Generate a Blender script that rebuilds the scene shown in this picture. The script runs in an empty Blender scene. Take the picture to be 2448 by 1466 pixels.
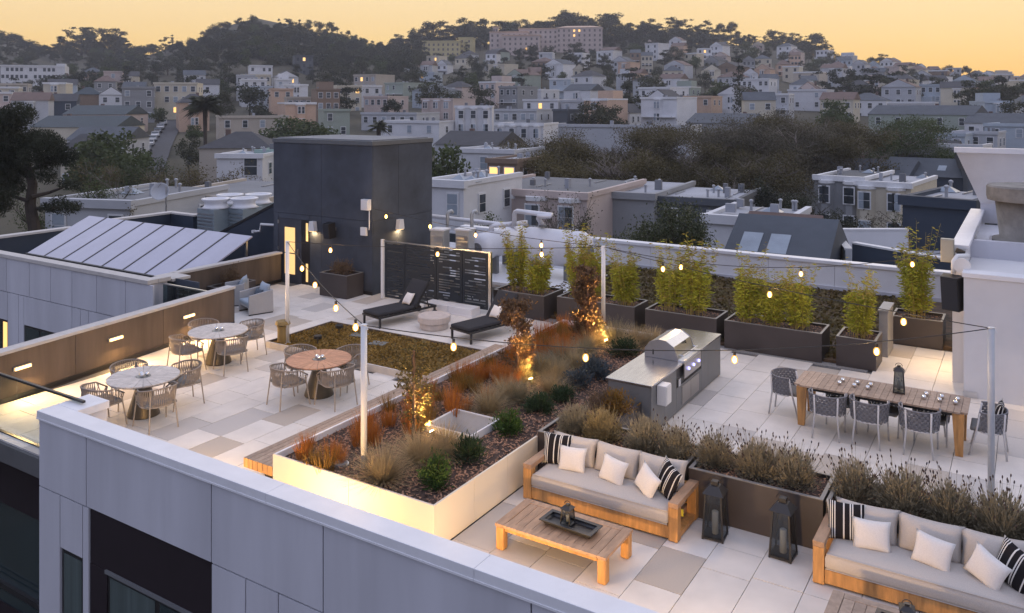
import bpy, bmesh, math, random
import numpy as np
from mathutils import Vector, Matrix

random.seed(7)
RNG = np.random.default_rng(11)
sc = bpy.context.scene
COL = sc.collection
rad = math.radians

# ------------------------------------------------------------------ camera
CAM_H, CAM_YAW, FPX, U0, V0 = 6.05, rad(32.0), 1980.0, 1224.0, 246.0
cam = bpy.data.cameras.new('camera')
camo = bpy.data.objects.new('camera', cam)
COL.objects.link(camo)
sc.camera = camo
cam.sensor_width = 36.0
cam.lens = FPX / 2448.0 * 36.0
cam.shift_y = -(733.0 - V0) / 2448.0
cam.clip_start, cam.clip_end = 0.1, 6000.0
camo.location = (0, 0, CAM_H)
camo.rotation_euler = (rad(90), 0, CAM_YAW)
sc.render.resolution_x, sc.render.resolution_y = 1024, 613

# ------------------------------------------------------------------ dusk sky
SUN_AZ = rad(-2.0)      # sunset direction, clockwise from +Y: towards the right edge of the view
world = bpy.data.worlds.new('World')
sc.world = world
world.use_nodes = True
nt = world.node_tree
nt.nodes.clear()
out = nt.nodes.new('ShaderNodeOutputWorld')
bg = nt.nodes.new('ShaderNodeBackground')
sky = nt.nodes.new('ShaderNodeTexSky')
sky.sky_type = 'NISHITA'
sky.sun_disc = False
sky.sun_elevation = rad(3.0)
sky.sun_rotation = SUN_AZ
sky.dust_density = 2.0
sky.ozone_density = 3.0
tc = nt.nodes.new('ShaderNodeTexCoord')
sep = nt.nodes.new('ShaderNodeSeparateXYZ')
nt.links.new(tc.outputs['Generated'], sep.inputs[0])
def ramp(stops):
    r = nt.nodes.new('ShaderNodeValToRGB')
    e = r.color_ramp.elements
    while len(e) > 1: e.remove(e[0])
    e[0].position, e[0].color = stops[0][0], (*stops[0][1], 1)
    for p, c in stops[1:]:
        n = e.new(p); n.color = (*c, 1)
    nt.links.new(sep.outputs['Z'], r.inputs[0])
    return r
warm = ramp([(0.0, (.655, .345, .072)), (.035, (.685, .415, .122)), (.075, (.705, .485, .20)), (.125, (.71, .53, .285)),
             (.24, (.78, .70, .58)), (.45, (.63, .63, .72)), (1.0, (.53, .57, .78))])
cool = ramp([(0.0, (.25, .25, .33)), (.10, (.29, .29, .40)), (.25, (.34, .36, .52)), (.5, (.46, .51, .72)), (1.0, (.53, .57, .78))])
dot = nt.nodes.new('ShaderNodeVectorMath'); dot.operation = 'DOT_PRODUCT'
dot.inputs[1].default_value = (math.sin(SUN_AZ), math.cos(SUN_AZ), 0)
nt.links.new(tc.outputs['Generated'], dot.inputs[0])
mr = nt.nodes.new('ShaderNodeMapRange'); mr.interpolation_type = 'SMOOTHSTEP'
mr.inputs['From Min'].default_value, mr.inputs['From Max'].default_value = -0.65, 0.45
nt.links.new(dot.outputs['Value'], mr.inputs['Value'])
mx = nt.nodes.new('ShaderNodeMix'); mx.data_type = 'RGBA'
nt.links.new(mr.outputs[0], mx.inputs[0])
nt.links.new(cool.outputs[0], mx.inputs[6]); nt.links.new(warm.outputs[0], mx.inputs[7])
# the physical sky adds its own slow change with azimuth on top of the twilight gradient
sks = nt.nodes.new('ShaderNodeVectorMath'); sks.operation = 'SCALE'; sks.inputs['Scale'].default_value = 0.004
nt.links.new(sky.outputs[0], sks.inputs[0])
ad = nt.nodes.new('ShaderNodeVectorMath'); ad.operation = 'ADD'
nt.links.new(mx.outputs[2], ad.inputs[0]); nt.links.new(sks.outputs[0], ad.inputs[1])
nt.links.new(ad.outputs[0], bg.inputs[0])
bg.inputs[1].default_value = 0.92
nt.links.new(bg.outputs[0], out.inputs[0])

# ------------------------------------------------------------------ the last of the sun: very weak, very soft
sl = bpy.data.lights.new('sun', 'SUN')
sl.energy, sl.angle, sl.color = 0.12, rad(25), (1.0, .78, .55)
so = bpy.data.objects.new('sun', sl); COL.objects.link(so)
so.rotation_euler = (rad(90 - 14), 0, math.pi - SUN_AZ)
so.location = (0, 60, 60)

vs = sc.view_settings
vs.view_transform, vs.look, vs.exposure, vs.gamma = 'Standard', 'None', 0.74, 1.0
vs.use_curve_mapping = False
sc.cycles.max_bounces = 6
sc.cycles.diffuse_bounces = 3
sc.cycles.glossy_bounces = 3
sc.cycles.transmission_bounces = 6
sc.cycles.volume_bounces = 0
sc.cycles.transparent_max_bounces = 12
sc.cycles.sample_clamp_indirect = 4.0
sc.cycles.caustics_reflective = sc.cycles.caustics_refractive = False
sc.cycles.use_denoising = True
sc.cycles.use_light_tree = True

# ------------------------------------------------------------------ geometry of the view -> place in the world
FX, FY = -math.sin(CAM_YAW), math.cos(CAM_YAW)
RX, RY = math.cos(CAM_YAW), math.sin(CAM_YAW)
def at(u, d, z=0.0):
    k = (u - U0) / FPX
    return Vector((d * (FX + RX * k), d * (FY + RY * k), z))
def zat(v, d): return CAM_H - d * (v - V0) / FPX
def floor_pt(u, v, z=0.0):
    d = (CAM_H - z) * FPX / (v - V0)
    return at(u, d, z)

# ------------------------------------------------------------------ materials
MATS = {}
def mat(name, col, rough=.6, metal=0.0, var=.08, scale=3.0, bump=0.0, bscale=60.0, objvar=0.0, emit=None, estr=0.0,
        var2=None, spec=.5, stretch=None, trans=0.0, sheen=0.0):
    if name in MATS: return MATS[name]
    m = bpy.data.materials.new(name); m.use_nodes = True
    t = m.node_tree; n = t.nodes; L = t.links
    b = n['Principled BSDF']
    b.inputs['Roughness'].default_value = rough
    b.inputs['Metallic'].default_value = metal
    b.inputs['Specular IOR Level'].default_value = spec
    if sheen: b.inputs['Sheen Weight'].default_value = sheen
    if trans:
        b.inputs['Subsurface Weight'].default_value = 0
    c1 = tuple(max(0, x * (1 - var)) for x in col); c2 = tuple(min(1, x * (1 + var)) for x in (var2 or col))
    geo = n.new('ShaderNodeNewGeometry')
    src = geo.outputs['Position']
    if stretch:
        mp = n.new('ShaderNodeMapping'); mp.inputs['Scale'].default_value = stretch
        L.new(src, mp.inputs[0]); src = mp.outputs[0]
    nz = n.new('ShaderNodeTexNoise'); nz.inputs['Scale'].default_value = scale; nz.inputs['Detail'].default_value = 4.0
    nz.inputs['Roughness'].default_value = .62
    L.new(src, nz.inputs['Vector'])
    mrn = n.new('ShaderNodeMapRange'); mrn.inputs[1].default_value = .3; mrn.inputs[2].default_value = .7
    L.new(nz.outputs[0], mrn.inputs[0])
    mi = n.new('ShaderNodeMix'); mi.data_type = 'RGBA'
    mi.inputs[6].default_value = (*c1, 1); mi.inputs[7].default_value = (*c2, 1)
    L.new(mrn.outputs[0], mi.inputs[0])
    colout = mi.outputs[2]
    if objvar:
        oi = n.new('ShaderNodeObjectInfo'); mo = n.new('ShaderNodeMapRange')
        mo.inputs[3].default_value = 1 - objvar; mo.inputs[4].default_value = 1 + objvar
        L.new(oi.outputs['Random'], mo.inputs[0])
        sc_ = n.new('ShaderNodeVectorMath'); sc_.operation = 'SCALE'
        L.new(colout, sc_.inputs[0]); L.new(mo.outputs[0], sc_.inputs['Scale'])
        colout = sc_.outputs[0]
    L.new(colout, b.inputs['Base Color'])
    if bump:
        nb = n.new('ShaderNodeTexNoise'); nb.inputs['Scale'].default_value = bscale; nb.inputs['Detail'].default_value = 3
        L.new(src, nb.inputs['Vector'])
        bp = n.new('ShaderNodeBump'); bp.inputs['Strength'].default_value = bump; bp.inputs['Distance'].default_value = .01
        L.new(nb.outputs[0], bp.inputs['Height']); L.new(bp.outputs[0], b.inputs['Normal'])
    if emit:
        b.inputs['Emission Color'].default_value = (*emit, 1)
        b.inputs['Emission Strength'].default_value = estr
    MATS[name] = m
    return m
def leafmat(name, c1, c2, scale=2.0, rough=.6, transl=.25):
    if name in MATS: return MATS[name]
    m = mat(name, c1, rough, var=.12, var2=c2, scale=scale, spec=.25, objvar=.12)
    t = m.node_tree; n = t.nodes; L = t.links
    b = n['Principled BSDF']; o = n['Material Output']
    tr = n.new('ShaderNodeBsdfTranslucent'); ms = n.new('ShaderNodeMixShader'); ms.inputs[0].default_value = transl
    L.new(b.inputs['Base Color'].links[0].from_socket, tr.inputs[0])
    L.new(b.outputs[0], ms.inputs[1]); L.new(tr.outputs[0], ms.inputs[2]); L.new(ms.outputs[0], o.inputs[0])
    return m
def glassmat(name, tint=(.8, .88, .9), alpha=.25, rough=.05):
    """thin glazing: part clear, part mirror"""
    if name in MATS: return MATS[name]
    m = bpy.data.materials.new(name); m.use_nodes = True
    t = m.node_tree; n = t.nodes; L = t.links
    n.remove(n['Principled BSDF']); o = n['Material Output']
    tr = n.new('ShaderNodeBsdfTransparent'); tr.inputs[0].default_value = (*tint, 1)
    g = n.new('ShaderNodeBsdfGlossy'); g.inputs['Roughness'].default_value = rough; g.inputs[0].default_value = (.9, .95, 1, 1)
    fr = n.new('ShaderNodeLayerWeight'); fr.inputs[0].default_value = .5
    pw = n.new('ShaderNodeMath'); pw.operation = 'POWER'; pw.inputs[1].default_value = 4.0
    L.new(fr.outputs['Facing'], pw.inputs[0])
    ma = n.new('ShaderNodeMath'); ma.operation = 'MULTIPLY_ADD'; ma.use_clamp = True; ma.inputs[1].default_value = .55; ma.inputs[2].default_value = alpha
    L.new(pw.outputs[0], ma.inputs[0])
    ms = n.new('ShaderNodeMixShader'); L.new(ma.outputs[0], ms.inputs[0])
    L.new(tr.outputs[0], ms.inputs[1]); L.new(g.outputs[0], ms.inputs[2]); L.new(ms.outputs[0], o.inputs[0])
    MATS[name] = m
    return m
def stripemat(name, scale, dark, light, thresholds):
    """woven stripes across local X"""
    m = bpy.data.materials.new(name); m.use_nodes = True
    t = m.node_tree; n = t.nodes; L = t.links; b = n['Principled BSDF']
    b.inputs['Roughness'].default_value = .9; b.inputs['Specular IOR Level'].default_value = .1
    tcn = n.new('ShaderNodeTexCoord'); sp = n.new('ShaderNodeSeparateXYZ'); L.new(tcn.outputs['Object'], sp.inputs[0])
    mr_ = n.new('ShaderNodeMapRange'); mr_.inputs[1].default_value = -scale; mr_.inputs[2].default_value = scale
    L.new(sp.outputs['X'], mr_.inputs[0])
    r = n.new('ShaderNodeValToRGB'); r.color_ramp.interpolation = 'CONSTANT'
    e = r.color_ramp.elements
    while len(e) > 1: e.remove(e[0])
    e[0].position = 0; e[0].color = (*light, 1); k = 0
    for p in thresholds:
        k ^= 1; q = e.new(p); q.color = (*(dark if k else light), 1)
    L.new(mr_.outputs[0], r.inputs[0]); L.new(r.outputs[0], b.inputs['Base Color'])
    MATS[name] = m
    return m

# ------------------------------------------------------------------ mesh builder
class MB:
    def __init__(s): s.v = []; s.f = []
    def add(s, vs, fs, M=None):
        k = len(s.v)
        s.v += [tuple(M @ Vector(p)) if M else tuple(p) for p in vs]
        s.f += [tuple(i + k for i in f) for f in fs]
        return s
    def box(s, x0, y0, z0, x1, y1, z1, M=None):
        v = [(x, y, z) for z in (z0, z1) for y in (y0, y1) for x in (x0, x1)]
        return s.add(v, [(0, 2, 3, 1), (4, 5, 7, 6), (0, 1, 5, 4), (2, 6, 7, 3), (0, 4, 6, 2), (1, 3, 7, 5)], M)
    def cb(s, c, d, rz=0.0, rx=0.0):
        M = Matrix.Translation(c) @ Matrix.Rotation(rz, 4, 'Z') @ Matrix.Rotation(rx, 4, 'X')
        return s.box(-d[0]/2, -d[1]/2, -d[2]/2, d[0]/2, d[1]/2, d[2]/2, M)
    def bar(s, a, b, w, h=None, up=(0, 0, 1)):
        """square bar from a to b"""
        h = h or w; a, b = Vector(a), Vector(b); z = (b - a).normalized()
        u = Vector(up)
        if abs(z.dot(u)) > .98: u = Vector((1, 0, 0))
        x = u.cross(z).normalized(); y = z.cross(x)
        v = [p + x * i * w / 2 + y * j * h / 2 for p in (a, b) for i, j in ((-1, -1), (1, -1), (1, 1), (-1, 1))]
        return s.add(v, [(0, 3, 2, 1), (4, 5, 6, 7), (0, 1, 5, 4), (1, 2, 6, 5), (2, 3, 7, 6), (3, 0, 4, 7)])
    def tube(s, pts, r, n=6, cap=True):
        pts = [Vector(p) for p in pts]
        rr = r if isinstance(r, (list, tuple)) else [r] * len(pts)
        rings = []; ux = None
        for i, p in enumerate(pts):
            d = (pts[min(i + 1, len(pts) - 1)] - pts[max(i - 1, 0)])
            if d.length < 1e-9: d = Vector((0, 0, 1))
            d.normalize()
            if ux is None: ux = d.orthogonal().normalized()
            else:
                ux = ux - d * ux.dot(d)
                ux = ux.normalized() if ux.length > 1e-6 else d.orthogonal().normalized()
            uy = d.cross(ux)
            rings.append([p + (ux * math.cos(a) + uy * math.sin(a)) * rr[i] for a in [2 * math.pi * k / n for k in range(n)]])
        v = [q for g in rings for q in g]; f = []
        for i in range(len(rings) - 1):
            for k in range(n):
                a, b = i * n + k, i * n + (k + 1) % n
                f.append((a, b, b + n, a + n))
        if cap:
            f.append(tuple(range(n - 1, -1, -1))); f.append(tuple(range((len(rings) - 1) * n, len(rings) * n)))
        return s.add(v, f)
    def lathe(s, prof, n=20, c=(0, 0, 0), M=None):
        v = []; f = []
        for r, z in prof:
            v += [(c[0] + r * math.cos(2*math.pi*k/n), c[1] + r * math.sin(2*math.pi*k/n), c[2] + z) for k in range(n)]
        for i in range(len(prof) - 1):
            for k in range(n):
                a, b = i*n + k, i*n + (k+1) % n
                f.append((a, b, b+n, a+n))
        f.append(tuple(range(n-1, -1, -1))); f.append(tuple(range((len(prof)-1)*n, len(prof)*n)))
        return s.add(v, f, M)
    def prism(s, poly, ext, M=None):
        """poly: 3-D points of one face, ext: extrusion vector"""
        n = len(poly); e = Vector(ext)
        v = [Vector(p) for p in poly] + [Vector(p) + e for p in poly]
        f = [tuple(range(n-1, -1, -1)), tuple(range(n, 2*n))] + [(i, (i+1) % n, n + (i+1) % n, n + i) for i in range(n)]
        return s.add(v, f, M)
    def mesh(s, name, m, smooth=False):
        me = bpy.data.meshes.new(name); me.from_pydata(s.v, [], s.f)
        if m: me.materials.append(m)
        if smooth: me.polygons.foreach_set('use_smooth', [True] * len(me.polygons))
        me.update()
        return me
    def build(s, name, m, parent=None, smooth=False, bevel=0.0, loc=None, rot=None):
        return link(name, s.mesh(name, m, smooth), parent, bevel, loc, rot)
def link(name, me, parent=None, bevel=0.0, loc=None, rot=None):
    o = bpy.data.objects.new(name, me); COL.objects.link(o)
    if parent is not None: o.parent = parent
    if loc is not None: o.location = loc
    if rot is not None: o.rotation_euler = rot
    if bevel:
        b = o.modifiers.new('bevel', 'BEVEL'); b.width = bevel; b.segments = 2; b.limit_method = 'ANGLE'; b.angle_limit = rad(40)
    return o
def tag(o, label, cat, group=None, kind=None):
    if label: o['label'] = label
    if cat: o['category'] = cat
    if group: o['group'] = group
    if kind: o['kind'] = kind
    return o
def thing(name, label, cat, loc=(0, 0, 0), rz=0.0, group=None):
    o = bpy.data.objects.new(name, None); COL.objects.link(o)
    o.empty_display_size = .2; o.location = loc; o.rotation_euler = (0, 0, rz)
    return tag(o, label, cat, group)
def struct(o): o['kind'] = 'structure'; return o
def stuff(o): o['kind'] = 'stuff'; return o
CH = {}
def kids(o):
    return [c for c in o.children]
def copy_tree(o, parent=None, loc=None, rz=None, label=None, scale=None, group=None):
    c = o.copy(); COL.objects.link(c); c.parent = parent
    if loc is not None: c.location = loc
    if rz is not None: c.rotation_euler = (0, 0, rz)
    if scale is not None: c.scale = scale if isinstance(scale, (tuple, list)) else (scale,) * 3
    if label: c['label'] = label
    if group: c['group'] = group
    for ch in kids(o): copy_tree(ch, c)
    return c
def box(name, m, parent, x0, y0, z0, x1, y1, z1, bevel=0.0):
    return MB().box(x0, y0, z0, x1, y1, z1).build(name, m, parent, bevel=bevel)
def npmesh(name, V, F, m, smooth=False):
    """fast mesh from numpy: V (n,3), F (k,4) or (k,3)"""
    me = bpy.data.meshes.new(name)
    V = np.asarray(V, dtype=np.float32); F = np.asarray(F, dtype=np.int32)
    k, c = F.shape
    me.vertices.add(len(V)); me.vertices.foreach_set('co', V.ravel())
    me.loops.add(k * c); me.loops.foreach_set('vertex_index', F.ravel())
    me.polygons.add(k); me.polygons.foreach_set('loop_start', np.arange(0, k*c, c, dtype=np.int32))
    me.update(calc_edges=True)
    if m: me.materials.append(m)
    return me
def unit(n, rng=None):
    a = (rng or RNG).normal(size=(n, 3)); return a / np.linalg.norm(a, axis=1, keepdims=True)
def leaves(P, size, aspect=.5, up=0.0, dirs=None, rng=None):
    """one rhombic leaf per point; returns V, F"""
    rng = rng or RNG
    n = len(P); D = unit(n, rng) if dirs is None else dirs
    if up: D = D + np.array([0, 0, up]); D /= np.linalg.norm(D, axis=1, keepdims=True)
    S = np.cross(D, unit(n, rng)); S /= np.linalg.norm(S, axis=1, keepdims=True) + 1e-9
    L = (size * rng.uniform(.6, 1.3, n))[:, None]
    V = np.stack([P - D*L*.5, P + S*L*aspect*.5, P + D*L*.5, P - S*L*aspect*.5], axis=1).reshape(-1, 3)
    return V, np.arange(4*n).reshape(-1, 4)
def blades(n, spread, h, lean, w, seg=3, rng=None, droop=.25, base=0.0, hvar=.35):
    """grass blades: curved tapered strips from the origin; returns V, F (quads)"""
    rng = rng or RNG
    a = rng.uniform(0, 2*np.pi, n); r0 = spread * np.sqrt(rng.uniform(0, 1, n))
    tilt = lean * rng.uniform(.1, 1.0, n); H = h * rng.uniform(1 - hvar, 1 + hvar*.4, n)
    dirv = np.stack([np.cos(a), np.sin(a)], 1)
    side = np.stack([-np.sin(a), np.cos(a)], 1)
    sw = rng.uniform(-.7, .7, n)[:, None]
    side3 = np.concatenate([side*np.cos(sw) + dirv*np.sin(sw), np.zeros((n, 1))], 1)
    V = []
    for i in range(seg + 1):
        t = i / seg
        out_ = r0 + H * np.sin(tilt) * t * (1 + droop * t)
        zz = H * np.cos(tilt) * t * (1 - droop * tilt * t) + base
        c = np.concatenate([dirv * out_[:, None], zz[:, None]], 1)
        ww = w * (1 - .85 * t)
        V += [c - side3 * ww / 2, c + side3 * ww / 2]
    V = np.stack(V, 1).reshape(-1, 3); m = 2 * (seg + 1)
    F = np.concatenate([np.stack([np.arange(n)*m + 2*i, np.arange(n)*m + 2*i + 1, np.arange(n)*m + 2*i + 3, np.arange(n)*m + 2*i + 2], 1) for i in range(seg)])
    return V, F
def merge(*VF):
    Vs, Fs, k = [], [], 0
    for V, F in VF:
        Vs.append(V); Fs.append(F + k); k += len(V)
    return np.concatenate(Vs), np.concatenate(Fs)
def lamp(name, kind, parent, loc, energy, color=(1, .66, .3), rot=(0, 0, 0), size=.1, size_y=None, spot=None, blend=.6):
    l = bpy.data.lights.new(name, kind); l.energy = energy; l.color = color
    if kind == 'AREA':
        l.shape = 'RECTANGLE' if size_y else 'SQUARE'; l.size = size
        if size_y: l.size_y = size_y
    else: l.shadow_soft_size = size
    if kind == 'SPOT': l.spot_size = spot; l.spot_blend = blend
    o = bpy.data.objects.new(name, l); COL.objects.link(o); o.parent = parent; o.location = loc; o.rotation_euler = rot
    return o

# ------------------------------------------------------------------ palette
M_PAV = mat('paver_pale', (.62, .59, .55), .75, var=.09, scale=1.6, bump=.08, bscale=180, objvar=.05)
M_PAV2 = mat('paver_tan', (.43, .385, .335), .8, var=.10, scale=60, bump=.1, bscale=200, objvar=.07)
M_PAV3 = mat('paver_grey', (.46, .44, .42), .8, var=.10, scale=60, bump=.1, bscale=200, objvar=.07)
M_JOINT = mat('joint_dark', (.10, .10, .10), .9)
M_WHITE = mat('white_metal_panel', (.51, .51, .55), .5, var=.12, scale=1.1, stretch=(1, 1, .15), objvar=.025)
M_COPE = mat('white_coping', (.70, .70, .72), .4, var=.05, scale=2.0)
M_SEAM = mat('panel_seam', (.06, .06, .07), .8)
M_DARK = mat('black_panel', (.020, .014, .017), .75, var=.1, spec=.2)
M_BLACK = mat('black_metal', (.014, .014, .016), .4, var=.1)
M_GLASSD = mat('dark_window_glass', (.02, .035, .04), .06, var=.2, scale=.6, spec=.8)
M_BROWN = mat('brown_stained_wall', (.095, .070, .053), .65, var=.38, scale=2.0, stretch=(1, 1, .12), bump=.15, bscale=50)
M_CONC = mat('stone_coping', (.50, .47, .44), .7, var=.08, scale=4)
M_STUC = mat('dark_stucco', (.044, .053, .071), .7, var=.42, scale=.7, bump=.2, bscale=120)
M_NAVY = mat('navy_siding', (.022, .034, .055), .5, var=.15, scale=1.0)
M_PLANT = mat('bronze_planter', (.052, .043, .042), .45, var=.12, scale=1.5, metal=.1)
M_CREAM = mat('cream_planter', (.66, .60, .50), .5, var=.03, scale=1)
M_SOIL = mat('bark_soil', (.05, .032, .026), .95, var=.4, scale=25, bump=.8, bscale=40)
M_TEAK = mat('teak', (.37, .225, .135), .5, var=.25, scale=3.0, stretch=(6, 1.2, 6), bump=.1, bscale=40, objvar=.06)
M_TEAKW = mat('weathered_teak', (.33, .245, .185), .7, var=.22, scale=4.0, stretch=(3, 3, 3), bump=.2, bscale=60, objvar=.14)
M_GOLD = mat('golden_teak', (.44, .225, .075), .5, var=.32, scale=3.0, stretch=(5, 5, .8), objvar=.05)
M_FAB = mat('oatmeal_fabric', (.50, .455, .41), .95, var=.12, scale=140, bump=.3, bscale=400, spec=.1)
M_LINEN = mat('white_linen', (.68, .65, .62), .95, var=.05, scale=60, bump=.2, bscale=300, spec=.1)
M_CHAR = mat('charcoal_fabric', (.035, .037, .043), .9, var=.15, scale=90, spec=.15, bump=.2, bscale=300)
M_STEEL = mat('brushed_steel', (.62, .63, .65), .28, metal=1.0, var=.08, scale=3, stretch=(1, 8, 8))
M_GREY = mat('grey_powder_coat', (.14, .145, .15), .45, var=.06)
M_POST = mat('white_post', (.66, .66, .66), .4, var=.03)
M_WARM = mat('warm_lamp_glow', (1, .8, .5), .5, emit=(1, .60, .22), estr=2.2)
M_BULB = mat('filament_bulb_glow', (1, .8, .5), .5, emit=(1, .62, .22), estr=30)
M_LITWIN = mat('lit_window', (.6, .4, .15), .3, emit=(1, .58, .18), estr=.85, var=.2, scale=1.5)
# ================================================================== the terrace and its buildings
def ux(u, y):            # x where the sight line through column u meets the plane y
    k = (u - U0) / FPX
    return y * (FX + RX * k) / (FY + RY * k)
def vz(u, v, y):
    k = (u - U0) / FPX
    return CAM_H - y / (FY + RY * k) * (v - V0) / FPX
def wallx(y): return -17.78 - .14 * (y - 10.6)          # inner face of the brown side wall

# ---- deck slab and pavers
deck = struct(MB().box(-18.9, 7.7, -.35, 6, 20.9, -.03).box(-21.6, 15.2, -.35, -18.9, 19.75, -.03).box(-3.0, 20.9, -.35, -1.2, 23.0, -.03).build('roof_deck', M_JOINT))
PW = .63
cells = []
cols = [(-4.26 + PW * i) for i in range(-28, 9)]
for ci, x0 in enumerate(cols):
    rr = random.Random(ci * 31 + 5)
    y = 7.74 - rr.choice([0, .21, .42, .63])
    while y < 23:
        L = rr.choice([.63, .63, .945, .945, 1.26])
        a, b = max(y, 7.76), y + L
        y += L
        xc, yc = x0 + PW/2, (a + b)/2
        if b - a < .12: continue
        if yc > 20.15 and not (-3.0 < xc < -1.25 and yc < 22.7): continue
        if xc < wallx(yc) + .12 and yc < 15.3: continue
        if xc < -21.3 or (xc < -18.6 and yc < 15.3) or yc > 19.75 and xc < -17.3: continue
        if -9.95 < xc < -6.75 and 8.9 < yc < 18.3: continue
        if -16.0 < xc < -10.8 and 14.2 < yc < 16.4: continue
        if -6.8 < xc < -6.15 and 13 < yc < 18.1: continue
        if xc > 2.2: continue
        m = rr.random()
        kind = 0 if m < .80 else (1 if m < .93 else 2)
        b = min(b, 20.12 if not (-3.0 < xc < -1.25) else 22.7)
        cells.append((xc, a, b, kind))
cells.sort(key=lambda c: (c[0]**2 + ((c[1] + c[2])/2)**2))
def in_view(x, y):
    d = x*FX + y*FY
    if d < 3: return False
    u = U0 + FPX*(x*RX + y*RY)/d; v = V0 + FPX*CAM_H/d
    return -40 < u < 2490 and v < 1500
PM = [M_PAV, M_PAV2, M_PAV3]
pcache = {}
n_single = 0
rest = [MB(), MB(), MB()]
for xc, a, b, k in cells:
    L = round(b - a, 3)
    if n_single < 300 and in_view(xc, (a+b)/2):
        key = (L, k)
        if key not in pcache:
            pcache[key] = MB().box(-PW/2 + .0045, -L/2 + .0045, -.03, PW/2 - .0045, L/2 - .0045, 0).mesh('paver', PM[k])
        link('paver', pcache[key], deck, loc=(xc, (a+b)/2, random.uniform(-.0015, .0015)))
        n_single += 1
    else:
        rest[k].box(xc - PW/2 + .0045, a + .0045, -.03, xc + PW/2 - .0045, b - .0045, 0)
for k in range(3):
    if rest[k].v: stuff(rest[k].build('paver_field', PM[k], deck))

# ---- building under the terrace: facade towards the viewer
bld = thing('apartment_building', 'building clad in pale grey metal panels below the terrace, with a dark recessed bay', 'building', (0, 7.42, -8))
def part(name, m, x0, y0, z0, x1, y1, z1, parent=None, bevel=0.0, base=None):
    p = parent or bld; l = base or Vector((0, 7.42, -8))
    return MB().box(x0 - l.x, y0 - l.y, z0 - l.z, x1 - l.x, y1 - l.y, z1 - l.z).build(name, m, p, bevel=bevel)
part('wall_core', M_SEAM, -13.78, 7.47, -8, 6, 7.66, .86)
part('inner_face', M_COPE, -13.25, 7.66, -.2, 6, 7.71, .86)
G = .011
def fp(x0, x1, z0, z1, m=M_WHITE): part('facade_panel', m, x0 + G, 7.42, z0 + G, x1 - G, 7.475, z1 - G)
J = [-13.8, -12.45, -9.48, -7.38, -4.4, -1.4, 1.6, 5.9]
for a, b in zip(J, J[1:]): fp(a, b, -.24, .865)
fp(-13.8, -13.18, -8, -.24); fp(-13.18, -12.55, -1.08, -.24); fp(-12.55, -12.38, -8, -.24)
for a, b in zip([-9.48, -8.79, -8.17, -5.9, -3.0, 0], [-8.79, -8.17, -5.9, -3.0, 0, 5.9]): fp(a, b, -3.2, -.24); fp(a, b, -8, -3.2)
part('dark_panel', M_DARK, -12.38 + G, 7.44, -1.08, -9.48 - G, 7.475, -.25)
part('dark_panel', M_DARK, -12.38 + G, 7.435, -8, -11.93, 7.475, -1.09)
M_CURT = mat('curtained_glass', (.075, .10, .10), .08, var=.3, scale=6, stretch=(1, 1, .02), spec=.7)
def window(x0, x1, z0, z1, n, y=7.45):
    w = part('window', M_BLACK, x0, y, z0, x1, y + .035, z1)
    for i in range(n):
        a = x0 + (x1 - x0) * i / n + .06; b = x0 + (x1 - x0) * (i + 1) / n - .05
        o = MB().box(a, y - .006 - 7.42, z0 + 8 + .05, b, y - .003 - 7.42, z1 + 8 - .06).build('pane', M_CURT if i == 0 else M_GLASSD, w)
    return w
window(-13.17, -12.56, -3.6, -1.09, 1); window(-11.92, -9.5, -3.0, -1.12, 2)
part('window_head', M_GREY, -11.95, 7.41, -1.12, -9.48, 7.46, -1.07)
CJ = [-13.83, -8.38, -5.11, -1.83, 1.45, 6]
for a, b in zip(CJ, CJ[1:]):
    part('coping', M_COPE, a + .002, 7.395, .87, b - .002, 7.735, 1.0, bevel=.006)
    part('coping_lip', M_COPE, a + .002, 7.388, .86, b - .002, 7.396, .885)
# return of the parapet beside the glass railing
part('return_wall', M_WHITE, -13.78, 7.736, -.3, -13.27, 8.27, .87)
part('coping', M_COPE, -13.83, 7.737, .872, -13.24, 8.3, 1.001, bevel=.006)
# recess at the left corner
part('floor_edge', M_BLACK, -22, 7.93, -.26, -13.85, 8.05, -.04)
part('ledge', M_COPE, -22, 7.98, -.46, -13.85, 8.2, -.30)
part('dark_wall', M_DARK, -22, 8.0, -1.35, -13.82, 8.1, -.5)
part('dark_sill', M_GREY, -22, 7.95, -.56, -13.83, 8.08, -.50)
part('dark_post', M_BLACK, -14.05, 7.9, -8, -13.83, 8.1, -1.35)
part('window', M_GLASSD, -22, 8.12, -3.3, -14.05, 8.15, -1.35)
part('transom', M_BLACK, -22, 8.05, -3.0, -14.05, 8.12, -2.9)
part('dark_wall', M_DARK, -22, 8.1, -8, -14.05, 8.14, -3.3)
for i in range(5): part('balcony_rail', M_BLACK, -22, 7.5, -3.75 + i*.11, -13.95, 7.53, -3.72 + i*.11)
for x in (-15.2, -14.0): part('balcony_post', M_BLACK, x, 7.5, -8, x + .04, 7.54, -3.2)

# ---- recessed linear lights on the inner side of the front parapet
def wall_light(loc, rz, label, group, energy=9, L=.34):
    t = thing('wall_light', label, 'wall light', loc, rz, group)
    MB().box(-L/2 - .03, -.02, -.045, L/2 + .03, .012, .045).build('frame', M_GREY, t)
    MB().box(-L/2, .012, -.028, L/2, .045, .026).build('lens', M_WARM, t)
    # wide beam leaning down to the floor
    lamp('beam', 'AREA', t, (0, .075, -.03), energy, (1, .60, .24), (rad(66), 0, 0), size=L, size_y=.05)
    return t
for x in (-11.4, -8.5, -5.6, -2.7):
    wall_light((x, 7.73, .42), 0, 'slim recessed wall light glowing warm on the inside of the front parapet', 'front parapet wall lights', 38)

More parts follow.
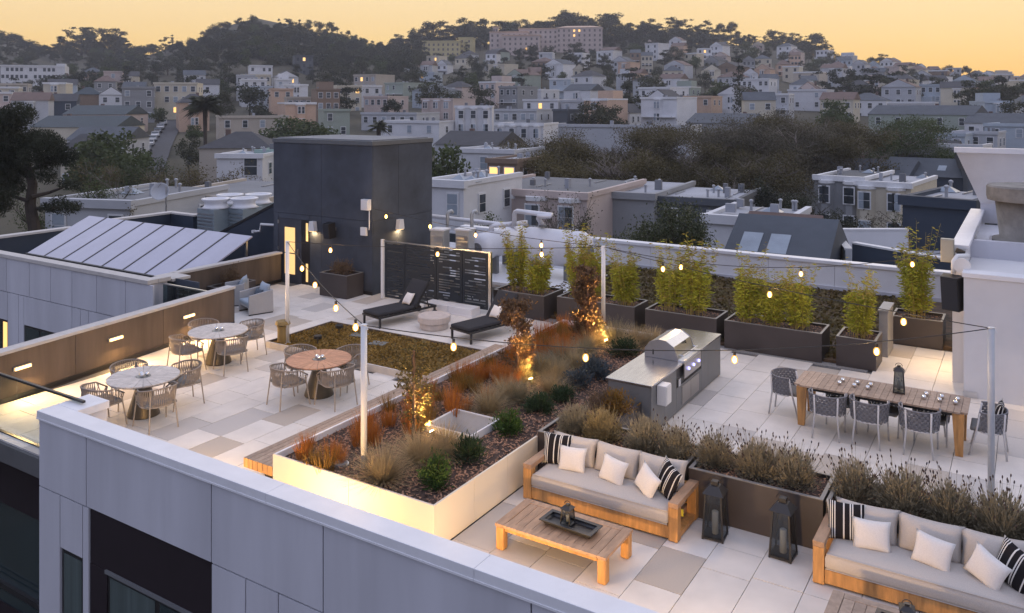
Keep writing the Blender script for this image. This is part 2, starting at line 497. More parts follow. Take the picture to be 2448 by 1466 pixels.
# ---- glass railing at the left front
gr = thing('glass_railing', 'frameless glass railing with dark top rail beside the pale parapet return', 'railing', (-13.3, 7.95, 0))
M_GLASS = glassmat('railing_glass', (.82, .88, .88), .05)
for i in range(4): MB().box(-8.2 + i*2.0, -.008, -.02, -6.22 + i*2.0, .008, 1.03).build('glass_pane', M_GLASS, gr)
MB().box(-8.3, -.028, 1.03, -.1, .028, 1.07).build('top_rail', M_BLACK, gr, bevel=.006)
MB().box(-8.3, -.03, -.06, -.1, .03, .02).build('base_channel', M_BLACK, gr)

# ---- brown wall along the left side
th = math.atan(.14)
bw = thing('terrace_wall', 'long brown stained terrace wall with pale coping and three glowing step lights', 'wall', (wallx(5.5), 5.5, 0), th)
LW = 9.75
for i in range(4):
    MB().box(-.22, i*LW/4 + .004, -.3, 0, (i+1)*LW/4 - .004, .97).build('wall_panel', M_BROWN, bw)
MB().box(-.01, 0, 0, .02, LW, .09).build('base_flashing', M_BLACK, bw)
MB().box(-.27, -.02, .972, .03, LW + .03, 1.04).build('coping', M_CONC, bw, bevel=.006)
MB().box(-.22, LW + .001, -.3, -.002, LW + .02, .97).build('end_cap', M_STUC, bw)
for y in (9.1, 11.35, 13.53):
    wall_light((wallx(y) + .02, y, .62), rad(-90) + th, 'slim recessed step light glowing warm on the brown terrace wall', 'step lights on the brown wall', 40)

# ---- white wing on the left with its roof
wing = thing('building_wing', 'white panelled wing with dark windows and pale coping beside the brown wall', 'building', (-28, 14.2, -8))
WB = Vector((-28, 14.2, -8)); WY = 14.2
def wp(name, m, *a, **k): return part(name, m, *a, parent=wing, base=WB, **k)
xs = [-36.5] + [ux(u, WY) for u in (15, 70, 121, 172, 231, 300, 366)]
wp('wall_core', M_SEAM, -36.4, WY + .05, -8, -20.9, WY + .3, .98)
for a, b in zip(xs, xs[1:]): wp('facade_panel', M_WHITE, a + G, WY, -.13 + G, b - G, WY + .05, .97)
xl = [-36.5, ux(0, WY) - .6, ux(18, WY), ux(44, WY), ux(57, WY), ux(172, WY), ux(192, WY), ux(212, WY), ux(300, WY), ux(366, WY)]
for i, (a, b) in enumerate(zip(xl, xl[1:])):
    z1 = -.13 - G
    z0 = -1.05 if i in (1, 4) else -8
    wp('facade_panel', M_WHITE, a + G, WY, z0, b - G, WY + .05, z1)
    if i in (1, 4):
        w = wp('window', M_BLACK, a + G, WY + .02, -3.2, b - G, WY + .06, z0)
        n = 3
        for j in range(n):
            p = a + (b - a)*j/n + .06; q = a + (b - a)*(j + 1)/n - .05
            MB().box(p - WB.x, .012, -3.1 - WB.z, q - WB.x, .018, z0 - .08 - WB.z).build('pane', M_LITWIN if (i == 1 and j == 2) else M_GLASSD, w)
wp('end_panel', M_WHITE, -20.9, WY + .01, -8, -20.85, WY + .62, .97)
wp('coping', M_CONC, -36.6, WY - .04, .98, -20.8, WY + .3, 1.1, bevel=.01)
wp('coping', M_CONC, -21.15, WY + .301, .98, -20.79, WY + .7, 1.098, bevel=.01)
wp('roof', mat('grey_roof_membrane', (.20, .20, .21), .8, var=.15, scale=1), -33.0, WY + .3, -.2, -21.6, 29, .12)
# far parapets of the wing, navy inside
wp('parapet', M_NAVY, -33.3, WY + .31, -.2, -33.0, 19.1, .92); wp('coping', M_CONC, -33.35, WY + .31, .921, -32.95, 19.15, 1.0)
wp('parapet', M_NAVY, -33.3, 19.5, -.2, -33.0, 23.9, 1.02); wp('coping', M_CONC, -33.35, 19.45, 1.021, -32.95, 23.95, 1.10)
wp('parapet', M_NAVY, -32.99, 23.62, -.2, -31.4, 23.89, 1.02); wp('coping', M_CONC, -32.94, 23.6, 1.021, -31.3, 23.94, 1.09)
wp('parapet', M_NAVY, -31.7, 23.9, -.2, -31.4, 27, 1.02); wp('coping', M_CONC, -31.75, 23.95, 1.021, -31.35, 27, 1.09)

# ---- tilted solar array on the wing
sa = thing('solar_array', 'tilted array of eight pale glass solar panels on the white wing roof', 'solar array', (-26.9, 16.6, .12))
M_SOLAR = mat('solar_glass', (.36, .36, .45), .22, var=.06, scale=1.0, spec=.8)
sw, tilt = 1.195, math.atan2(1.11, 2.4); sl_ = math.hypot(1.11, 2.4)
Mt = Matrix.Translation((0, 0, .30)) @ Matrix.Rotation(tilt, 4, 'X')
for i in range(8):
    x = -4.78 + i*sw
    MB().box(x + .035, 0, 0, x + sw - .035, sl_, .045, Mt).build('solar_panel', M_SOLAR, sa)
for i in range(1, 8): MB().box(-4.78 + i*sw - .033, -.01, -.02, -4.78 + i*sw + .033, sl_ + .01, .06, Mt).build('seam_rail', M_BLACK, sa)
MB().box(-4.8, -.05, -.06, 4.8, -.001, .06, Mt).build('edge_rail', M_BLACK, sa)
for x in (-4.6, -2.3, 0, 2.3, 4.55):
    MB().bar((x, 2.3, 0), (x, 2.3, 1.33), .06).build('leg', M_STEEL, sa); MB().bar((x, .2, 0), (x, .2, .36), .06).build('leg', M_STEEL, sa)

# ---- four cooling units behind the array
ac0 = None
for i, (x, y) in enumerate([tuple(at(a, b)[:2]) for a, b in ((516, 36.2), (550, 37.8), (584, 36.4), (618, 38.0))]):
    if ac0 is None:
        ac0 = thing('cooling_unit', 'grey rooftop cooling unit with white fan shroud', 'cooling unit', (x, y, .12), 0, 'rooftop cooling units')
        MB().box(-.55, -.55, 0, .55, .55, 1.35).build('cabinet', mat('ac_cabinet', (.20, .24, .26), .5), ac0, bevel=.02)
        for s in range(7): MB().box(-.5, -.575, .2 + s*.15, .5, -.552, .25 + s*.15).build('louvre', M_STEEL, ac0)
        MB().lathe([(.62, 1.35), (.5, 1.42), (.46, 1.58), (.6, 1.72), (.6, 1.76), (.44, 1.76), (.4, 1.5)], 24).build('fan_shroud', M_COPE, ac0, smooth=True)
    else: copy_tree(ac0, None, (x, y, .12))

t = thing('satellite_dish', 'pale satellite dish on a thin mast behind the solar array', 'satellite dish', (*at(397, 40)[:2], .12))
zm = zat(446, 40) - .12
MB().lathe([(.035, 0), (.035, zm)], 8).build('mast', M_STEEL, t); MB().lathe([(.1, 0), (.1, .02)], 10).build('foot', M_GREY, t)
R_ = Matrix.Translation((-.25, -.15, zm - .25)) @ Matrix.Rotation(rad(40), 4, 'Z') @ Matrix.Rotation(rad(68), 4, 'X')
MB().lathe([(.03, -.10), (.2, -.08), (.36, -.02), (.44, .05), (.43, .055), (.35, 0), (.2, -.06), (.03, -.08)], 24, M=R_).build('dish', mat('dish_grey', (.40, .41, .43), .5), t, smooth=True)
MB().tube([R_ @ Vector((0, .4, .02)), R_ @ Vector((0, .1, .4))], .015, 5).build('feed_arm', M_BLACK, t)
# ---- second brown wall with dark pillar, glass rails
b2 = thing('terrace_wall', 'short brown terrace wall running from the dark pillar to the tower door', 'wall', (-21.5, 15.6, 0))
for i in range(2): MB().box(-.2, i*2.03 + .004, -.3, 0, i*2.03 + 2.02, .93).build('wall_panel', M_BROWN, b2)
MB().box(-.26, -.05, .932, .03, 4.08, 1.0).build('coping', M_CONC, b2, bevel=.006)
MB().box(0, 0, 0, .02, 4.06, .09).build('base_flashing', M_BLACK, b2)
pil = thing('corner_pillar', 'dark square corner pillar with pale cap at the end of the short brown wall', 'pillar', (-21.2, 15.3, 0))
MB().box(-.45, -.28, -.3, .32, .24, .92).build('shaft', M_STUC, pil, bevel=.008); MB().box(-.5, -.33, .921, .37, .28, 1.0).build('cap', M_CONC, pil, bevel=.006)
g2 = thing('glass_railing', 'short glass railing between the white wing and the dark pillar', 'railing', (-20.8, 14.62, 0))
M_GLASS2 = glassmat('smoky_glass', (.35, .45, .48), .08)
MB().box(.05, -.008, -.3, 1.15, .008, .93).build('glass_pane', M_GLASS2, g2); MB().box(1.17, -.008, -.3, 2.4, .008, .93).build('glass_pane', M_GLASS2, g2)
MB().box(.02, -.025, .93, 2.42, .025, .965).build('top_rail', M_STEEL, g2)
g3 = thing('louvred_panel', 'dark louvred panel with pale slats behind the short glass railing', 'screen panel', (-20.75, 15.02, -.3))
MB().box(-.25, .05, 0, .95, .09, 1.3).build('panel', M_STUC, g3)
for i in range(6):
    for s in (0, 1): MB().box(-.0 + s*.34, .03, .3 + i*.14, .26 + s*.34, .05, .34 + i*.14).build('slat', M_STEEL, g3)

ROOFG = mat('tower_roof_felt', (.20, .205, .215), .8, var=.15)
# ---- dark stair tower
tw = thing('stair_tower', 'tall dark stucco stair tower with a glazed door at the back of the terrace', 'tower', (-19.7, 21.2, 0))
TB = Vector((-19.7, 21.2, 0))
def tp(name, m, *a, **k): return part(name, m, *a, parent=k.pop('parent', tw), base=TB, **k)
x0, x1, y0, y1 = -21.95, -17.5, 19.72, 22.8
tp('tower_core', M_SEAM, x0 + .03, y0 + .03, -.4, x1 - .03, y1, 4.80)
def tpan(a, b, z0, z1): tp('stucco_panel', M_STUC, a + .006, y0, z0 + .006, b - .006, y0 + .04, z1 - .006)
xm = ux(768, y0)
for a, b in ((x0, xm), (xm, x1)): tpan(a, b, 2.32, 4.70)
xd0, xd1, xs0, xs1 = -21.72, -20.62, -20.60, -20.22
tpan(x0, xd0, -.3, 2.32); tpan(xs1, xm, -.3, 2.32); tpan(xm, x1, -.3, 2.32); tpan(xd0, xs1, 2.14, 2.32)
ym = 21.0
for a, b in ((y0 + .04, ym), (ym, y1)):
    for z0, z1 in ((-.3, 2.32), (2.32, 4.70)): tp('stucco_panel', M_STUC, x1 - .04, a + .006, z0 + .006, x1, b - .006, z1 - .006)
tp('parapet_cap', mat('dark_cap', (.10, .11, .12), .4), x0 - .03, y0 - .03, 4.70, x1 + .03, y1 + .03, 4.84, bevel=.01)
tp('tower_roof', ROOFG, x0 + .1, y0 + .1, 4.845, x1 - .1, y1 - .1, 4.87)
dr = tp('door', mat('door_paint', (.05, .055, .07), .4), xd0, y0 + .01, 0, xd1, y0 + .05, 2.13)
def dp(name, m, *a): return MB().box(a[0]-TB.x, a[1]-TB.y, a[2], a[3]-TB.x, a[4]-TB.y, a[5]).build(name, m, dr)
M_DOORLIT = mat('lit_door_glass', (.6, .45, .2), .3, emit=(1, .60, .22), estr=.62, var=.05)
dp('lit_pane', M_DOORLIT, xd0 + .32, y0 - .002, 1.0, xd0 + .80, y0 + .006, 1.85); dp('lit_pane', M_DOORLIT, xd0 + .32, y0 - .002, .28, xd0 + .80, y0 + .006, .96)
dp('handle', M_STEEL, xd1 - .16, y0 - .05, .95, xd1 - .10, y0 + .005, 1.15)
for z in (.2, 1.05, 1.95): dp('hinge', M_STEEL, xd0 - .02, y0 - .01, z, xd0 + .03, y0 + .008, z + .12)
sdl = tp('sidelight', M_BLACK, xs0, y0 + .01, 0, xs1, y0 + .05, 2.13)
for z0, z1 in ((1.45, 2.05), (.1, .7)): MB().box(xs0 + .2 - TB.x, y0 - .002 - TB.y, z0, xs0 + .29 - TB.x, y0 + .008 - TB.y, z1).build('lit_pane', M_DOORLIT, sdl)
tp('base_flashing', M_BLACK, xs1, y0 - .015, 0, x1 + .015, y0 + .0, .12)
# navy lean-to wall joining the tower on its left
lw = thing('sloping_parapet', 'navy parapet wall sloping down from the tower', 'wall', (-22, 20.6, .1))
MB().prism([(0, 0, 0), (-3.9, 0, 0), (-3.9, 0, .98), (0, 0, 2.66)], (0, .25, 0)).build('wall', M_NAVY, lw)
MB().prism([(0, -.03, 2.66), (-3.9, -.03, .98), (-3.9, -.03, 1.07), (0, -.03, 2.75)], (0, .33, 0)).build('cap', M_BLACK, lw)
pp = thing('drain_pipe', 'white pipe crossing the navy wall left of the tower', 'pipe', (-22.1, 20.4, 1.75))
MB().tube([(.1, 0, 0), (-1.25, 0, -.05), (-1.3, 0, -.3), (-1.5, -.1, -.32)], .045, 8).build('pipe', M_POST, pp, smooth=True); MB().cb((-1.52, -.1, -.32), (.1, .12, .1)).build('valve', M_POST, pp)

def sconce(loc, rz, label, energy):
    t = thing('wall_sconce', label, 'wall lamp', loc, rz)
    MB().prism([(-.14, 0, 0), (.14, 0, 0), (.09, 0, .32), (-.09, 0, .32)], (0, -.16, 0)).build('shade', M_POST, t, bevel=.006)
    MB().box(-.11, -.14, -.012, .11, -.02, -.004).build('diffuser', M_WARM, t)
    lamp('down_light', 'AREA', t, (0, -.09, -.03), energy, (1, .66, .32), (0, 0, 0), size=.2, size_y=.1)
    return t
sconce((ux(752, y0) + .0, y0 - .002, 1.83), 0, 'white tapered wall lamp glowing beside the tower door', 7)
sconce((x1 + .002, 20.98, 1.93), rad(90), 'white tapered wall lamp glowing on the tower side above the slotted screen', 7)
def speaker(loc, rz, label, h=.5, w=.32):
    t = thing('loudspeaker', label, 'loudspeaker', loc, rz)
    MB().prism([(-w/2, 0, 0), (w/2, 0, 0), (w/2*.8, -.28, 0), (-w/2*.8, -.28, 0)], (0, 0, h), Matrix.Rotation(rad(7), 4, 'X')).build('cabinet', M_BLACK, t, bevel=.012)
    MB().box(-w*.36, -.292, .03, w*.36, -.281, h - .03, Matrix.Rotation(rad(7), 4, 'X')).build('grille', M_CHAR, t)
    MB().cb((0, .04, h/2), (.08, .2, .1)).build('bracket', M_GREY, t)
    return t
speaker((ux(802, y0), y0 - .12, 1.72), 0, 'black loudspeaker mounted on the dark stair tower')
def ebox(loc, d, label, m=M_POST, rz=0):
    t = thing('junction_box', label, 'junction box', loc, rz)
    MB().box(-d[0]/2, -d[1], 0, d[0]/2, 0, d[2]).build('box', m, t, bevel=.008); MB().box(-d[0]/2 + .02, -d[1] - .012, .02, d[0]/2 - .02, -d[1], d[2] - .02).build('cover', m, t, bevel=.004)
    return t
ebox((ux(879, y0), y0, vz(879, 502, y0)), (.30, .16, .34), 'pale square box high on the dark tower corner')
ebox((ux(872, y0), y0, vz(872, 563, y0)), (.24, .08, .26), 'lower pale box on the dark tower corner')
cd = thing('conduit', 'thin white conduit joining the two pale boxes on the tower', 'cable', (ux(879, y0), y0 - .04, vz(879, 502, y0)))
MB().tube([(.1, 0, 0), (.12, -.02, -.3), (.10, 0, -.55), (.09, 0, -.62)], .018, 6).build('conduit_pipe', M_POST, cd, smooth=True)

# ---- slotted privacy screen
scn = thing('privacy_screen', 'dark slotted metal privacy screen on pale posts beside the stair tower', 'screen', (-17.2, 19.62, 0))
X0, X1 = ux(914, 19.62) + 17.2, ux(1171, 19.62) + 17.2
M_SCR = mat('screen_metal', (.020, .026, .034), .55, var=.08, spec=.3)
rs = random.Random(3)
cut = [X0 + .1, ux(968, 19.62) + 17.2, ux(1043, 19.62) + 17.2, ux(1105, 19.62) + 17.2, X1 - .06]
for a, b in zip(cut, cut[1:]):
    mb = MB(); z = .18 if b > 2.2 else .08
    mb.box(a + .01, 0, z - .03, b - .01, .02, z)
    while z < 1.70:
        mb.box(a + .01, 0, z, b - .01, .02, z + .04)
        x = a + .01
        mb.box(x, 0, z + .04, x + .07, .02, z + .075); x += .07
        while x < b - .14:
            L = rs.uniform(.12, .5)
            if rs.random() < .42: mb.box(x, 0, z + .04, min(x + L, b - .08), .02, z + .075)
            x += L
        mb.box(b - .09, 0, z + .04, b - .01, .02, z + .075)
        z += .075
    mb.build('slotted_panel', M_SCR, scn)
for x in (X0, X1): MB().box(x - .04, -.03, 0, x + .05, .05, 1.82).build('post', M_POST if x == X0 else M_STEEL, scn, bevel=.005)
for x in cut[1:-1]: MB().box(x - .02, .022, 0, x + .02, .06, 1.76).build('post', M_SCR, scn)
MB().box(X0 + .052, -.01, 1.77, X1 - .042, .04, 1.80).build('top_rail', M_STEEL, scn)
for i, (a, b) in enumerate(((-15.0, -14.15), (-14.14, -13.3))):
    t = thing('ballast_block', 'white concrete block lying at the foot of the slotted screen', 'concrete block', ((a+b)/2, 19.35, 0), 0, 'blocks at the screen')
    MB().box(-(b-a)/2, -.22, 0, (b-a)/2, .22, .24).build('block', M_COPE, t, bevel=.012); MB().box(-(b-a)/2 - .02, -.24, 0, (b-a)/2 + .02 if i else (b-a)/2, .2, .05).build('foot', M_COPE, t)

# ---- green roof behind the bamboo and the white back parapet
M_SEDG = mat('green_roof_soil', (.07, .06, .03), .95, var=.5, scale=6, bump=.8, bscale=30, var2=(.09, .055, .035))
struct(MB().box(-13.2, 20.3, -.3, -3.05, 27.9, .06).box(-3.049, 22.9, -.3, -1.43, 27.9, .06).build('green_roof', M_SEDG))
struct(box('plant_roof', mat('pale_roof', (.42, .43, .46), .7, var=.15, scale=1.5), None, -24, 22.9, -.4, -13.21, 29, .02))
struct(box('gravel_strip', mat('gravel', (.22, .22, .22), .9, var=.5, scale=50, bump=1, bscale=60), None, -13.2, 20.0, -.3, -3.1, 20.29, -.004))
bp_ = thing('back_parapet', 'long white parapet wall behind the bamboo planters', 'wall', (-8, 28, 0))
for i in range(9):
    a = -12 + i*2.1
    MB().box(a + .005, 0, -.3, a + 2.095, .25, .86).build('wall_panel', M_COPE, bp_)
MB().box(-12, -.06, .862, 6.9, .32, .97).build('coping', M_COPE, bp_, bevel=.01)
MB().box(-5.5, -.05, 0, 6.9, -.001, .16).build('base_curb', M_WHITE, bp_)

# ---- white tanks, pipes and cabinets of the plant roof
def tank(name, label, loc, rz, L, R):
    t = thing(name, label, 'tank', loc, rz)
    prof = [(.05, -L/2 - .24), (R*.55, -L/2 - .2), (R*.85, -L/2 - .1), (R, -L/2 + .05), (R, L/2 - .05), (R*.85, L/2 + .1), (R*.55, L/2 + .2), (.05, L/2 + .24)]
    MB().lathe(prof, 32, M=Matrix.Translation((0, 0, .62 + R)) @ Matrix.Rotation(rad(90), 4, 'Y')).build('vessel', mat('tank_white', (.62, .62, .65), .55, var=.08, scale=2), t, smooth=True)
    MB().lathe([(.21, 0), (.21, .06), (.12, .07), (.12, .13)], 20, M=Matrix.Translation((L/2 + .19, 0, .62 + R*.95)) @ Matrix.Rotation(rad(90), 4, 'Y')).build('manhole', M_GREY, t)
    for s in (-1, 1):
        MB().box(s*L*.3 - .08, -R*.8, 0, s*L*.3 + .08, R*.8, .75).build('saddle', M_GREY, t)
    for s in (-.3, .35): MB().tube([(s*L, 0, .62 + 2*R - .01), (s*L, 0, .62 + 2*R + .06), (s*L + .1, 0, .62 + 2*R + .06), (s*L + .1, 0, .62 + 2*R - .01)], .012, 6).build('lifting_lug', M_STEEL, t)
    return t
tank('storage_tank', 'large white horizontal tank with bent pipe on top behind the bamboo', (-13.8, 24.9, -.15), 0, 2.2, .62)
tank('storage_tank', 'white horizontal tank seen end on beside the larger tank', (-16.1, 25.0, -.05), rad(-90), 2.6, .48)
pf = thing('tank_plinth', 'low white plinth under the two tanks', 'plinth', (-15, 24.6, 0))
MB().box(-2.0, -1.9, 0, 2.6, 1.5, .10).build('slab', M_COPE, pf, bevel=.01); MB().box(-2.05, -1.95, .10, 2.65, -1.85, .2).build('kerb', M_COPE, pf)
def pipe(label, loc, pts, r):
    t = thing('pipework', label, 'pipe', loc)
    MB().tube(pts, r, 10).build('pipe', mat('pipe_jacket', (.60, .60, .63), .4, metal=.3), t, smooth=True); MB().lathe([(r*1.6, 0), (r*1.6, .05)], 12, c=(pts[-1][0], pts[-1][1], pts[-1][2] - .03)).build('flange', M_GREY, t)
    return t
pipe('white bent pipe rising over the large tank', (-14.5, 24.9, 1.7), [(-.9, -.1, 0), (-.9, -.1, .42), (-.86, -.1, .5), (-.78, -.1, .54), (.62, -.1, .5), (.66, -.3, .5), (.3, -.5, .48), (.2, -.3, .38), (.2, 0, .1)], .085)
pipe('white pipe running behind the grey cabinets', (-17.4, 25.6, 1.55), [(-2.4, 0, .1), (1.5, 0, .02), (1.55, 0, -.1), (1.55, 0, -.6)], .085)
pipe('white elbow pipe above the end-on tank', (-16.1, 24.6, 1.3), [(1.0, .6, .5), (.1, -.1, .42), (0, -.2, .38), (0, -.2, .1)], .09)
for i, (u, lab) in enumerate(((1052, 'grey sheet metal cabinet against the tower side'), (1112, 'grey sheet metal cabinet next to the end-on tank'))):
    t = thing('equipment_cabinet', lab, 'cabinet', (*at(u, 27.2)[:2], .02), rad(8))
    MB().box(-.24, -.22, 0, .24, .22, 1.86).build('cabinet_body', mat('galvanised', (.42, .43, .43), .45, metal=.5, var=.1), t, bevel=.01); MB().box(-.27, -.25, 1.86, .27, .25, 1.91).build('lid', M_COPE, t)
    MB().box(-.2, -.235, 1.3, .2, -.221, 1.7).build('louvre', M_STEEL, t)
rs = random.Random(9)
for i in range(2):
    t = thing('vent_pipe', 'bent grey vent pipe behind the grey cabinets', 'vent', (*at((1070, 1128)[i], 29.5)[:2], .02), rad(70), 'bent vents')
    MB().tube([(0, 0, 0), (0, 0, 2.05), (.06, 0, 2.15), (.16, 0, 2.17), (.22, 0, 2.08)], .065, 8).build('pipe', MATS['galvanised'], t, smooth=True); MB().lathe([(.1, 0), (.1, .06)], 10).build('collar', M_GREY, t)

# ---- white penthouse block at the right
blk = thing('penthouse_block', 'white rendered rooftop block at the right end of the terrace', 'building', (.8, 21, 0))
KB = Vector((.8, 21, 0))
def kp(name, m, *a, **k): return part(name, m, *a, parent=blk, base=KB, **k)
M_REND = mat('white_render', (.62, .61, .61), .6, var=.05, scale=1.2, bump=.05, bscale=80)
kp('wall', M_REND, -1.15, 19.4, -.2, 4.5, 23.5, 2.46)
kp('side_wall', M_REND, -1.42, 20.3, -.2, -1.16, 27.5, 2.9)
kp('cap', M_COPE, -1.18, 19.37, 2.46, 4.5, 19.8, 2.56, bevel=.01)
kp('side_cap', M_COPE, -1.45, 20.28, 2.9, -1.1, 27.5, 2.98, bevel=.01)
kp('upper_wall', M_WHITE, -1.159, 22.0, 2.46, 4.5, 22.2, 2.86)
kp('upper_deck', M_COPE, -1.159, 22.2, 2.4, 4.5, 27, 2.6)
kp('skirting', M_STEEL, -1.17, 19.385, 0, -.9, 19.4, .12)
t = thing('roof_hood', 'flared white sheet metal hood on the penthouse roof', 'hood', (-1.2, 27.4, 2.6))
MB().prism([(0, 0, .55), (6, 0, .55), (6, -1.0, 2.05), (-.55, -1.0, 2.05)], (0, .05, .03)).build('sloped_sheet', M_COPE, t)
MB().box(-.6, -1.12, 2.06, 6, -.9, 2.2).build('rim', M_COPE, t); MB().box(0, -.02, 0, 6, .06, .55).build('apron', M_WHITE, t); MB().tube([(1.2, -.5, 2.2), (1.2, -.5, 1.3), (1.2, -.4, 0)], .03, 6).build('brace', M_GREY, t)
t = thing('exhaust_drum', 'wide round concrete exhaust drum on the penthouse roof', 'chimney', (.0, 23.3, 2.5))
M_DRUM = mat('weathered_concrete', (.22, .205, .185), .85, var=.3, scale=3, bump=.3, bscale=30)
MB().lathe([(.78, .2), (.78, .3), (.62, .32), (.72, 1.22)], 40).build('drum', M_DRUM, t, smooth=True); MB().lathe([(.88, 1.22), (.9, 1.3), (.9, 1.54), (.86, 1.58)], 40).build('lid', M_DRUM, t)
MB().box(-.85, -.85, 0, .85, .85, .2).build('base', M_STEEL, t)
speaker((-1.32, 19.85, 1.72), rad(-18), 'black loudspeaker hanging at the corner of the white penthouse block', .72, .44)
t = thing('speaker_mount', 'pale elbow bracket above the hanging loudspeaker', 'bracket', (-1.3, 19.85, 2.45))
MB().tube([(-.06, -.1, .0), (-.06, -.05, .25), (.0, .05, .35), (.2, .2, .35)], .05, 8).build('arm', M_POST, t, smooth=True); MB().lathe([(.16, 0), (.16, .05)], 20, M=Matrix.Translation((.1, -.08, .18)) @ Matrix.Rotation(rad(90), 4, 'X')).build('plate', M_POST, t)
ebox((-1.5, 20.2, 2.62), (.26, .14, .5), 'beige upright box at the corner of the white penthouse block', mat('beige_box', (.35, .33, .27), .5))
t = thing('flood_light', 'small black flood light at the corner of the white block', 'flood light', (-1.32, 20.2, 2.78))
MB().box(-.06, -.12, .05, .12, -.05, .15, Matrix.Rotation(rad(20), 4, 'Y')).build('head', M_BLACK, t); MB().tube([(0, 0, 0), (0, -.08, .02), (.05, -.1, .06)], .02, 6).build('arm', M_BLACK, t); MB().lathe([(.05, 0), (.05, .06)], 12, c=(0, -.05, -.05)).build('base', M_BLACK, t)
t = sconce((-1.45, 21.3, 1.5), rad(-90), 'white tapered wall lamp lighting the passage beside the white block', 22)
t = sconce((1.35, 19.395, 1.45), 0, 'white tapered wall lamp on the front of the white block', 26)

# ---- bollard-like cabinet between the last planters
t = thing('utility_cabinet', 'narrow pale metal cabinet standing between two bamboo planters', 'cabinet', (-2.95, 21.85, .0))
MB().box(-.10, -.45, 0, .10, .45, 1.08).build('cabinet_body', mat('cabinet_grey', (.30, .30, .31), .5, metal=.3), t, bevel=.01); MB().box(-.12, -.48, 1.08, .12, .48, 1.12).build('lid', MATS['cabinet_grey'], t)
# ================================================================== furniture and fittings
def pillow_mesh(name, m, w, h, t, n=10, seed=0):
    rr = random.Random(seed)
    V = []; F = []
    def P(i, j, s):
        x = -1 + 2*i/n; y = -1 + 2*j/n
        pinch = 1 - .10*(1 - abs(y)**2)*abs(x)**3; pinch2 = 1 - .10*(1 - abs(x)**2)*abs(y)**3
        th = ((1 - abs(x)**2.4)*(1 - abs(y)**2.4))**.55 if abs(x) < 1 and abs(y) < 1 else 0
        return (x*w/2*pinch, s*th*t/2*(1 + .06*math.sin(5*x + 3*y + seed)), y*h/2*pinch2 + h/2)
    idx = {}
    for s in (-1, 1):
        for j in range(n+1):
            for i in range(n+1):
                edge = i in (0, n) or j in (0, n)
                if edge and s == 1: idx[(i, j, s)] = idx[(i, j, -1)]; continue
                idx[(i, j, s)] = len(V); V.append(P(i, j, s))
    for s in (-1, 1):
        for j in range(n):
            for i in range(n):
                q = (idx[(i, j, s)], idx[(i+1, j, s)], idx[(i+1, j+1, s)], idx[(i, j+1, s)])
                F.append(q if s == -1 else q[::-1])
    mb = MB(); mb.v, mb.f = V, F
    return mb.mesh(name, m, True)
def soft_box(x0, y0, z0, x1, y1, z1, r=.05, crown=.02):
    """cushion block: rounded edges, slightly crowned top"""
    mb = MB()
    nx, ny = 12, 6
    V = []; F = []
    def prof(i, j):
        x = -1 + 2*i/nx; y = -1 + 2*j/ny
        return x, y, crown*(1 - x**4)*(1 - y**4)
    for lvl, (inset, z) in enumerate(((r*.6, z0), (0, z0 + r*.8), (0, z1 - r), (r*.3, z1 - r*.3), (r, z1))):
        for j in range(ny+1):
            for i in range(nx+1):
                x, y, c = prof(i, j)
                V.append(((x0+x1)/2 + x*((x1-x0)/2 - inset), (y0+y1)/2 + y*((y1-y0)/2 - inset), z + (c if lvl == 4 else 0)))
    N = (nx+1)*(ny+1)
    ring = [(i, 0) for i in range(nx)] + [(nx, j) for j in range(ny)] + [(i, ny) for i in range(nx, 0, -1)] + [(0, j) for j in range(ny, 0, -1)]
    rid = [j*(nx+1) + i for i, j in ring]
    for l in range(4):
        for k in range(len(rid)):
            a, b = rid[k], rid[(k+1) % len(rid)]
            F.append((l*N + a, l*N + b, (l+1)*N + b, (l+1)*N + a))
    for l, fl in ((0, True), (4, False)):
        for j in range(ny):
            for i in range(nx):
                a = l*N + j*(nx+1) + i
                q = (a, a+1, a+nx+2, a+nx+1)
                F.append(q[::-1] if fl else q)
    mb.v, mb.f = V, F
    return mb

# ---- round slatted tables
M_TOPS = [mat('pale_table_slat', (.56, .505, .455), .6, var=.15, scale=8, objvar=.08), mat('warm_lit_table_slat', (.40, .215, .135), .55, var=.15, scale=8, objvar=.10)]  # reddish second tone puts the warm terracotta light into the slat colour
M_CONE = mat('bronze_cone', (.10, .085, .065), .35, metal=.6, var=.15)
M_TAUPE = mat('taupe_frame', (.30, .26, .22), .5, var=.05)
M_ROPE = mat('taupe_rope', (.25, .215, .185), .85, var=.15, scale=80)
M_SEATG = mat('grey_seat_pad', (.20, .195, .185), .9, var=.1, scale=60)
def round_table(x, y, k, label):
    t = thing('round_table', label, 'table', (x, y, 0))
    n = 26; R = .66
    wm = MB().prism([(.14, -.13*2*math.pi/n/2, 0), (R, -R*math.pi/n + .005, 0), (R, R*math.pi/n - .005, 0), (.14, .13*2*math.pi/n/2, 0)], (0, 0, .022)).mesh('slat', M_TOPS[k])
    for i in range(n): link('slat', wm, t, loc=(0, 0, .72), rot=(0, 0, 2*math.pi*i/n))
    MB().lathe([(.13, .72), (.13, .744)], 24).build('hub', mat('hub_metal', (.30, .30, .29), .4, metal=.4), t)
    MB().lathe([(R - .02, .70), (R - .02, .717)], 40).build('under_ring', M_GREY, t)
    MB().lathe([(.30, 0), (.30, .02), (.11, .64), (.14, .70)], 32).build('cone_base', M_CONE, t, smooth=True)
    return t
TB_ = [(-16.05, 12.75, 0, 'round table with greyish slats next to the brown wall, far from the parapet return'),
       (-12.5, 12.45, 1, 'round table with slats tinted rosy as if warmly lit beside the sedum bed'),
       (-14.6, 9.85, 0, 'round table with greyish slats close to the parapet return')]
candle0 = None
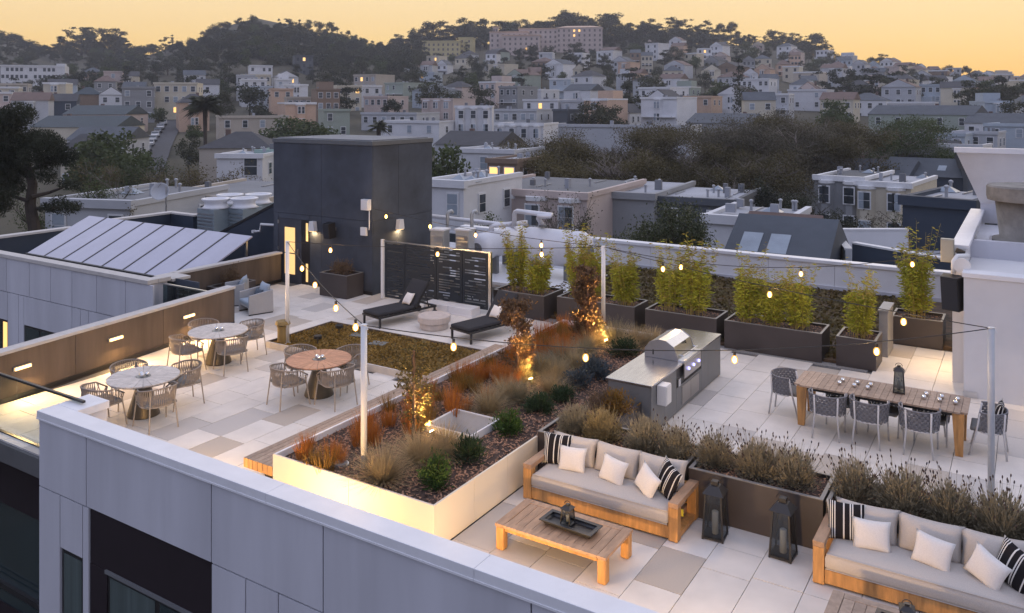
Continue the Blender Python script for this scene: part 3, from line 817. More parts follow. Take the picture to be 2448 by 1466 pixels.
def candle(loc, where):
    global candle0
    lab = 'small silver ball tealight holder on ' + where
    if candle0 is None:
        candle0 = thing('candle_holder', lab, 'candle holder', loc, 0, 'tealights on ' + where)
        MB().lathe([(.02, 0), (.038, .015), (.045, .04), (.036, .065), (.024, .075), (.02, .06)], 16).build('cup', mat('silver', (.75, .75, .75), .15, metal=1.0), candle0, smooth=True)
        MB().lathe([(.02, .05), (.02, .07)], 10).build('wax', M_LINEN, candle0)
        return candle0
    return copy_tree(candle0, None, loc, label=lab, group='tealights on ' + where)
ch0 = None
def rope_chair(x, y, rz, label, group):
    """faces local -Y"""
    global ch0
    if ch0 is not None: return copy_tree(ch0, None, (x, y, 0), rz, label, group=group)
    t = thing('rope_chair', label, 'chair', (x, y, 0), rz, group); t.scale = (1.12, 1.12, 1.0)
    A = [rad(a) for a in range(-20, 201, 10)]
    top = [(.31*math.cos(a), .27*math.sin(a) + .02, .74 + .05*max(0, math.sin(a))) for a in A]
    top = [(top[0][0] - .03, -.26, .60)] + top + [(top[-1][0] + .03, -.26, .60)]
    bot = [(.27*math.cos(a), .24*math.sin(a), .44) for a in A]
    bot = [(.24, -.22, .44)] + bot + [(-.24, -.22, .44)]
    MB().tube(top, .014, 6).build('back_rail', M_ROPE, t, smooth=True)
    MB().tube(bot + [bot[0]], .014, 6).build('seat_rail', M_TAUPE, t, smooth=True)
    mb = MB(); n = 72
    def lerp(L, s):
        s = max(0, min(.9999, s))*(len(L)-1); i = int(s); f = s - i
        return Vector(L[i]).lerp(Vector(L[i+1]), f)
    for i in range(n):
        s = i/(n-1); o = .05*(1 if i % 2 else -1)
        mb.tube([lerp(bot, s), lerp(top, s + o*.5)], .007, 4, False)
    mb.build('rope_back', M_ROPE, t)
    soft_box(-.25, -.24, .43, .25, .20, .50, .025, .01).build('seat_pad', M_SEATG, t, smooth=True)
    for a, b in (((.24, -.22, .6), (.28, -.30, 0)), ((-.24, -.22, .6), (-.28, -.30, 0)), ((.19, .2, .74), (.24, .27, 0)), ((-.19, .2, .74), (-.24, .27, 0))):
        MB().tube([a, b], .012, 6).build('leg', M_TAUPE, t)
    ch0 = t
    return t
for ti, (x, y, k, lab) in enumerate(TB_):
    round_table(x, y, k, lab)
    nm = ['far greyish round table', 'rosy round table', 'greyish round table near the parapet return'][ti]
    for a in (77, 165, 260, 343):
        a = rad(a); r = .80 if ti != 1 else .76
        rope_chair(x + r*math.cos(a), y + r*math.sin(a), a - rad(90) + rad(random.uniform(-7, 7)), 'taupe rope armchair pulled up to the ' + nm, 'chairs at the ' + nm)
    for p, q in ((-.06, 0), (.05, .05), (.04, -.05))[:3 if ti != 0 else 2]: candle((x + p, y + q, .745), 'the ' + nm)

# ---- woven dining chairs and the long table
M_STRAP = mat('grey_strap', (.17, .17, .185), .8, var=.2, scale=30)
M_CHW = mat('white_chair_frame', (.56, .55, .55), .4, var=.03)
wc0 = None
def woven_chair(x, y, rz, label, group):
    global wc0
    if wc0 is not None: return copy_tree(wc0, None, (x, y, 0), rz, label, group=group)
    t = thing('woven_chair', label, 'chair', (x, y, 0), rz, group)
    A = np.radians(np.linspace(-25, 205, 31))
    def ring(z, k): return [(.30*k*math.cos(a), .26*k*math.sin(a) + .02, z) for a in A]
    rows = 7; mb = MB()
    for r in range(rows):
        z0 = .44 + r*.046; z1 = z0 + .042
        lo, hi = ring(z0, 1 + .012*r), ring(z1, 1 + .012*(r+1))
        for i in range(30):
            off = .012 if (i + r) % 2 else -.004
            c = []
            for p, z in ((lo[i], 0), (lo[i+1], 0), (hi[i+1], 0), (hi[i], 0)):
                v = Vector(p); d = Vector((v.x, v.y, 0)).normalized(); c.append(v + d*off)
            d = Vector((c[0].x, c[0].y, 0)).normalized()*-.010
            mb.prism(c, d)
    mb.build('woven_back', M_STRAP, t)
    MB().tube(ring(.77, 1.09), .014, 6).build('top_rail', M_STRAP, t, smooth=True)
    MB().tube(ring(.43, .99), .014, 6).build('seat_rail', M_CHW, t, smooth=True)
    soft_box(-.25, -.25, .42, .25, .22, .49, .03, .012).build('seat_pad', M_SEATG, t, smooth=True)
    for s in (-1, 1):
        MB().tube([(s*.29, -.09, .76), (s*.27, -.15, .44), (s*.27, -.26, 0)], .017, 6).build('leg', M_CHW, t, smooth=True)
        MB().tube([(s*.20, .27, .77), (s*.19, .25, .44), (s*.23, .30, 0)], .017, 6).build('leg', M_CHW, t, smooth=True)
    wc0 = t
    return t
dt = thing('dining_table', 'long weathered teak dining table with golden tapered legs', 'table', (-2.33, 16.5, 0))
L2, W2, n = 1.44, .48, 27
for i in range(n):
    a = -L2 + 2*L2*i/n; b = -L2 + 2*L2*(i+1)/n; w = W2 - (.05 if i in (0, n-1) else 0)
    MB().box(a + .003, -w, .735, b - .003, w, .765).build('plank', M_TEAKW, dt)
MB().box(-L2 + .05, -W2 + .04, .68, L2 - .05, W2 - .04, .733).build('underframe', M_BLACK, dt)
for sx in (-1, 1):
    for sy in (-1, 1):
        q = [(sx*(L2 - .05), sy*(W2 - .02)), (sx*(L2 - .24), sy*(W2 - .02)), (sx*(L2 - .24), sy*(W2 - .13)), (sx*(L2 - .05), sy*(W2 - .13))]
        c = Vector((sx*(L2 - .11), sy*(W2 - .06)))
        v = [(p[0], p[1], .732) for p in q] + [(c.x + (p[0]-c.x)*.62, c.y + (p[1]-c.y)*.8, 0) for p in q]
        f = [(0, 1, 2, 3), (7, 6, 5, 4), (0, 4, 5, 1), (1, 5, 6, 2), (2, 6, 7, 3), (3, 7, 4, 0)]
        MB().add(v, f).build('leg', M_GOLD, dt, bevel=.008)
for i, x in enumerate((-3.12, -2.42, -1.62)):
    woven_chair(x, 15.86 + .04*i, rad(180 + (4, -3, 2)[i]), 'grey woven chair on the lavender side of the long table', 'chairs on the lavender side')
for i, x in enumerate((-3.0, -2.25, -1.5)):
    woven_chair(x, 16.60, rad((3, -4, 2)[i]), 'low grey woven chair tucked fully under the long table', 'chairs tucked under the table').scale = (.95, .9, .86)
woven_chair(-4.0, 16.55, rad(90), 'grey woven chair at the table end facing the grill', 'chairs at the table ends')['group'] = 'chair at the grill end'
woven_chair(-.62, 16.5, rad(-90), 'grey woven chair holding a striped pillow at the table end', 'chair at the far end')
for i, x in enumerate((-3.02, -2.76, -2.53, -1.6, -1.35, -1.1)):
    candle((x, 16.42, .766), 'the long teak table'); candle((x + .02, 16.62, .766), 'the long teak table')

# ---- lanterns
M_CANDLE = mat('candle_wax', (.72, .70, .66), .6, var=.03)
M_LGLASS = glassmat('lantern_glass', (.42, .45, .47), .06)
def lantern(loc, wb, wt, h, label, rz=0, handle=True, frame=M_BLACK):
    t = thing('lantern', label, 'lantern', loc, rz)
    hb, ht = wb/2, wt/2; zr = h*.80; b = wb*.035
    MB().box(-hb, -hb, .015, hb, hb, .015 + h*.035).build('base', frame, t)
    for sx in (-1, 1):
        for sy in (-1, 1):
            MB().bar((sx*(hb - b), sy*(hb - b), 0), (sx*(ht - b), sy*(ht - b), zr), b*2.2).build('corner_post', frame, t)
    for k in range(4):
        M_ = Matrix.Rotation(k*math.pi/2, 4, 'Z')
        MB().add([(-hb + 2*b, hb - b, .05), (hb - 2*b, hb - b, .05), (ht - 2*b, ht - b, zr), (-ht + 2*b, ht - b, zr)], [(0, 1, 2, 3)], M_).build('glass_pane', M_LGLASS, t)
    e = ht*1.28
    MB().add([(-e, -e, zr), (e, -e, zr), (e, e, zr), (-e, e, zr), (-e*.45, -e*.45, h*.93), (e*.45, -e*.45, h*.93), (e*.45, e*.45, h*.93), (-e*.45, e*.45, h*.93)],
             [(3, 2, 1, 0), (4, 5, 6, 7), (0, 1, 5, 4), (1, 2, 6, 5), (2, 3, 7, 6), (3, 0, 4, 7)]).build('roof', frame, t, bevel=.004)
    MB().box(-e*.3, -e*.3, h*.93, e*.3, e*.3, h).build('cap', frame, t)
    cr = wb*.15
    MB().lathe([(cr, .05), (cr, h*.45), (cr*.8, h*.46), (.004, h*.44), (.004, h*.47)], 18).build('candle', M_CANDLE, t, smooth=True)
    if handle: MB().tube([(e*.6*math.cos(a), 0, h*.97 + e*.55*math.sin(a)) for a in [math.pi*k/8 for k in range(9)]], .005, 5).build('handle', frame, t)
    return t
lantern((-3.72, 11.3, 0), .30, .235, .78, 'tall black floor lantern next to the sofa with the yellow tag', rad(4))
lantern((-2.79, 11.3, 0), .30, .235, .78, 'tall black floor lantern next to the sofa with the plain arm', rad(-3))
lantern((-2.02, 16.55, .766), .20, .15, .50, 'black lantern with white candle on the long teak table', rad(5))

# ---- teak sofas with pillows
M_STRIPE = stripemat('black_white_stripe', .25, (.018, .016, .018), (.66, .64, .60),
                     [.07, .10, .125, .15, .175, .21, .235, .42, .455, .58, .61, .64, .665, .84, .87, .93])
PM_W = pillow_mesh('throw_pillow', M_LINEN, .46, .38, .16, seed=1); PM_S = pillow_mesh('throw_pillow', M_STRIPE, .48, .48, .16, seed=2); PM_B = pillow_mesh('back_cushion', M_FAB, .78, .46, .24, seed=3)
def sofa(x, y, label, which):
    t = thing('sofa', label, 'sofa', (x, y, 0))
    MB().box(-1.10, .02, .03, 1.10, .07, .20).build('front_rail', M_GOLD, t, bevel=.006)
    MB().box(-1.10, .07, .10, 1.10, .84, .19).build('seat_deck', M_TEAK, t)
    MB().box(-1.10, .80, .19, 1.10, .85, .50).build('back_rail', M_GOLD, t, bevel=.006)
    for s in (-1, 1):
        xa, xb = (s*1.10, s*1.24) if s > 0 else (-1.24, -1.10)
        ap = MB().box(xa, 0, .47, xb, .87, .54).build('arm_top', M_TEAKW if False else M_TEAK, t, bevel=.006)
        MB().box(xa + .002, .002, .012, xb - .002, .14, .469).build('front_post', M_GOLD, t, bevel=.006)
        MB().box(xa + .002, .73, .012, xb - .002, .868, .469).build('back_post', M_GOLD, t, bevel=.006)
        MB().box(xa + .01, .141, .03, xb - .01, .729, .10).build('side_rail', M_GOLD, t)
        for yy in (.07, .8): MB().lathe([(.02, 0), (.02, .012)], 10, c=((xa+xb)/2, yy, 0)).build('foot', M_BLACK, t)
    soft_box(-1.09, -.0, .20, 1.09, .80, .42, .06, .025).build('seat_cushion', M_FAB, t, smooth=True)
    MB().tube([(-1.075, .012, .405), (1.075, .012, .405)], .007, 6).build('piping', M_FAB, t); MB().tube([(-1.085, .004, .222), (1.085, .004, .222)], .006, 6).build('piping', M_FAB, t)
    lay = 'sofa ' + which
    def pil(me, dx, dy, dz, rz, tilt, lab, roll=0.0):
        o = link(me.name, me); o.location = (x + dx, y + dy, dz); o.rotation_euler = (rad(tilt), rad(roll), rad(rz))
        return tag(o, lab, 'cushion' if me is PM_B else 'pillow')
    for i, (dx, w) in enumerate(((-.70, 'left'), (.02, 'middle'), (.74, 'right'))):
        k = ('behind the first striped pillow', 'between the other two', 'behind the tilted striped pillow')[i]
        pil(PM_B, dx, .60, .40, (2, -2, 3)[i], -16, 'oatmeal back cushion ' + k + ' on the ' + lay)
    pil(PM_S, -.92, .46, .40, 10, -16, 'upright striped pillow standing straight on the ' + lay)
    pil(PM_W, -.60, .36, .405, 6, -20, 'white pillow beside the upright striped pillow on the ' + lay, -2)
    pil(PM_W, .05, .34, .405, -12, -22, 'white pillow alone in the middle of the ' + lay, 5)
    pil(PM_W, .58, .30, .415, -34, -20, 'white pillow tipped against the tilted striped pillow on the ' + lay, 16)
    pil(PM_S, .84, .42, .41, -38, -18, 'tilted striped pillow leaning in the corner of the ' + lay, 13)
    return t
s1 = sofa(-5.33, 10.83, 'teak sofa with oatmeal cushions beside the cream planter, yellow tag under its arm', 'by the cream planter')
MB().box(1.13, .3, .24, 1.21, .306, .34).build('paper_tag', mat('yellow_tag', (.75, .6, .05), .6), s1)
s2 = sofa(-1.08, 10.86, 'teak sofa with oatmeal cushions between the floor lantern and the lavender planter', 'by the floor lantern')

# ---- coffee tables with trays
def coffee(x, y, label, m_top):
    t = thing('coffee_table', label, 'coffee table', (x, y, 0))
    a, b, z = .83, .42, .345
    for s in (-1, 1): MB().box(s*a - (0 if s < 0 else .13), -b, z - .03, s*a + (.13 if s < 0 else 0), b, z + .01).build('end_board', m_top, t, bevel=.006)
    for s in (-1, 1): MB().box(-a + .133, s*b - (0 if s < 0 else .11), z - .03, a - .133, s*b + (.11 if s < 0 else 0), z + .008).build('edge_board', m_top, t, bevel=.004)
    n = 11
    for i in range(n):
        p = -a + .135 + (2*a - .27)*i/n; q = -a + .135 + (2*a - .27)*(i+1)/n
        MB().box(p + .003, -b + .113, z - .03, q - .003, b - .113, z + .004).build('plank', m_top, t)
    for sx in (-1, 1):
        for sy in (-1, 1):
            MB().cb((sx*(a - .07), sy*(b - .07), (z - .031)/2), (.125, .125, z - .031)).build('leg', M_GOLD, t, bevel=.022)
        MB().box(-a + .14, sx*(b - .05) - .015, z - .085, a - .14, sx*(b - .05) + .015, z - .031).build('apron', M_GOLD, t)
    return t
coffee(-5.32, 9.82, 'low teak coffee table in front of the sofa by the cream planter', M_TEAK)
coffee(-1.12, 9.80, 'low weathered coffee table in front of the sofa by the floor lantern', M_TEAKW)
def tray(loc, rz, label):
    t = thing('serving_tray', label, 'tray', loc, rz)
    w, d = .40, .17
    MB().box(-w + .05, -d + .05, 0, w - .05, d - .05, .015).build('tray_floor', M_BLACK, t)
    for k, (p, q) in enumerate(((w, d), (d, w), (w, d), (d, w))):
        M_ = Matrix.Rotation(k*math.pi/2, 4, 'Z')
        MB().prism([(-p + .06, -q + .06, 0), (p - .06, -q + .06, 0), (p, -q, .055), (-p, -q, .055)], (0, .004, .012) if False else (0, .012, .008), M_).build('rim', mat('tray_rim', (.03, .03, .032), .45), t)
        MB().prism([(-p, -q, .056), (p, -q, .056), (p - .055, -q + .055, .056), (-p + .055, -q + .055, .056)], (0, 0, .008), M_).build('lip', MATS['tray_rim'], t)
    return t
tray((-5.22, 9.84, .36), rad(-3), 'long black tray on the teak coffee table')
lantern((-5.27, 9.85, .376), .15, .125, .28, 'small black lantern on the tray of the teak coffee table', rad(-3))
tray((-1.05, 9.80, .36), rad(-3), 'long black tray on the weathered coffee table')
lantern((-1.12, 9.83, .376), .15, .13, .28, 'small rounded black lantern on the tray of the weathered coffee table', rad(10))
o = link('throw_pillow', pillow_mesh('throw_pillow', M_STRIPE, .44, .44, .14, seed=5)); o.location = (-.50, 16.52, .49); o.rotation_euler = (rad(-14), 0, rad(-88))
tag(o, 'striped pillow propped on the dining chair at the table end', 'pillow')

# ---- loungers
def lounger(x, y, rz, label):
    t = thing('sun_lounger', label, 'sun lounger', (x, y, 0), rz)
    for s in (-1, 1):
        MB().box(s*.36 - .025, -1.0, .25, s*.36 + .025, 1.0, .30).build('side_rail', M_BLACK, t)
        MB().box(s*.36 - .022, -.97, 0, s*.36 + .022, -.92, .25).build('leg', M_BLACK, t)
        MB().box(s*.36 - .022, .92, .09, s*.36 + .022, .97, .25).build('leg', M_BLACK, t)
        MB().lathe([(.09, -.02), (.09, .02)], 20, M=Matrix.Translation((s*.36, .945, .09)) @ Matrix.Rotation(rad(90), 4, 'Y')).build('wheel', M_BLACK, t)
    for yy in (-1.0, .96): MB().box(-.335, yy, .252, .335, yy + .04, .298).build('cross_rail', M_BLACK, t)
    for i in range(8): MB().box(-.334, -.86 + i*.155, .275, .334, -.80 + i*.155, .29).build('slat', M_GREY, t)
    soft_box(-.35, -1.0, .30, .35, .28, .40, .035, .01).build('seat_cushion', M_CHAR, t, smooth=True)
    R_ = Matrix.Translation((0, .27, .31)) @ Matrix.Rotation(rad(52), 4, 'X')
    b = soft_box(-.35, 0, 0, .35, .82, .10, .035, .01); b.v = [tuple(R_ @ Vector(p)) for p in b.v]
    b.build('backrest', M_CHAR, t, smooth=True)
    MB().box(-.33, .0, -.035, .33, .80, -.005, R_).build('back_frame', M_BLACK, t)
    for s in (-1, 1): MB().bar((s*.3, .62, .75), (s*.3, .78, .28), .025).build('prop', M_BLACK, t)
    return t
lounger(-14.9, 17.95, rad(-13), 'charcoal sun lounger beside the tower side of the round drum table')
lounger(-12.0, 18.05, rad(-13), 'charcoal sun lounger beside the bronze bamboo planter')
PM_L = pillow_mesh('throw_pillow', M_LINEN, .40, .36, .13, seed=6)
for (x, y, lab) in ((-14.82, 18.08, 'white pillow on the lounger at the tower side'), (-11.93, 18.16, 'white pillow on the lounger by the bamboo planter')):
    o = link('throw_pillow', PM_L); o.location = (x, y, .41); o.rotation_euler = (rad(-36), rad(-4), rad(-18)); tag(o, lab, 'pillow')
t = thing('drum_table', 'round pale stone drum table between the two loungers', 'side table', (-13.58, 17.78, 0))
MB().lathe([(.36, 0), (.38, .02), (.385, .17), (.385, .175)], 40).build('lower_drum', mat('drum_stone', (.46, .41, .38), .8, var=.12, scale=6), t, smooth=False)
MB().lathe([(.43, .176), (.44, .19), (.44, .33), (.42, .35)], 40).build('upper_drum', MATS['drum_stone'], t)

# ---- armchairs near the tower
M_BLUE = mat('pale_blue_fabric', (.33, .38, .43), .95, var=.08, scale=80, spec=.1); M_DUSK = mat('slate_pillow', (.075, .095, .12), .95, var=.1, scale=60)
def armchair(x, y, rz, label):
    t = thing('armchair', label, 'armchair', (x, y, 0), rz)
    sh = mat('grey_shell', (.36, .355, .355), .8, var=.05)
    for s in (-1, 1):
        MB().prism([(s*.34, -.36, .03), (s*.34, .38, .03), (s*.34, .36, .66), (s*.34, -.34, .56)], (s*.06, 0, 0)).build('side_panel', sh, t, bevel=.01)
        MB().box(s*.34 if s > 0 else -.40, -.34, 0, .40 if s > 0 else -.34, .36, .029).build('foot_rail', M_BLACK, t)
    MB().box(-.339, .30, .14, .339, .36, .66).build('back_panel', sh, t, bevel=.01)
    MB().box(-.339, -.33, .20, .339, .30, .26).build('seat_deck', sh, t)
    soft_box(-.335, -.35, .26, .335, .22, .38, .04, .02).build('seat_cushion', M_BLUE, t, smooth=True)
    link('back_cushion', pillow_mesh('back_cushion', M_BLUE, .64, .46, .20, seed=8), t, loc=(0, .20, .36), rot=(rad(-14), 0, 0))
    link('lumbar_pillow', pillow_mesh('lumbar_pillow', M_DUSK, .44, .28, .13, seed=9), t, loc=(-.05, .06, .37), rot=(rad(-20), 0, rad(6)))
    return t
armchair(-19.02, 16.42, rad(-20), 'grey armchair with pale blue cushions standing free before the tower door')
armchair(-20.35, 16.75, rad(200 - 250), 'grey armchair with pale blue cushions half hidden behind the brown wall end')

# ---- posts
def post(x, y, z0, z1, label, m=M_POST, r=.048):
    t = thing('light_post', label, 'post', (x, y, z0))
    MB().lathe([(r, 0), (r, z1 - z0)], 16).build('pole', m, t, smooth=True)
    MB().lathe([(r*1.05, z1 - z0), (r*1.05, z1 - z0 + .015)], 16).build('cap', m, t); MB().tube([(0, 0, z1 - z0 - .05), (.06, 0, z1 - z0 - .03), (.08, 0, z1 - z0 - .06)], .008, 5).build('hook', M_STEEL, t)
    MB().lathe([(.08, 0), (.08, .012)], 16).build('base_plate', m, t)
    return t
PA, PB, PC, PD = (-15.59, 14.45, 2.61), (-8.55, 9.45, 2.68), (-8.54, 17.74, 2.65), (-.49, 14.42, 2.65)
post(*PA[:2], .1, PA[2], 'white light post at the corner of the sedum bed')
post(*PB[:2], .45, PB[2], 'white light post in the grass planter near the front parapet')
post(*PC[:2], .45, PC[2], 'white light post rising behind the uplit dark red shrub')
post(*PD[:2], 0, PD[2], 'pale grey light post between the dining table and lavender', mat('grey_post', (.42, .44, .47), .4))

# ---- strings of filament bulbs
M_CABLE = mat('black_cable', (.02, .02, .022), .6); M_SOCK = mat('bulb_socket', (.03, .028, .026), .5)
def proj_u(p):
    d = p.x*FX + p.y*FY
    return U0 + FPX*(p.x*RX + p.y*RY)/d
bulb_me = MB().lathe([(.008, -.05), (.022, -.07), (.028, -.10), (.022, -.13), (.006, -.145)], 12).mesh('bulb', M_BULB, True)
def ambermat():
    m = bpy.data.materials.new('amber_glass'); m.use_nodes = True; n = m.node_tree.nodes; L = m.node_tree.links; n.remove(n['Principled BSDF'])
    tr = n.new('ShaderNodeBsdfTransparent'); tr.inputs[0].default_value = (1, .86, .6, 1); e = n.new('ShaderNodeEmission'); e.inputs[0].default_value = (1, .50, .13, 1); e.inputs[1].default_value = 1.3
    ms = n.new('ShaderNodeMixShader'); ms.inputs[0].default_value = .45; L.new(tr.outputs[0], ms.inputs[1]); L.new(e.outputs[0], ms.inputs[2]); L.new(ms.outputs[0], n['Material Output'].inputs[0])
    return m
env_me = MB().lathe([(.014, -.026), (.032, -.042), (.046, -.068), (.050, -.095), (.046, -.122), (.032, -.146), (.010, -.156)], 16).mesh('glass_globe', ambermat(), True)
sock_me = MB().lathe([(.018, .03), (.022, .02), (.022, -.028), (.016, -.03)], 10).mesh('socket', M_SOCK, True)
def string_light(A, B, sag, us, label):
    A, B = Vector(A), Vector(B)
    t = thing('string_light', label, 'string lights', A)
    P = lambda s: A.lerp(B, s) + Vector((0, 0, -4*sag*s*(1-s)))
    MB().tube([P(i/24) - A for i in range(25)], .008, 5).build('cable', M_CABLE, t, smooth=True)
    N = 2000; pu = [proj_u(P(i/N)) for i in range(N+1)]
    for u in us:
        i = min(range(N+1), key=lambda k: abs(pu[k] - u))
        p = P(i/N)
        b = link('bulb', bulb_me, t, loc=p - A - Vector((0, 0, .05))); link('socket', sock_me, b); link('glass_globe', env_me, b)
        lamp('bulb_light', 'POINT', b, (0, 0, -.24), 11, (1, .64, .30), size=.05)
    return t
string_light(PA, PC, .10, (790, 1046, 1295), 'string of filament bulbs from the sedum bed post to the dark shrub post')
string_light((ux(893, 19.7), 19.6, vz(893, 497, 19.7)), PC, .12, (923, 1028, 1137, 1294), 'string of filament bulbs from the tower corner to the dark shrub post')
string_light(PA, PB, .12, (722, 753, 803, 850), 'string of filament bulbs from the sedum bed post to the grass planter post')
string_light(PB, PD, .36, (1084, 1400, 1756, 2096), 'string of filament bulbs from the grass planter post to the pale grey post')
string_light(PC, PD, .10, (1585, 1840, 2160), 'string of filament bulbs from the dark shrub post to the pale grey post')
string_light(PC, (-1.45, 20.15, 2.85), .42, (1628, 1915, 2181), 'string of filament bulbs from the dark shrub post to the white block')

# ---- outdoor kitchen
isl = thing('kitchen_island', 'dark grey outdoor kitchen counter with steel worktop and cupboard doors', 'kitchen island', (-6.25, 16.05, 0))
MB().box(-.44, -1.96, .02, .41, 1.96, .88).build('carcass', M_BLACK, isl)
pj = [-1.98, -1.35, -.72, .72, 1.15, 1.98]
for i, (a, b) in enumerate(zip(pj, pj[1:])): MB().box(.411, a + .004, .03, .435, b - .004, .875 if i != 2 else .50).build('front_panel', M_GREY, isl)
MB().box(-.42, -1.985, .03, .41, -1.965, .875).build('end_panel', M_GREY, isl); MB().box(-.42, 1.965, .03, .41, 1.985, .875).build('end_panel', M_GREY, isl)
M_TOPS2 = mat('steel_worktop', (.50, .49, .49), .22, metal=.9, var=.10, scale=2, stretch=(6, 1, 1))
MB().box(-.47, -2.0, .88, .45, 2.0, .92).build('worktop', M_TOPS2, isl, bevel=.004)
for a, b in ((-.42, .06), (.07, .55)): MB().box(.436, a, .10, .446, b, .46).build('cupboard_door', mat('steel_door', (.36, .34, .32), .35, metal=.8, var=.05), isl, bevel=.004)
MB().box(.436, -.66, .52, .46, -.54, .66).build('socket_box', M_STEEL, isl)
gl = thing('gas_grill', 'stainless steel gas grill with domed hood and blue lit knobs', 'grill', (-6.25, 16.15, .92))
prof = [(-.36, 0), (-.36, .16), (-.26, .30), (-.08, .37), (.08, .36), (.24, .26), (.33, .05), (.33, 0)]
MB().prism([(x, -.46, z) for x, z in prof], (0, .92, 0)).build('hood', M_STEEL, gl, bevel=.01)
for s in (-1, 1): MB().prism([(x*1.03, s*.462, z*1.02) for x, z in prof], (0, s*.02, 0)).build('hood_end', mat('grey_hood_end', (.30, .30, .31), .4, metal=.6), gl, bevel=.006)
MB().box(.33, -.48, -.02, .47, .48, .03).build('shelf', M_STEEL, gl, bevel=.006)
MB().tube([(.42, -.40, .10), (.42, .40, .10)], .014, 8).build('handle', M_STEEL, gl); 
for s in (-.38, .38): MB().tube([(.33, s, .10), (.42, s, .10)], .01, 6).build('handle_bracket', M_STEEL, gl)
cp = MB().box(.45, -.48, -.32, .48, .48, -.022).build('control_panel', mat('control_steel', (.42, .40, .39), .3, metal=.85), gl, bevel=.01)
M_KNOB = mat('blue_lit_knob', (.5, .5, .6), .3, emit=(.35, .35, 1.0), estr=1.6)
for y in (-.28, .0, .30): MB().lathe([(.032, 0), (.030, .03), (.022, .035)], 16, M=Matrix.Translation((.481, y, -.16)) @ Matrix.Rotation(rad(90), 4, 'Y')).build('knob', M_KNOB, cp)
MB().lathe([(.03, 0), (.03, .02)], 14, M=Matrix.Translation((.27, .1, .24)) @ Matrix.Rotation(rad(60), 4, 'Y')).build('thermometer', M_BLACK, gl)
MB().box(-.2, -.485, .06, -.17, -.482, .16).build('bolt', M_BLACK, gl)
ebox((-5.81, 14.45, .50), (.26, .18, .36), 'white electrical box on the end of the outdoor kitchen', M_POST, rad(90))

# ---- planters
M_RIM = mat('planter_rim', (.20, .195, .19), .45, var=.08, metal=.2)
def planter(name, label, x0, y0, x1, y1, h, m=M_PLANT, soil=M_SOIL, rim=M_RIM, group=None, sd=.07, rimw=.05):
    cx, cy = (x0+x1)/2, (y0+y1)/2
    t = thing(name, label, 'planter', (cx, cy, 0), 0, group)
    a, b = (x1-x0)/2, (y1-y0)/2
    MB().box(-a, -b, 0, a, -b + .03, h - .012).build('front_panel', m, t); MB().box(-a, b - .03, 0, a, b, h - .012).build('back_panel', m, t)
    MB().box(-a, -b + .031, 0, -a + .03, b - .031, h - .012).build('side_panel', m, t); MB().box(a - .03, -b + .031, 0, a, b - .031, h - .012).build('side_panel', m, t)
    mb = MB()
    mb.box(-a - .003, -b - .003, h - .012, a + .003, -b + rimw, h).box(-a - .003, b - rimw, h - .012, a + .003, b + .003, h)
    mb.box(-a - .003, -b + rimw, h - .012, -a + rimw, b - rimw, h).box(a - rimw, -b + rimw, h - .012, a + .003, b - rimw, h)
    mb.build('rim', rim, t)
    MB().box(-a + .031, -b + .031, h - .3, a - .031, b - .031, h - sd).build('soil', soil, t)
    return t
BX = [(-13.1, -11.42, 'two clumps, one tall and one bushy, next to the slotted screen'), (-11.12, -8.8, 'behind the uplit dark red shrub'), (-8.5, -6.6, 'behind the outdoor kitchen end'),
      (-6.4, -4.1, 'long one with three bamboo clumps'), (-3.78, -2.93, 'narrow one with a single bamboo')]
for x0, x1, w in BX: planter('bamboo_planter', 'bronze metal bamboo planter, ' + w, x0, 20.15 if x0 > -11.2 else 19.95, x1, 21.08, .68)
planter('bamboo_planter', 'bronze bamboo planter standing apart beside the white penthouse block', -2.95, 22.75, -1.8, 23.65, .70)
planter('tower_planter', 'square bronze planter with dry shrub in front of the stair tower', -18.95, 18.9, -17.8, 19.66, .72)
planter('wall_planter', 'dark planter with dry shrub against the short brown wall', -21.42, 16.6, -20.85, 18.0, .42)
LX = [(-6.8, -4.3, 'behind the sofa by the cream planter'), (-4.24, -2.36, 'behind the two floor lanterns'), (-2.32, .9, 'behind the sofa by the floor lantern')]
for x0, x1, w in LX: planter('lavender_planter', 'long bronze lavender planter ' + w, x0, 11.68, x1, 12.55, .70)

# big cream planter with grasses, L-shaped
gp = thing('grass_planter', 'large low cream planter full of bark, grasses and shrubs', 'planter', (-8.3, 13.4, 0))
gx, gy = -8.3, 13.4
def gpp(name, m, x0, y0, z0, x1, y1, z1, bevel=0.0): return MB().box(x0-gx, y0-gy, z0, x1-gx, y1-gy, z1).build(name, m, gp, bevel=bevel)
for a, b in ((-9.92, -8.35), (-8.345, -6.8)): gpp('front_panel', M_CREAM, a, 8.9, 0, b, 8.93, .62)
for a, b in ((8.931, 9.85), (9.855, 10.75), (10.755, 11.67)): gpp('side_panel', M_CREAM, -6.83, a, 0, -6.8, b, .62)
gpp('left_edge', M_COPE, -9.92, 8.931, 0, -9.88, 18.28, .62); gpp('back_panel', M_COPE, -9.88, 18.25, 0, -6.75, 18.28, .62)
gpp('step_panel', M_PLANT, -6.04, 12.56, 0, -6.0, 14.05, .60); gpp('step_end', M_PLANT, -6.8, 12.56, 0, -6.041, 12.59, .60)
for _x0, _y0, _x1, _y1 in ((-9.879, 8.932, -6.831, 11.06), (-9.879, 11.061, -8.64, 11.92), (-7.68, 11.061, -6.831, 11.92), (-9.879, 11.921, -6.831, 18.249)): gpp('soil', M_SOIL, _x0, _y0, .1, _x1, _y1, .52)
gpp('soil', M_SOIL, -6.83, 12.6, .1, -6.05, 14.03, .515)
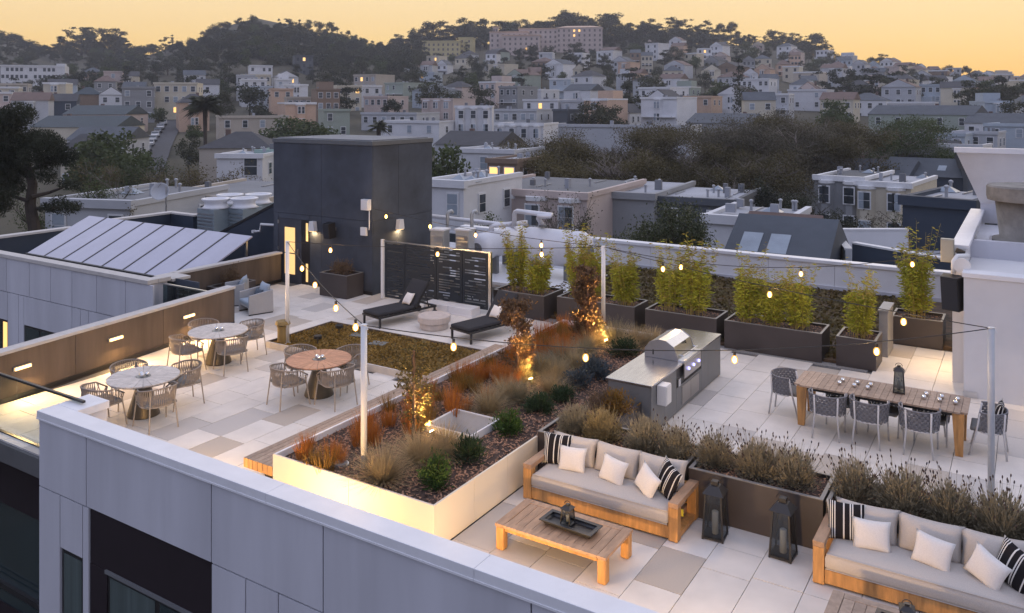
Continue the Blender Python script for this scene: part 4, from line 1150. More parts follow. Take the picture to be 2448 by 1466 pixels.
# bench beside it
bn = thing('slatted_bench', 'long slatted teak bench along the grass planter', 'bench', (-10.26, 12.5, 0))
for i in range(6): MB().box(-.33 + i*.11 + .004, -3.6, .27, -.33 + (i+1)*.11 - .004, 3.7, .42).build('slat', M_TEAKW, bn, bevel=.004)
for i in range(6): MB().box(-.33 + i*.11 + .006, -3.606, .272, -.33 + (i+1)*.11 - .006, -3.6005, .418).build('slat_end', M_GOLD, bn)
for y in (-3.2, -1.6, 0, 1.6, 3.2): MB().box(-.25, y - .04, 0, .3, y + .04, .268).build('support', M_BLACK, bn)
# white metal well in the planter
we = thing('skylight_well', 'white square metal well sunk in the grass planter', 'skylight well', (-8.16, 11.49, .45))
A = [(-.44, -.40, .17), (.44, -.40, .17), (.44, .40, .17), (-.44, .40, .17)]; B = [(-.26, -.22, -.40), (.26, -.22, -.40), (.26, .22, -.40), (-.26, .22, -.40)]
for k in range(4):
    a, b = k, (k+1) % 4
    o = MB().prism([A[a], A[b], B[b], B[a]], (0, 0, -.02)).build('sloped_side', mat('shaded_well_sheet', (.40, .41, .43), .5, var=.08), we)  # sheet darker than the rim: shade inside the well put into its colour
MB().prism(B, (0, 0, -.02)).build('well_floor', M_COPE, we)
for k, (x0, y0, x1, y1) in enumerate(((-.47, -.43, .47, -.40), (-.47, .40, .47, .43), (-.47, -.399, -.44, .399), (.44, -.399, .47, .399))): MB().box(x0, y0, -.1, x1, y1, .185).build('rim', M_COPE, we)
# sedum bed
sb = thing('sedum_bed', 'low sedum bed edged in pale metal beside the rosy round table', 'planting bed', (-13.4, 15.28, 0))
for n_, (x0, y0, x1, y1, m) in {'front_edge': (-2.62, -1.13, 2.65, -1.09, M_CONC), 'back_edge': (-2.62, 1.09, 2.65, 1.13, M_BROWN), 'left_edge': (-2.62, -1.089, -2.58, 1.089, M_BROWN), 'right_edge': (2.61, -1.089, 2.65, 1.089, M_CONC)}.items():
    MB().box(x0, y0, -.02, x1, y1, .15).build(n_, m, sb)
MB().box(-2.579, -1.089, -.1, 2.609, 1.089, .09).build('growing_mat', mat('sedum_soil', (.07, .052, .02), .95, var=.5, scale=12, bump=1, bscale=30), sb)
t = thing('roof_vent', 'short brown roof vent with cap at the corner of the sedum bed', 'vent', (-15.72, 14.42, .09))
MB().lathe([(.13, 0), (.13, .4), (.15, .41), (.15, .44)], 16).build('pipe', mat('vent_brown', (.22, .15, .05), .6), t); MB().lathe([(.19, .47), (.16, .55), (.05, .58)], 16).build('hood', MATS['vent_brown'], t); MB().lathe([(.1, .44), (.1, .47)], 12).build('neck', M_BLACK, t)
for i, (x, y) in enumerate(((-15.1, 15.75), (-14.85, 14.75))):
    t = thing('path_light', ('black path light at the back of the sedum bed', 'black path light beside the brown roof vent')[i], 'path light', (x, y, .09))
    MB().lathe([(.012, 0), (.012, .16)], 8).build('stem', M_BLACK, t); MB().lathe([(.10, .16), (.10, .23), (.09, .24)], 18).build('head', M_BLACK, t)
for i, (x, y) in enumerate(((-14.5, 15.85), (-13.6, 15.55))):
    t = thing('stepping_stone', ('square slate stone beside the black path light in the sedum', 'square slate stone closer to the loungers in the sedum')[i], 'paving stone', (x, y, .125), rad(10))
    MB().cb((0, 0, 0), (.42, .30, .03)).build('slab', mat('slate', (.13, .14, .14), .7, var=.15), t, bevel=.005); MB().cb((0, 0, -.025), (.36, .24, .02)).build('bed', M_JOINT, t)
t = thing('drain_cover', 'small grey drain cover in the planter by the white post', 'drain cover', (-8.95, 9.35, .53))
MB().lathe([(.12, 0), (.12, .015), (.09, .025)], 20).build('lid', M_GREY, t); MB().lathe([(.14, -.01), (.14, .004)], 20).build('ring', M_STEEL, t)
# uplights in the planter
def uplight(x, y, az, label, e=18):
    t = thing('garden_spotlight', label, 'spotlight', (x, y, .52), az)
    MB().tube([(0, 0, 0), (0, 0, .14)], .012, 6).build('stake', M_BLACK, t)
    R_ = Matrix.Translation((0, 0, .17)) @ Matrix.Rotation(rad(-32), 4, 'X')
    MB().lathe([(.03, -.08), (.036, -.06), (.04, .03)], 14, M=R_).build('housing', mat('brass_housing', (.25, .16, .05), .4, metal=.7), t)
    MB().lathe([(.036, .031), (.034, .042)], 14, M=R_).build('lens', mat('spot_lens', (1, .8, .4), .4, emit=(1, .62, .18), estr=60), t)
    lamp('spot_beam', 'SPOT', t, (0, .03, .24), e, (1, .60, .2), (rad(180 - 32), 0, 0), size=.03, spot=rad(72), blend=.7)
    lamp('spill', 'POINT', t, (0, .06, .26), e*.02, (1, .58, .18), size=.04)
    return t
uplight(-8.22, 10.72, rad(95), 'garden spotlight shining on the bare young tree near the metal well', 210)
uplight(-8.15, 13.75, rad(60), 'garden spotlight shining on the bushy young tree between tan grasses', 230)
uplight(-8.05, 16.9, rad(95), 'garden spotlight shining on the tall dark red shrub', 270)
# ================================================================== planting on the terrace
L_BAM = leafmat('bamboo_leaf', (.27, .30, .030), (.44, .42, .05), 3.0)
L_BAMG = leafmat('bamboo_leaf_gold', (.30, .21, .055), (.34, .29, .06), 3.0)
L_CULM = mat('bamboo_culm', (.34, .27, .07), .5, var=.2)
L_LAV = leafmat('lavender_leaf', (.21, .18, .12), (.34, .295, .20), 6.0)
L_LAVY = leafmat('lavender_leaf_ochre', (.28, .21, .10), (.38, .30, .15), 6.0)
L_HEAD = mat('seed_head', (.055, .035, .030), .9, var=.2)
L_ORA = leafmat('sedge_orange', (.36, .11, .022), (.46, .18, .035), 5.0)
L_OLV = leafmat('sedge_olive', (.17, .11, .025), (.25, .13, .03), 5.0)
L_TAN = leafmat('fescue_tan', (.30, .225, .12), (.42, .33, .19), 5.0)
L_SAGE = leafmat('fescue_sage', (.20, .19, .12), (.32, .27, .17), 5.0)
L_GRN = leafmat('shrub_green', (.035, .075, .018), (.07, .13, .03), 6.0)
L_DGRN = leafmat('shrub_dark_green', (.022, .042, .022), (.04, .07, .03), 6.0)
L_BLUE = leafmat('shrub_blue_grey', (.045, .06, .075), (.07, .09, .10), 6.0)
L_RED = leafmat('dark_red_leaf', (.085, .050, .030), (.17, .105, .055), 9.0)
L_TREE = leafmat('olive_brown_leaf', (.07, .06, .02), (.13, .10, .035), 9.0)
L_BARK = mat('young_bark', (.10, .065, .04), .9, var=.3, scale=20)
L_DRY = leafmat('dry_shrub', (.13, .085, .055), (.20, .14, .085), 6.0)
L_SED = leafmat('sedum_leaf', (.17, .105, .022), (.26, .165, .04), 2.5)
L_CHIP = mat('bark_chip', (.14, .062, .038), .9, var=.5, scale=35, var2=(.33, .19, .12))
L_MOSS = leafmat('roof_moss', (.085, .075, .025), (.15, .10, .04), 1.2)

def bamboo_protos():
    out_ = []
    for k, (h, nc, spread, nl, top) in enumerate(((1.5, 30, .27, 3400, .55), (1.05, 30, .36, 3800, .25), (1.3, 32, .34, 4200, .5), (1.5, 34, .34, 4200, .55))):
        rng = np.random.default_rng(50 + k)
        mb = MB(); P = []; D = []; PG = []; DG = []
        for c in range(nc):
            a = rng.uniform(0, 2*np.pi); r = spread*.7*np.sqrt(rng.uniform()); b = np.array([r*np.cos(a), r*np.sin(a), 0])
            hh = h*rng.uniform(.65, 1.08) + (top if rng.uniform() < .30 else 0)
            ln = np.array([np.cos(a), np.sin(a), 0])*rng.uniform(.03, .20)*hh
            f = lambda t: b + np.array([0, 0, hh*t]) + ln*t**1.6
            mb.tube([f(t) for t in (0, .35, .7, 1)], [.006, .005, .004, .002], 4, False)
            m = int(nl/nc*(.7 if hh > h*1.1 else 1.1))
            t = rng.uniform(.10, 1.0, m)**.85
            for ti in t:
                p = f(ti); rr = spread*.62*(1 - .55*ti)*rng.uniform(.2, 1.0); an = rng.uniform(0, 2*np.pi)
                q = p + np.array([np.cos(an)*rr, np.sin(an)*rr, rng.uniform(-.05, .05)])
                d = np.array([np.cos(an), np.sin(an), rng.uniform(-.6, .5)])
                gold = (q[2] > h*.8 and rng.uniform() < .75) or rng.uniform() < .12
                if gold and rng.uniform() < .55 and q[2] > h*.8: continue
                (PG if gold else P).append(q); (DG if gold else D).append(d)
        def lv(P, D):
            D = np.array(D); D /= np.linalg.norm(D, axis=1, keepdims=True)
            return leaves(np.array(P), .12, .26, dirs=D, rng=rng)
        out_.append((mb.mesh('culms', L_CULM), npmesh('foliage', *lv(P, D), L_BAM), npmesh('shoots', *lv(PG, DG), L_BAMG)))
    return out_
BAM = bamboo_protos()
def bamboo(x, y, k, s, label, z=.61, group=None):
    t = thing('bamboo_plant', label, 'bamboo', (x, y, z), random.uniform(0, 6), group); t.scale = (s*random.uniform(.88, 1.12), s*random.uniform(.88, 1.12), s*random.uniform(.86, 1.14)); t.rotation_euler[0] = random.uniform(-.07, .07); t.rotation_euler[1] = random.uniform(-.07, .07)
    for n_, me in zip(('culms', 'foliage', 'shoots'), BAM[k]): stuff(link(n_, me, t))
bamboo(-12.6, 20.45, 0, 1.0, 'tall golden bamboo next to the slotted screen'); bamboo(-11.95, 20.4, 1, 1.0, 'low bushy green bamboo in front of the large tank')
bamboo(-10.65, 20.55, 0, .88, 'slender bamboo at the large tank end of its planter'); bamboo(-10.15, 20.7, 2, 1.0, 'broad bamboo behind the dark red shrub'); bamboo(-9.2, 20.5, 3, .92, 'bamboo right beside the white post behind the dark red shrub')
bamboo(-8.0, 20.55, 0, 1.0, 'tall narrow bamboo behind the tan grass mounds'); bamboo(-7.25, 20.55, 2, 1.05, 'broad bamboo behind the grill')
for x, k, s, l in ((-5.95, 3, .95, 'tall bamboo at the kitchen end of the three-clump planter'), (-5.3, 2, .85, 'lower bamboo between its two neighbours in the three-clump planter'), (-4.65, 2, 1.0, 'bright bushy bamboo at the dining end of the three-clump planter')): bamboo(x, 20.55, k, s, l)
bamboo(-3.35, 20.6, 3, .98, 'bamboo alone in the narrow bronze planter'); bamboo(-2.4, 23.15, 3, 1.15, 'tall bamboo alone in the planter beside the white block', .63)

# ---- lavender
def lav_protos():
    out_ = []
    for k, (n, h, ln, nh) in enumerate(((300, .46, .95, 46), (300, .44, 1.0, 10), (300, .48, .9, 56))):
        rng = np.random.default_rng(80 + k)
        V, F = blades(n, .15, h, ln, .012, 3, rng, .10)
        P = unit(2600, rng); P[:, 2] = np.abs(P[:, 2])
        rr = rng.uniform(.3, 1.0, 2600)[:, None]**.6*(1 + .16*np.sin(P[:, :1]*9 + k)*np.cos(P[:, 1:2]*8))
        Q = P*np.array([.36, .36, h*.92])*rr
        V2, F2 = leaves(Q, .062, .28, rng=rng, dirs=(lambda d: d/np.linalg.norm(d, axis=1, keepdims=True))(P + np.array([0, 0, .5]) + rng.normal(size=P.shape)*.3))
        V3, F3 = merge((V, F), (V2, F2))
        hb = MB(); tips = V.reshape(n, 8, 3)[:, 6:, :].mean(1)
        st = MB()
        for i in rng.choice(n, nh, replace=False):
            p = Vector(tips[i]); d = Vector((p.x*.6, p.y*.6, h)).normalized()
            e = p + d*rng.uniform(.02, .09)
            st.tube([p, e], .003, 3, False)
            hb.lathe([(.003, -.004), (.010, .01), (.009, .024), (.003, .036)], 5, M=Matrix.Translation(e) @ d.to_track_quat('Z', 'Y').to_matrix().to_4x4())
        me2 = hb.mesh('seed_heads', L_HEAD)
        out_.append((npmesh('foliage', V3, F3, L_LAV), me2, st.mesh('stalks', L_LAV), npmesh('foliage', V3, F3, L_LAVY)))
    return out_
LAV = lav_protos()
def lavender(u, v, k, s, label, ochre=False, z=.63, group=None, pos=None):
    p = pos or floor_pt(u, v, z)
    t = thing('lavender_bush', label, 'bush', (p[0], p[1], z), random.uniform(0, 6), group); t.scale = (s*.88, s*.88, s)
    L_ = LAV[k]; link('foliage', L_[3] if ochre else L_[0], t); stuff(link('seed_heads', L_[1], t)); stuff(link('stalks', L_[2], t))
g1, g2, g3 = ['lavender bushes behind the ' + w for w in ('sofa by the cream planter', 'floor lanterns', 'sofa by the floor lantern')]
lavender(0, 0, 1, 1.05, 'brown lavender bush at the grass planter end behind the sofa', pos=(-6.35, 12.15)); lavender(0, 0, 1, 1.1, 'ochre lavender bush with upright twigs behind the sofa', True, pos=(-5.85, 12.12))
lavender(0, 0, 1, 1.15, 'reddish brown lavender bush over the middle of the sofa', pos=(-5.1, 12.15)); lavender(0, 0, 2, 1.0, 'lavender bush with seed heads at the lantern end of its planter', pos=(-4.6, 12.1))
for x, k, s in ((-4.0, 2, 1.0), (-3.35, 0, 1.12), (-2.85, 2, 1.08)): lavender(0, 0, k, s, 'grey brown lavender bush with dark seed heads behind the floor lanterns', group=g2, pos=(x, 12.12))
for x, k, s in ((-2.02, 0, 1.1), (-1.42, 2, 1.15), (-.85, 0, 1.1), (-.3, 2, 1.15), (.2, 0, 1.1), (.65, 2, 1.0)): lavender(0, 0, k, s, 'dark seeded lavender bush behind the sofa by the floor lantern', group=g3, pos=(x, 12.1 + random.uniform(-.06, .06)))

# ---- grass tufts, several shapes of each kind
def tuft_protos(name, m, n, spread, h, lean, w, droop, k=3, seg=3):
    return [npmesh(name, *blades(n, spread, h, lean, w, seg, np.random.default_rng(hash((name, i)) % 999 if False else 200 + i + n), droop), m) for i in range(k)]
SEDGE = tuft_protos('sedge_tuft', L_ORA, 150, .12, .38, .42, .009, .2); SEDGO = tuft_protos('sedge_tuft', L_OLV, 150, .13, .35, .5, .009, .2)
FESC = tuft_protos('fescue_mound', L_TAN, 800, .10, .56, 1.25, .008, .35, 3, 4); FESS = tuft_protos('fescue_mound', L_SAGE, 800, .10, .54, 1.2, .008, .35, 3, 4)
rs = random.Random(21)
def tuft(me, x, y, s, label, cat, group, z=.52):
    for lx, ly in ((-8.22, 10.72), (-8.15, 13.75), (-8.05, 16.9)):      # keep the garden spotlights clear
        q = math.hypot(x - lx, y - ly)
        if q < .42: x, y = lx + (x - lx)/max(q, .01)*.42, ly + (y - ly)/max(q, .01)*.42
    o = link(me.name.split('.')[0], me); o.location = (x, y, z); o.rotation_euler = (0, 0, rs.uniform(0, 6.3)); o.scale = (s, s, s*rs.uniform(.9, 1.1))
    return tag(o, label, cat, group)
y = 9.15; k = 0
while y < 18.1:
    for x in ((-9.64, -9.26, -8.9) if y < 11.6 else (-9.64, -9.28, -8.92, -8.58)):
        if rs.random() < (.92 if x < -9.0 else .8):
            xx, yy = x + rs.uniform(-.14, .14), y + rs.uniform(-.2, .2)
            if abs(xx - PB[0]) < .25 and abs(yy - PB[1]) < .3: continue
            ol = rs.random() < .32
            tuft((SEDGO if ol else SEDGE)[k % 3], xx, yy, rs.uniform(.75, 1.15), 'olive brown sedge tuft along the bench side of the grass planter' if ol else 'rust orange sedge tuft along the bench side of the grass planter', 'grass tuft', 'olive sedge tufts' if ol else 'orange sedge tufts')
            k += 1
    y += .40
for (u, v, s, sg) in ((915, 1150, 1.05, 0), (1005, 1105, 1.0, 0), (1062, 1080, .95, 0), (1168, 985, .95, 0), (1212, 955, .9, 0), (1262, 925, .85, 1), (1300, 895, .95, 1), (1345, 870, 1.0, 1), (1290, 935, .8, 0), (1395, 850, .9, 1), (1432, 832, .9, 0), (1470, 822, 1.15, 1), (1240, 960, .8, 1), (1330, 905, .85, 0), (1375, 880, .8, 0), (1500, 845, .8, 0), (1520, 825, 1.0, 0), (1560, 820, .8, 0)):
    p = floor_pt(u, v, .52)
    tuft((FESS if sg else FESC)[rs.randrange(3)], p.x, p.y, s, ('sage tinted fescue mound' if sg else 'straw coloured fescue mound') + ' in the middle of the grass planter', 'grass tuft', 'sage fescue mounds' if sg else 'straw fescue mounds')

# ---- leafy shrubs
def bush_mesh(name, m, n, r, h, size, asp, seed, clump=26, up=.4):
    rng = np.random.default_rng(seed)
    C = unit(clump, rng); C[:, 2] = np.abs(C[:, 2]); C = C*np.array([r*.62, r*.62, h*.62])*rng.uniform(.5, 1, clump)[:, None] + np.array([0, 0, h*.18])
    P = C[rng.integers(0, clump, n)] + rng.normal(size=(n, 3))*np.array([r*.17, r*.17, h*.14])
    P[:, 2] = np.maximum(P[:, 2], .01)
    D = P - np.array([0, 0, h*.1]) + rng.normal(size=P.shape)*r*.35; D /= np.linalg.norm(D, axis=1, keepdims=True) + 1e-6
    return npmesh(name, *leaves(P, size, asp, up, D, rng), m)
def twig_mesh(name, m, n, r, h, seed, rad_=.006):
    rng = random.Random(seed); mb = MB()
    for i in range(n):
        a = rng.uniform(0, 6.28); q = r*rng.uniform(.4, .9)
        mb.tube([(0, 0, 0), (q*.35*math.cos(a), q*.35*math.sin(a), h*.5*rng.uniform(.7, 1)), (q*math.cos(a), q*math.sin(a), h*rng.uniform(.6, .95))], [rad_, rad_*.7, rad_*.3], 4, False)
    return mb.mesh(name, m)
def shrub(u, v, m, n, r, h, size, asp, seed, label, z=.52, pos=None, name='garden_shrub'):
    if pos is None: n, r, h = int(n*1.5), r*1.35, h*1.25
    p = pos or floor_pt(u, v, z)
    t = thing(name, label, 'shrub', (p[0], p[1], z), seed)
    link('foliage', bush_mesh('foliage', m, n, r, h, size, asp, seed), t); link('stems', twig_mesh('stems', L_BARK, 9, r, h, seed), t)
    return t
shrub(1042, 1165, L_GRN, 1500, .22, .40, .05, .45, 1, 'bright green leafy shrub beside the straw mound near the front corner')
shrub(1122, 1105, L_DGRN, 900, .24, .38, .10, .18, 2, 'dark green ferny shrub in front of the metal well')
shrub(1215, 1035, L_GRN, 1500, .24, .34, .06, .3, 3, 'green shrub beside the metal well')
shrub(1292, 985, L_DGRN, 1400, .28, .30, .06, .35, 4, 'dark green shrub between fescue mounds and lavender')
shrub(1425, 905, L_BLUE, 1500, .34, .36, .06, .4, 5, 'blue grey shrub next to the kitchen worktop'); shrub(1380, 925, L_BLUE, 900, .26, .28, .06, .4, 6, 'small blue grey shrub beside the fescue')
shrub(1478, 990, L_OLV, 1100, .3, .40, .06, .35, 7, 'olive shrub in the corner below the worktop'); shrub(1440, 985, L_DRY, 1200, .32, .36, .05, .3, 8, 'dry brown shrub behind the lavender planter')
shrub(1490, 850, L_DGRN, 1100, .32, .34, .06, .35, 9, 'dark green shrub under the fescue near the grill'); shrub(1345, 960, L_DGRN, 900, .26, .24, .06, .35, 10, 'low dark shrub at the foot of the bushy young tree')
shrub(0, 0, L_DRY, 1700, .46, .55, .07, .25, 11, 'dry brown shrub in the square tower planter', .66, (-18.35, 19.25)); shrub(0, 0, L_DRY, 1500, .45, .62, .07, .25, 12, 'dry brown shrub in the planter against the short brown wall', .38, (-21.15, 17.25))

# ---- three staked young trees
def young_tree(x, y, h, w, n, m, size, seed, label, column):
    t = thing('young_tree', label, 'tree', (x, y, .52))
    rng = np.random.default_rng(seed); rr = random.Random(seed)
    MB().tube([(.0, 0, 0), (.02, .01, h*.4), (.0, 0, h*.92)], [.018, .014, .006], 6).build('trunk', L_BARK, t, smooth=True)
    MB().lathe([(.022, 0), (.022, h*.98)], 8, c=(.05, -.02, 0)).build('stake', mat('stake_wood', (.14, .085, .055), .9), t)
    mb = MB(); P = []
    for i in range(34 if column else 22):
        z = h*rr.uniform(.08, .95); a = rr.uniform(0, 6.28); q = w*rr.uniform(.5, 1)*(1 - .45*(z/h) if column else 1 - .5*abs(z/h - .35))
        e = Vector((q*math.cos(a), q*math.sin(a), z + q*.55)); mb.tube([(0, 0, z), e*.6 + Vector((0, 0, z*.38)), e], [.006, .004, .002], 4, False)
        k = int(n/(34 if column else 22)); s_ = rng.uniform(.25, 1.05, k)[:, None]
        P.append(np.array([0, 0, z])*(1 - s_) + np.array(e)*s_ + rng.normal(size=(k, 3))*w*.13)
    mb.build('branches', L_BARK, t)
    link('foliage', npmesh('foliage', *leaves(np.concatenate(P), size, .42, .3, rng=rng), m), t)
    return t
young_tree(-8.5, 10.55, 1.55, .46, 1100, L_TREE, .07, 31, 'sparse young tree with stake by the metal well', False)
young_tree(-8.68, 14.05, 1.5, .44, 3000, L_RED, .085, 32, 'bushy dark leaved young tree with stake among orange sedge', False)
young_tree(-8.62, 17.0, 1.8, .42, 5200, L_RED, .09, 33, 'tall dense dark red columnar shrub lit from below', True)

# ---- bark chips, sedum, moss
def scatter(name, parent, m, n, x0, y0, x1, y1, z, size, asp, seed, flat=.35, hvar=.02):
    rng = np.random.default_rng(seed)
    P = np.stack([rng.uniform(x0, x1, n), rng.uniform(y0, y1, n), z + rng.uniform(0, hvar, n)], 1)
    if name == 'bark_chips' and n > 8000: P = P[~((np.abs(P[:, 0] - .14) < .5) & (np.abs(P[:, 1] + 1.91) < .46))]; n = len(P)
    D = rng.normal(size=(n, 3)); D[:, 2] *= flat; D /= np.linalg.norm(D, axis=1, keepdims=True)
    S = np.cross(D, np.array([0, 0, 1.0]) + rng.normal(size=(n, 3))*.25); S /= np.linalg.norm(S, axis=1, keepdims=True)
    L = (size*rng.uniform(.5, 1.4, n))[:, None]
    V = np.stack([P - D*L/2 - S*L*asp/2, P + D*L/2 - S*L*asp/2, P + D*L/2 + S*L*asp/2, P - D*L/2 + S*L*asp/2], 1).reshape(-1, 3)
    o = link(name, npmesh(name, V, np.arange(4*n).reshape(-1, 4), m), parent)
    return stuff(o)
scatter('bark_chips', gp, L_CHIP, 11000, -1.56, -4.46, 1.46, 4.84, .525, .05, .4, 1); scatter('bark_chips', gp, L_CHIP, 700, 1.48, -.78, 2.24, .62, .52, .05, .4, 2)
for o in [c for c in COL.objects if c.name.startswith(('lavender_planter', 'bamboo_planter')) and c.type == 'EMPTY']:
    k = [c for c in o.children if c.name.startswith('soil')][0]; bb = [Vector(b) for b in k.bound_box]
    a, b = max(p.x for p in bb), max(p.y for p in bb); z = max(p.z for p in bb)
    scatter('bark_chips', o, L_CHIP, int(1500*a*b), -a, -b, a, b, z + .004, .045, .4, int(a*1000))
scatter('sedum_leaves', sb, L_SED, 14000, -2.56, -1.07, 2.59, 1.07, .09, .045, .7, 5, 1.2, .05)
o = scatter('roof_moss', None, L_MOSS, 16000, -13.1, 20.4, -3.1, 27.8, .05, .10, .7, 6, 1.2, .05); tag(o, 'brown and olive moss covering the flat roof behind the bamboo planters', 'moss')
# ================================================================== the hillside city
RV = [(-3000, 215), (-1500, 200), (-400, 95), (0, 88), (40, 98), (85, 122), (120, 125), (300, 128), (420, 118), (465, 95), (515, 62), (600, 43), (690, 49), (740, 72), (800, 100), (900, 122), (1000, 118),
      (1150, 106), (1400, 98), (1600, 96), (1800, 108), (1900, 122), (2000, 138), (2150, 158), (2300, 182), (2448, 203), (2700, 222), (3500, 240), (6000, 244)]
RU, RVV = [a for a, _ in RV], [b for _, b in RV]
def ridge_z(u): return CAM_H + 640*(V0 - np.interp(u, RU, RVV))/FPX
def ground(u, d):
    b = np.interp(d, [0, 80, 150, 180, 220, 245, 300], [-13, -13, -6.5, -4, -1, 1.4, 5])
    zr = ridge_z(u)
    if d <= 300: return float(b)
    t = min(1.0, (d - 300)/340)
    z = 5 + (zr - 5)*t**1.1
    if d > 640: z -= (d - 640)*.10
    return float(z)
def gnd_xy(x, y):
    d = x*FX + y*FY; l = x*RX + y*RY
    return ground(U0 + FPX*l/max(d, 60), max(d, 0))
# terrain sheet: rows along the view axis, columns across it
drows = [-250, -120, -60, 0, 30, 60, 80, 100, 125, 150, 180, 220, 260, 300, 340, 380, 420, 460, 500, 530, 560, 590, 615, 640, 665, 700, 755]
urow = list(np.linspace(-2600, 5000, 150))
V = []; F = []; nr = np.random.default_rng(2)
for d in drows:
    de = max(abs(d), 260)
    for u in urow:
        l = (u - U0)/FPX*de
        uu = U0 + FPX*l/max(d, 60)
        z = ground(uu, max(d, 0)) + (nr.normal()*1.1 if d > 330 else 0) - (.6 if d > 500 else 0)
        V.append((d*FX + l*RX, d*FY + l*RY, z))
n = len(urow)
F = [(i*n + j, i*n + j + 1, (i+1)*n + j + 1, (i+1)*n + j) for i in range(len(drows)-1) for j in range(n-1)]
M_HILL = mat('dry_hillside', (.040, .040, .022), .95, var=.45, scale=.05, var2=(.062, .052, .030))
tm = MB(); tm.v, tm.f = V, F
struct(tm.build('terrain', M_HILL, None, smooth=True))

# ---- houses
PAL = {'white': (.60, .60, .61), 'cream': (.52, .47, .37), 'beige': (.42, .37, .31), 'pale grey': (.42, .43, .45), 'pinkish': (.49, .40, .36), 'pale blue': (.36, .41, .46),
       'sage green': (.29, .33, .28), 'brown': (.20, .14, .10), 'dark slate': (.075, .085, .10), 'peach': (.52, .36, .26), 'mint': (.30, .42, .38), 'yellow': (.52, .44, .22), 'navy': (.03, .045, .07), 'grey': (.25, .255, .26), 'terracotta': (.33, .15, .09)}
def wallmat(c): return mat('wall_' + c.replace(' ', '_'), tuple(x*.96 for x in PAL[c]), .75, var=.07, scale=.4, objvar=.07)
ROOF = {'vent': mat('galvanised_vent', (.33, .34, .36), .45, metal=.4), 'slate': mat('slate_roof', (.050, .060, .074), .7, var=.2, scale=.5), 'dark': mat('dark_shingle', (.045, .045, .05), .8, var=.2, scale=.6), 'pale': mat('pale_flat_roof', (.30, .31, .335), .8, var=.15, scale=.2, objvar=.15),
        'grey': mat('grey_flat_roof', (.15, .155, .165), .8, var=.15, scale=.2, objvar=.15), 'brown': mat('brown_shingle', (.13, .085, .07), .8, var=.2, scale=.5), 'teal': mat('teal_slate', (.026, .042, .052), .7, var=.15, scale=.4)}
M_TRIM = mat('white_trim', (.62, .62, .62), .6); M_PANE = mat('window_pane', (.035, .045, .055), .08, var=.4, scale=.3, spec=.7); M_PANEB = mat('window_blind', (.25, .29, .33), .3, var=.2, scale=.5)
M_LITF = mat('lit_far_window', (.5, .35, .15), .4, emit=(1, .55, .17), estr=1.0, var=.2)
WIN = {}
def winmesh(w, h, kind):
    k = (round(w, 2), round(h, 2), kind)
    if k not in WIN:
        WIN[k] = (MB().box(-w/2 - .12, -.10, -.12, w/2 + .12, .02, h + .12).mesh('window', M_TRIM),
                  MB().box(-w/2, -.13, 0, w/2, -.102, h*.48).box(-w/2, -.13, h*.52, w/2, -.102, h).mesh('pane', {'dark': M_PANE, 'blind': M_PANEB, 'lit': M_LITF}[kind]))
    return WIN[k]
GRID_L, GRID_R = rad(53.9), 0.0
MANUAL = []
def solve_d(u, vtop, h, lo=58):
    for d in np.arange(lo, 640, 1.0):
        if V0 + FPX*(CAM_H - ground(u, d) - h)/d <= vtop: return float(d)
    return 630.0
def gable(mb, w, dp, z, rise, over=.25, along='x'):
    if along == 'x':   # ridge runs along the width
        p = [(-w/2 - over, -over, z), (-w/2 - over, dp + over, z), (-w/2 - over, dp/2, z + rise)]; return mb.prism(p, (w + 2*over, 0, 0))
    p = [(-w/2 - over, -over, z), (w/2 + over, -over, z), (0, -over, z + rise)]; return mb.prism(p, (0, dp + 2*over, 0))
def hip(mb, w, dp, z, rise, over=.3):
    a, b = w/2 + over, over; k = min(w, dp)/2*.9
    v = [(-a, -b, z), (a, -b, z), (a, dp + b, z), (-a, dp + b, z), (-a + k, dp/2, z + rise), (a - k, dp/2, z + rise)]
    return mb.add(v, [(3, 2, 1, 0), (0, 1, 5, 4), (1, 2, 5), (2, 3, 4, 5), (3, 0, 4)])
HN = [0]
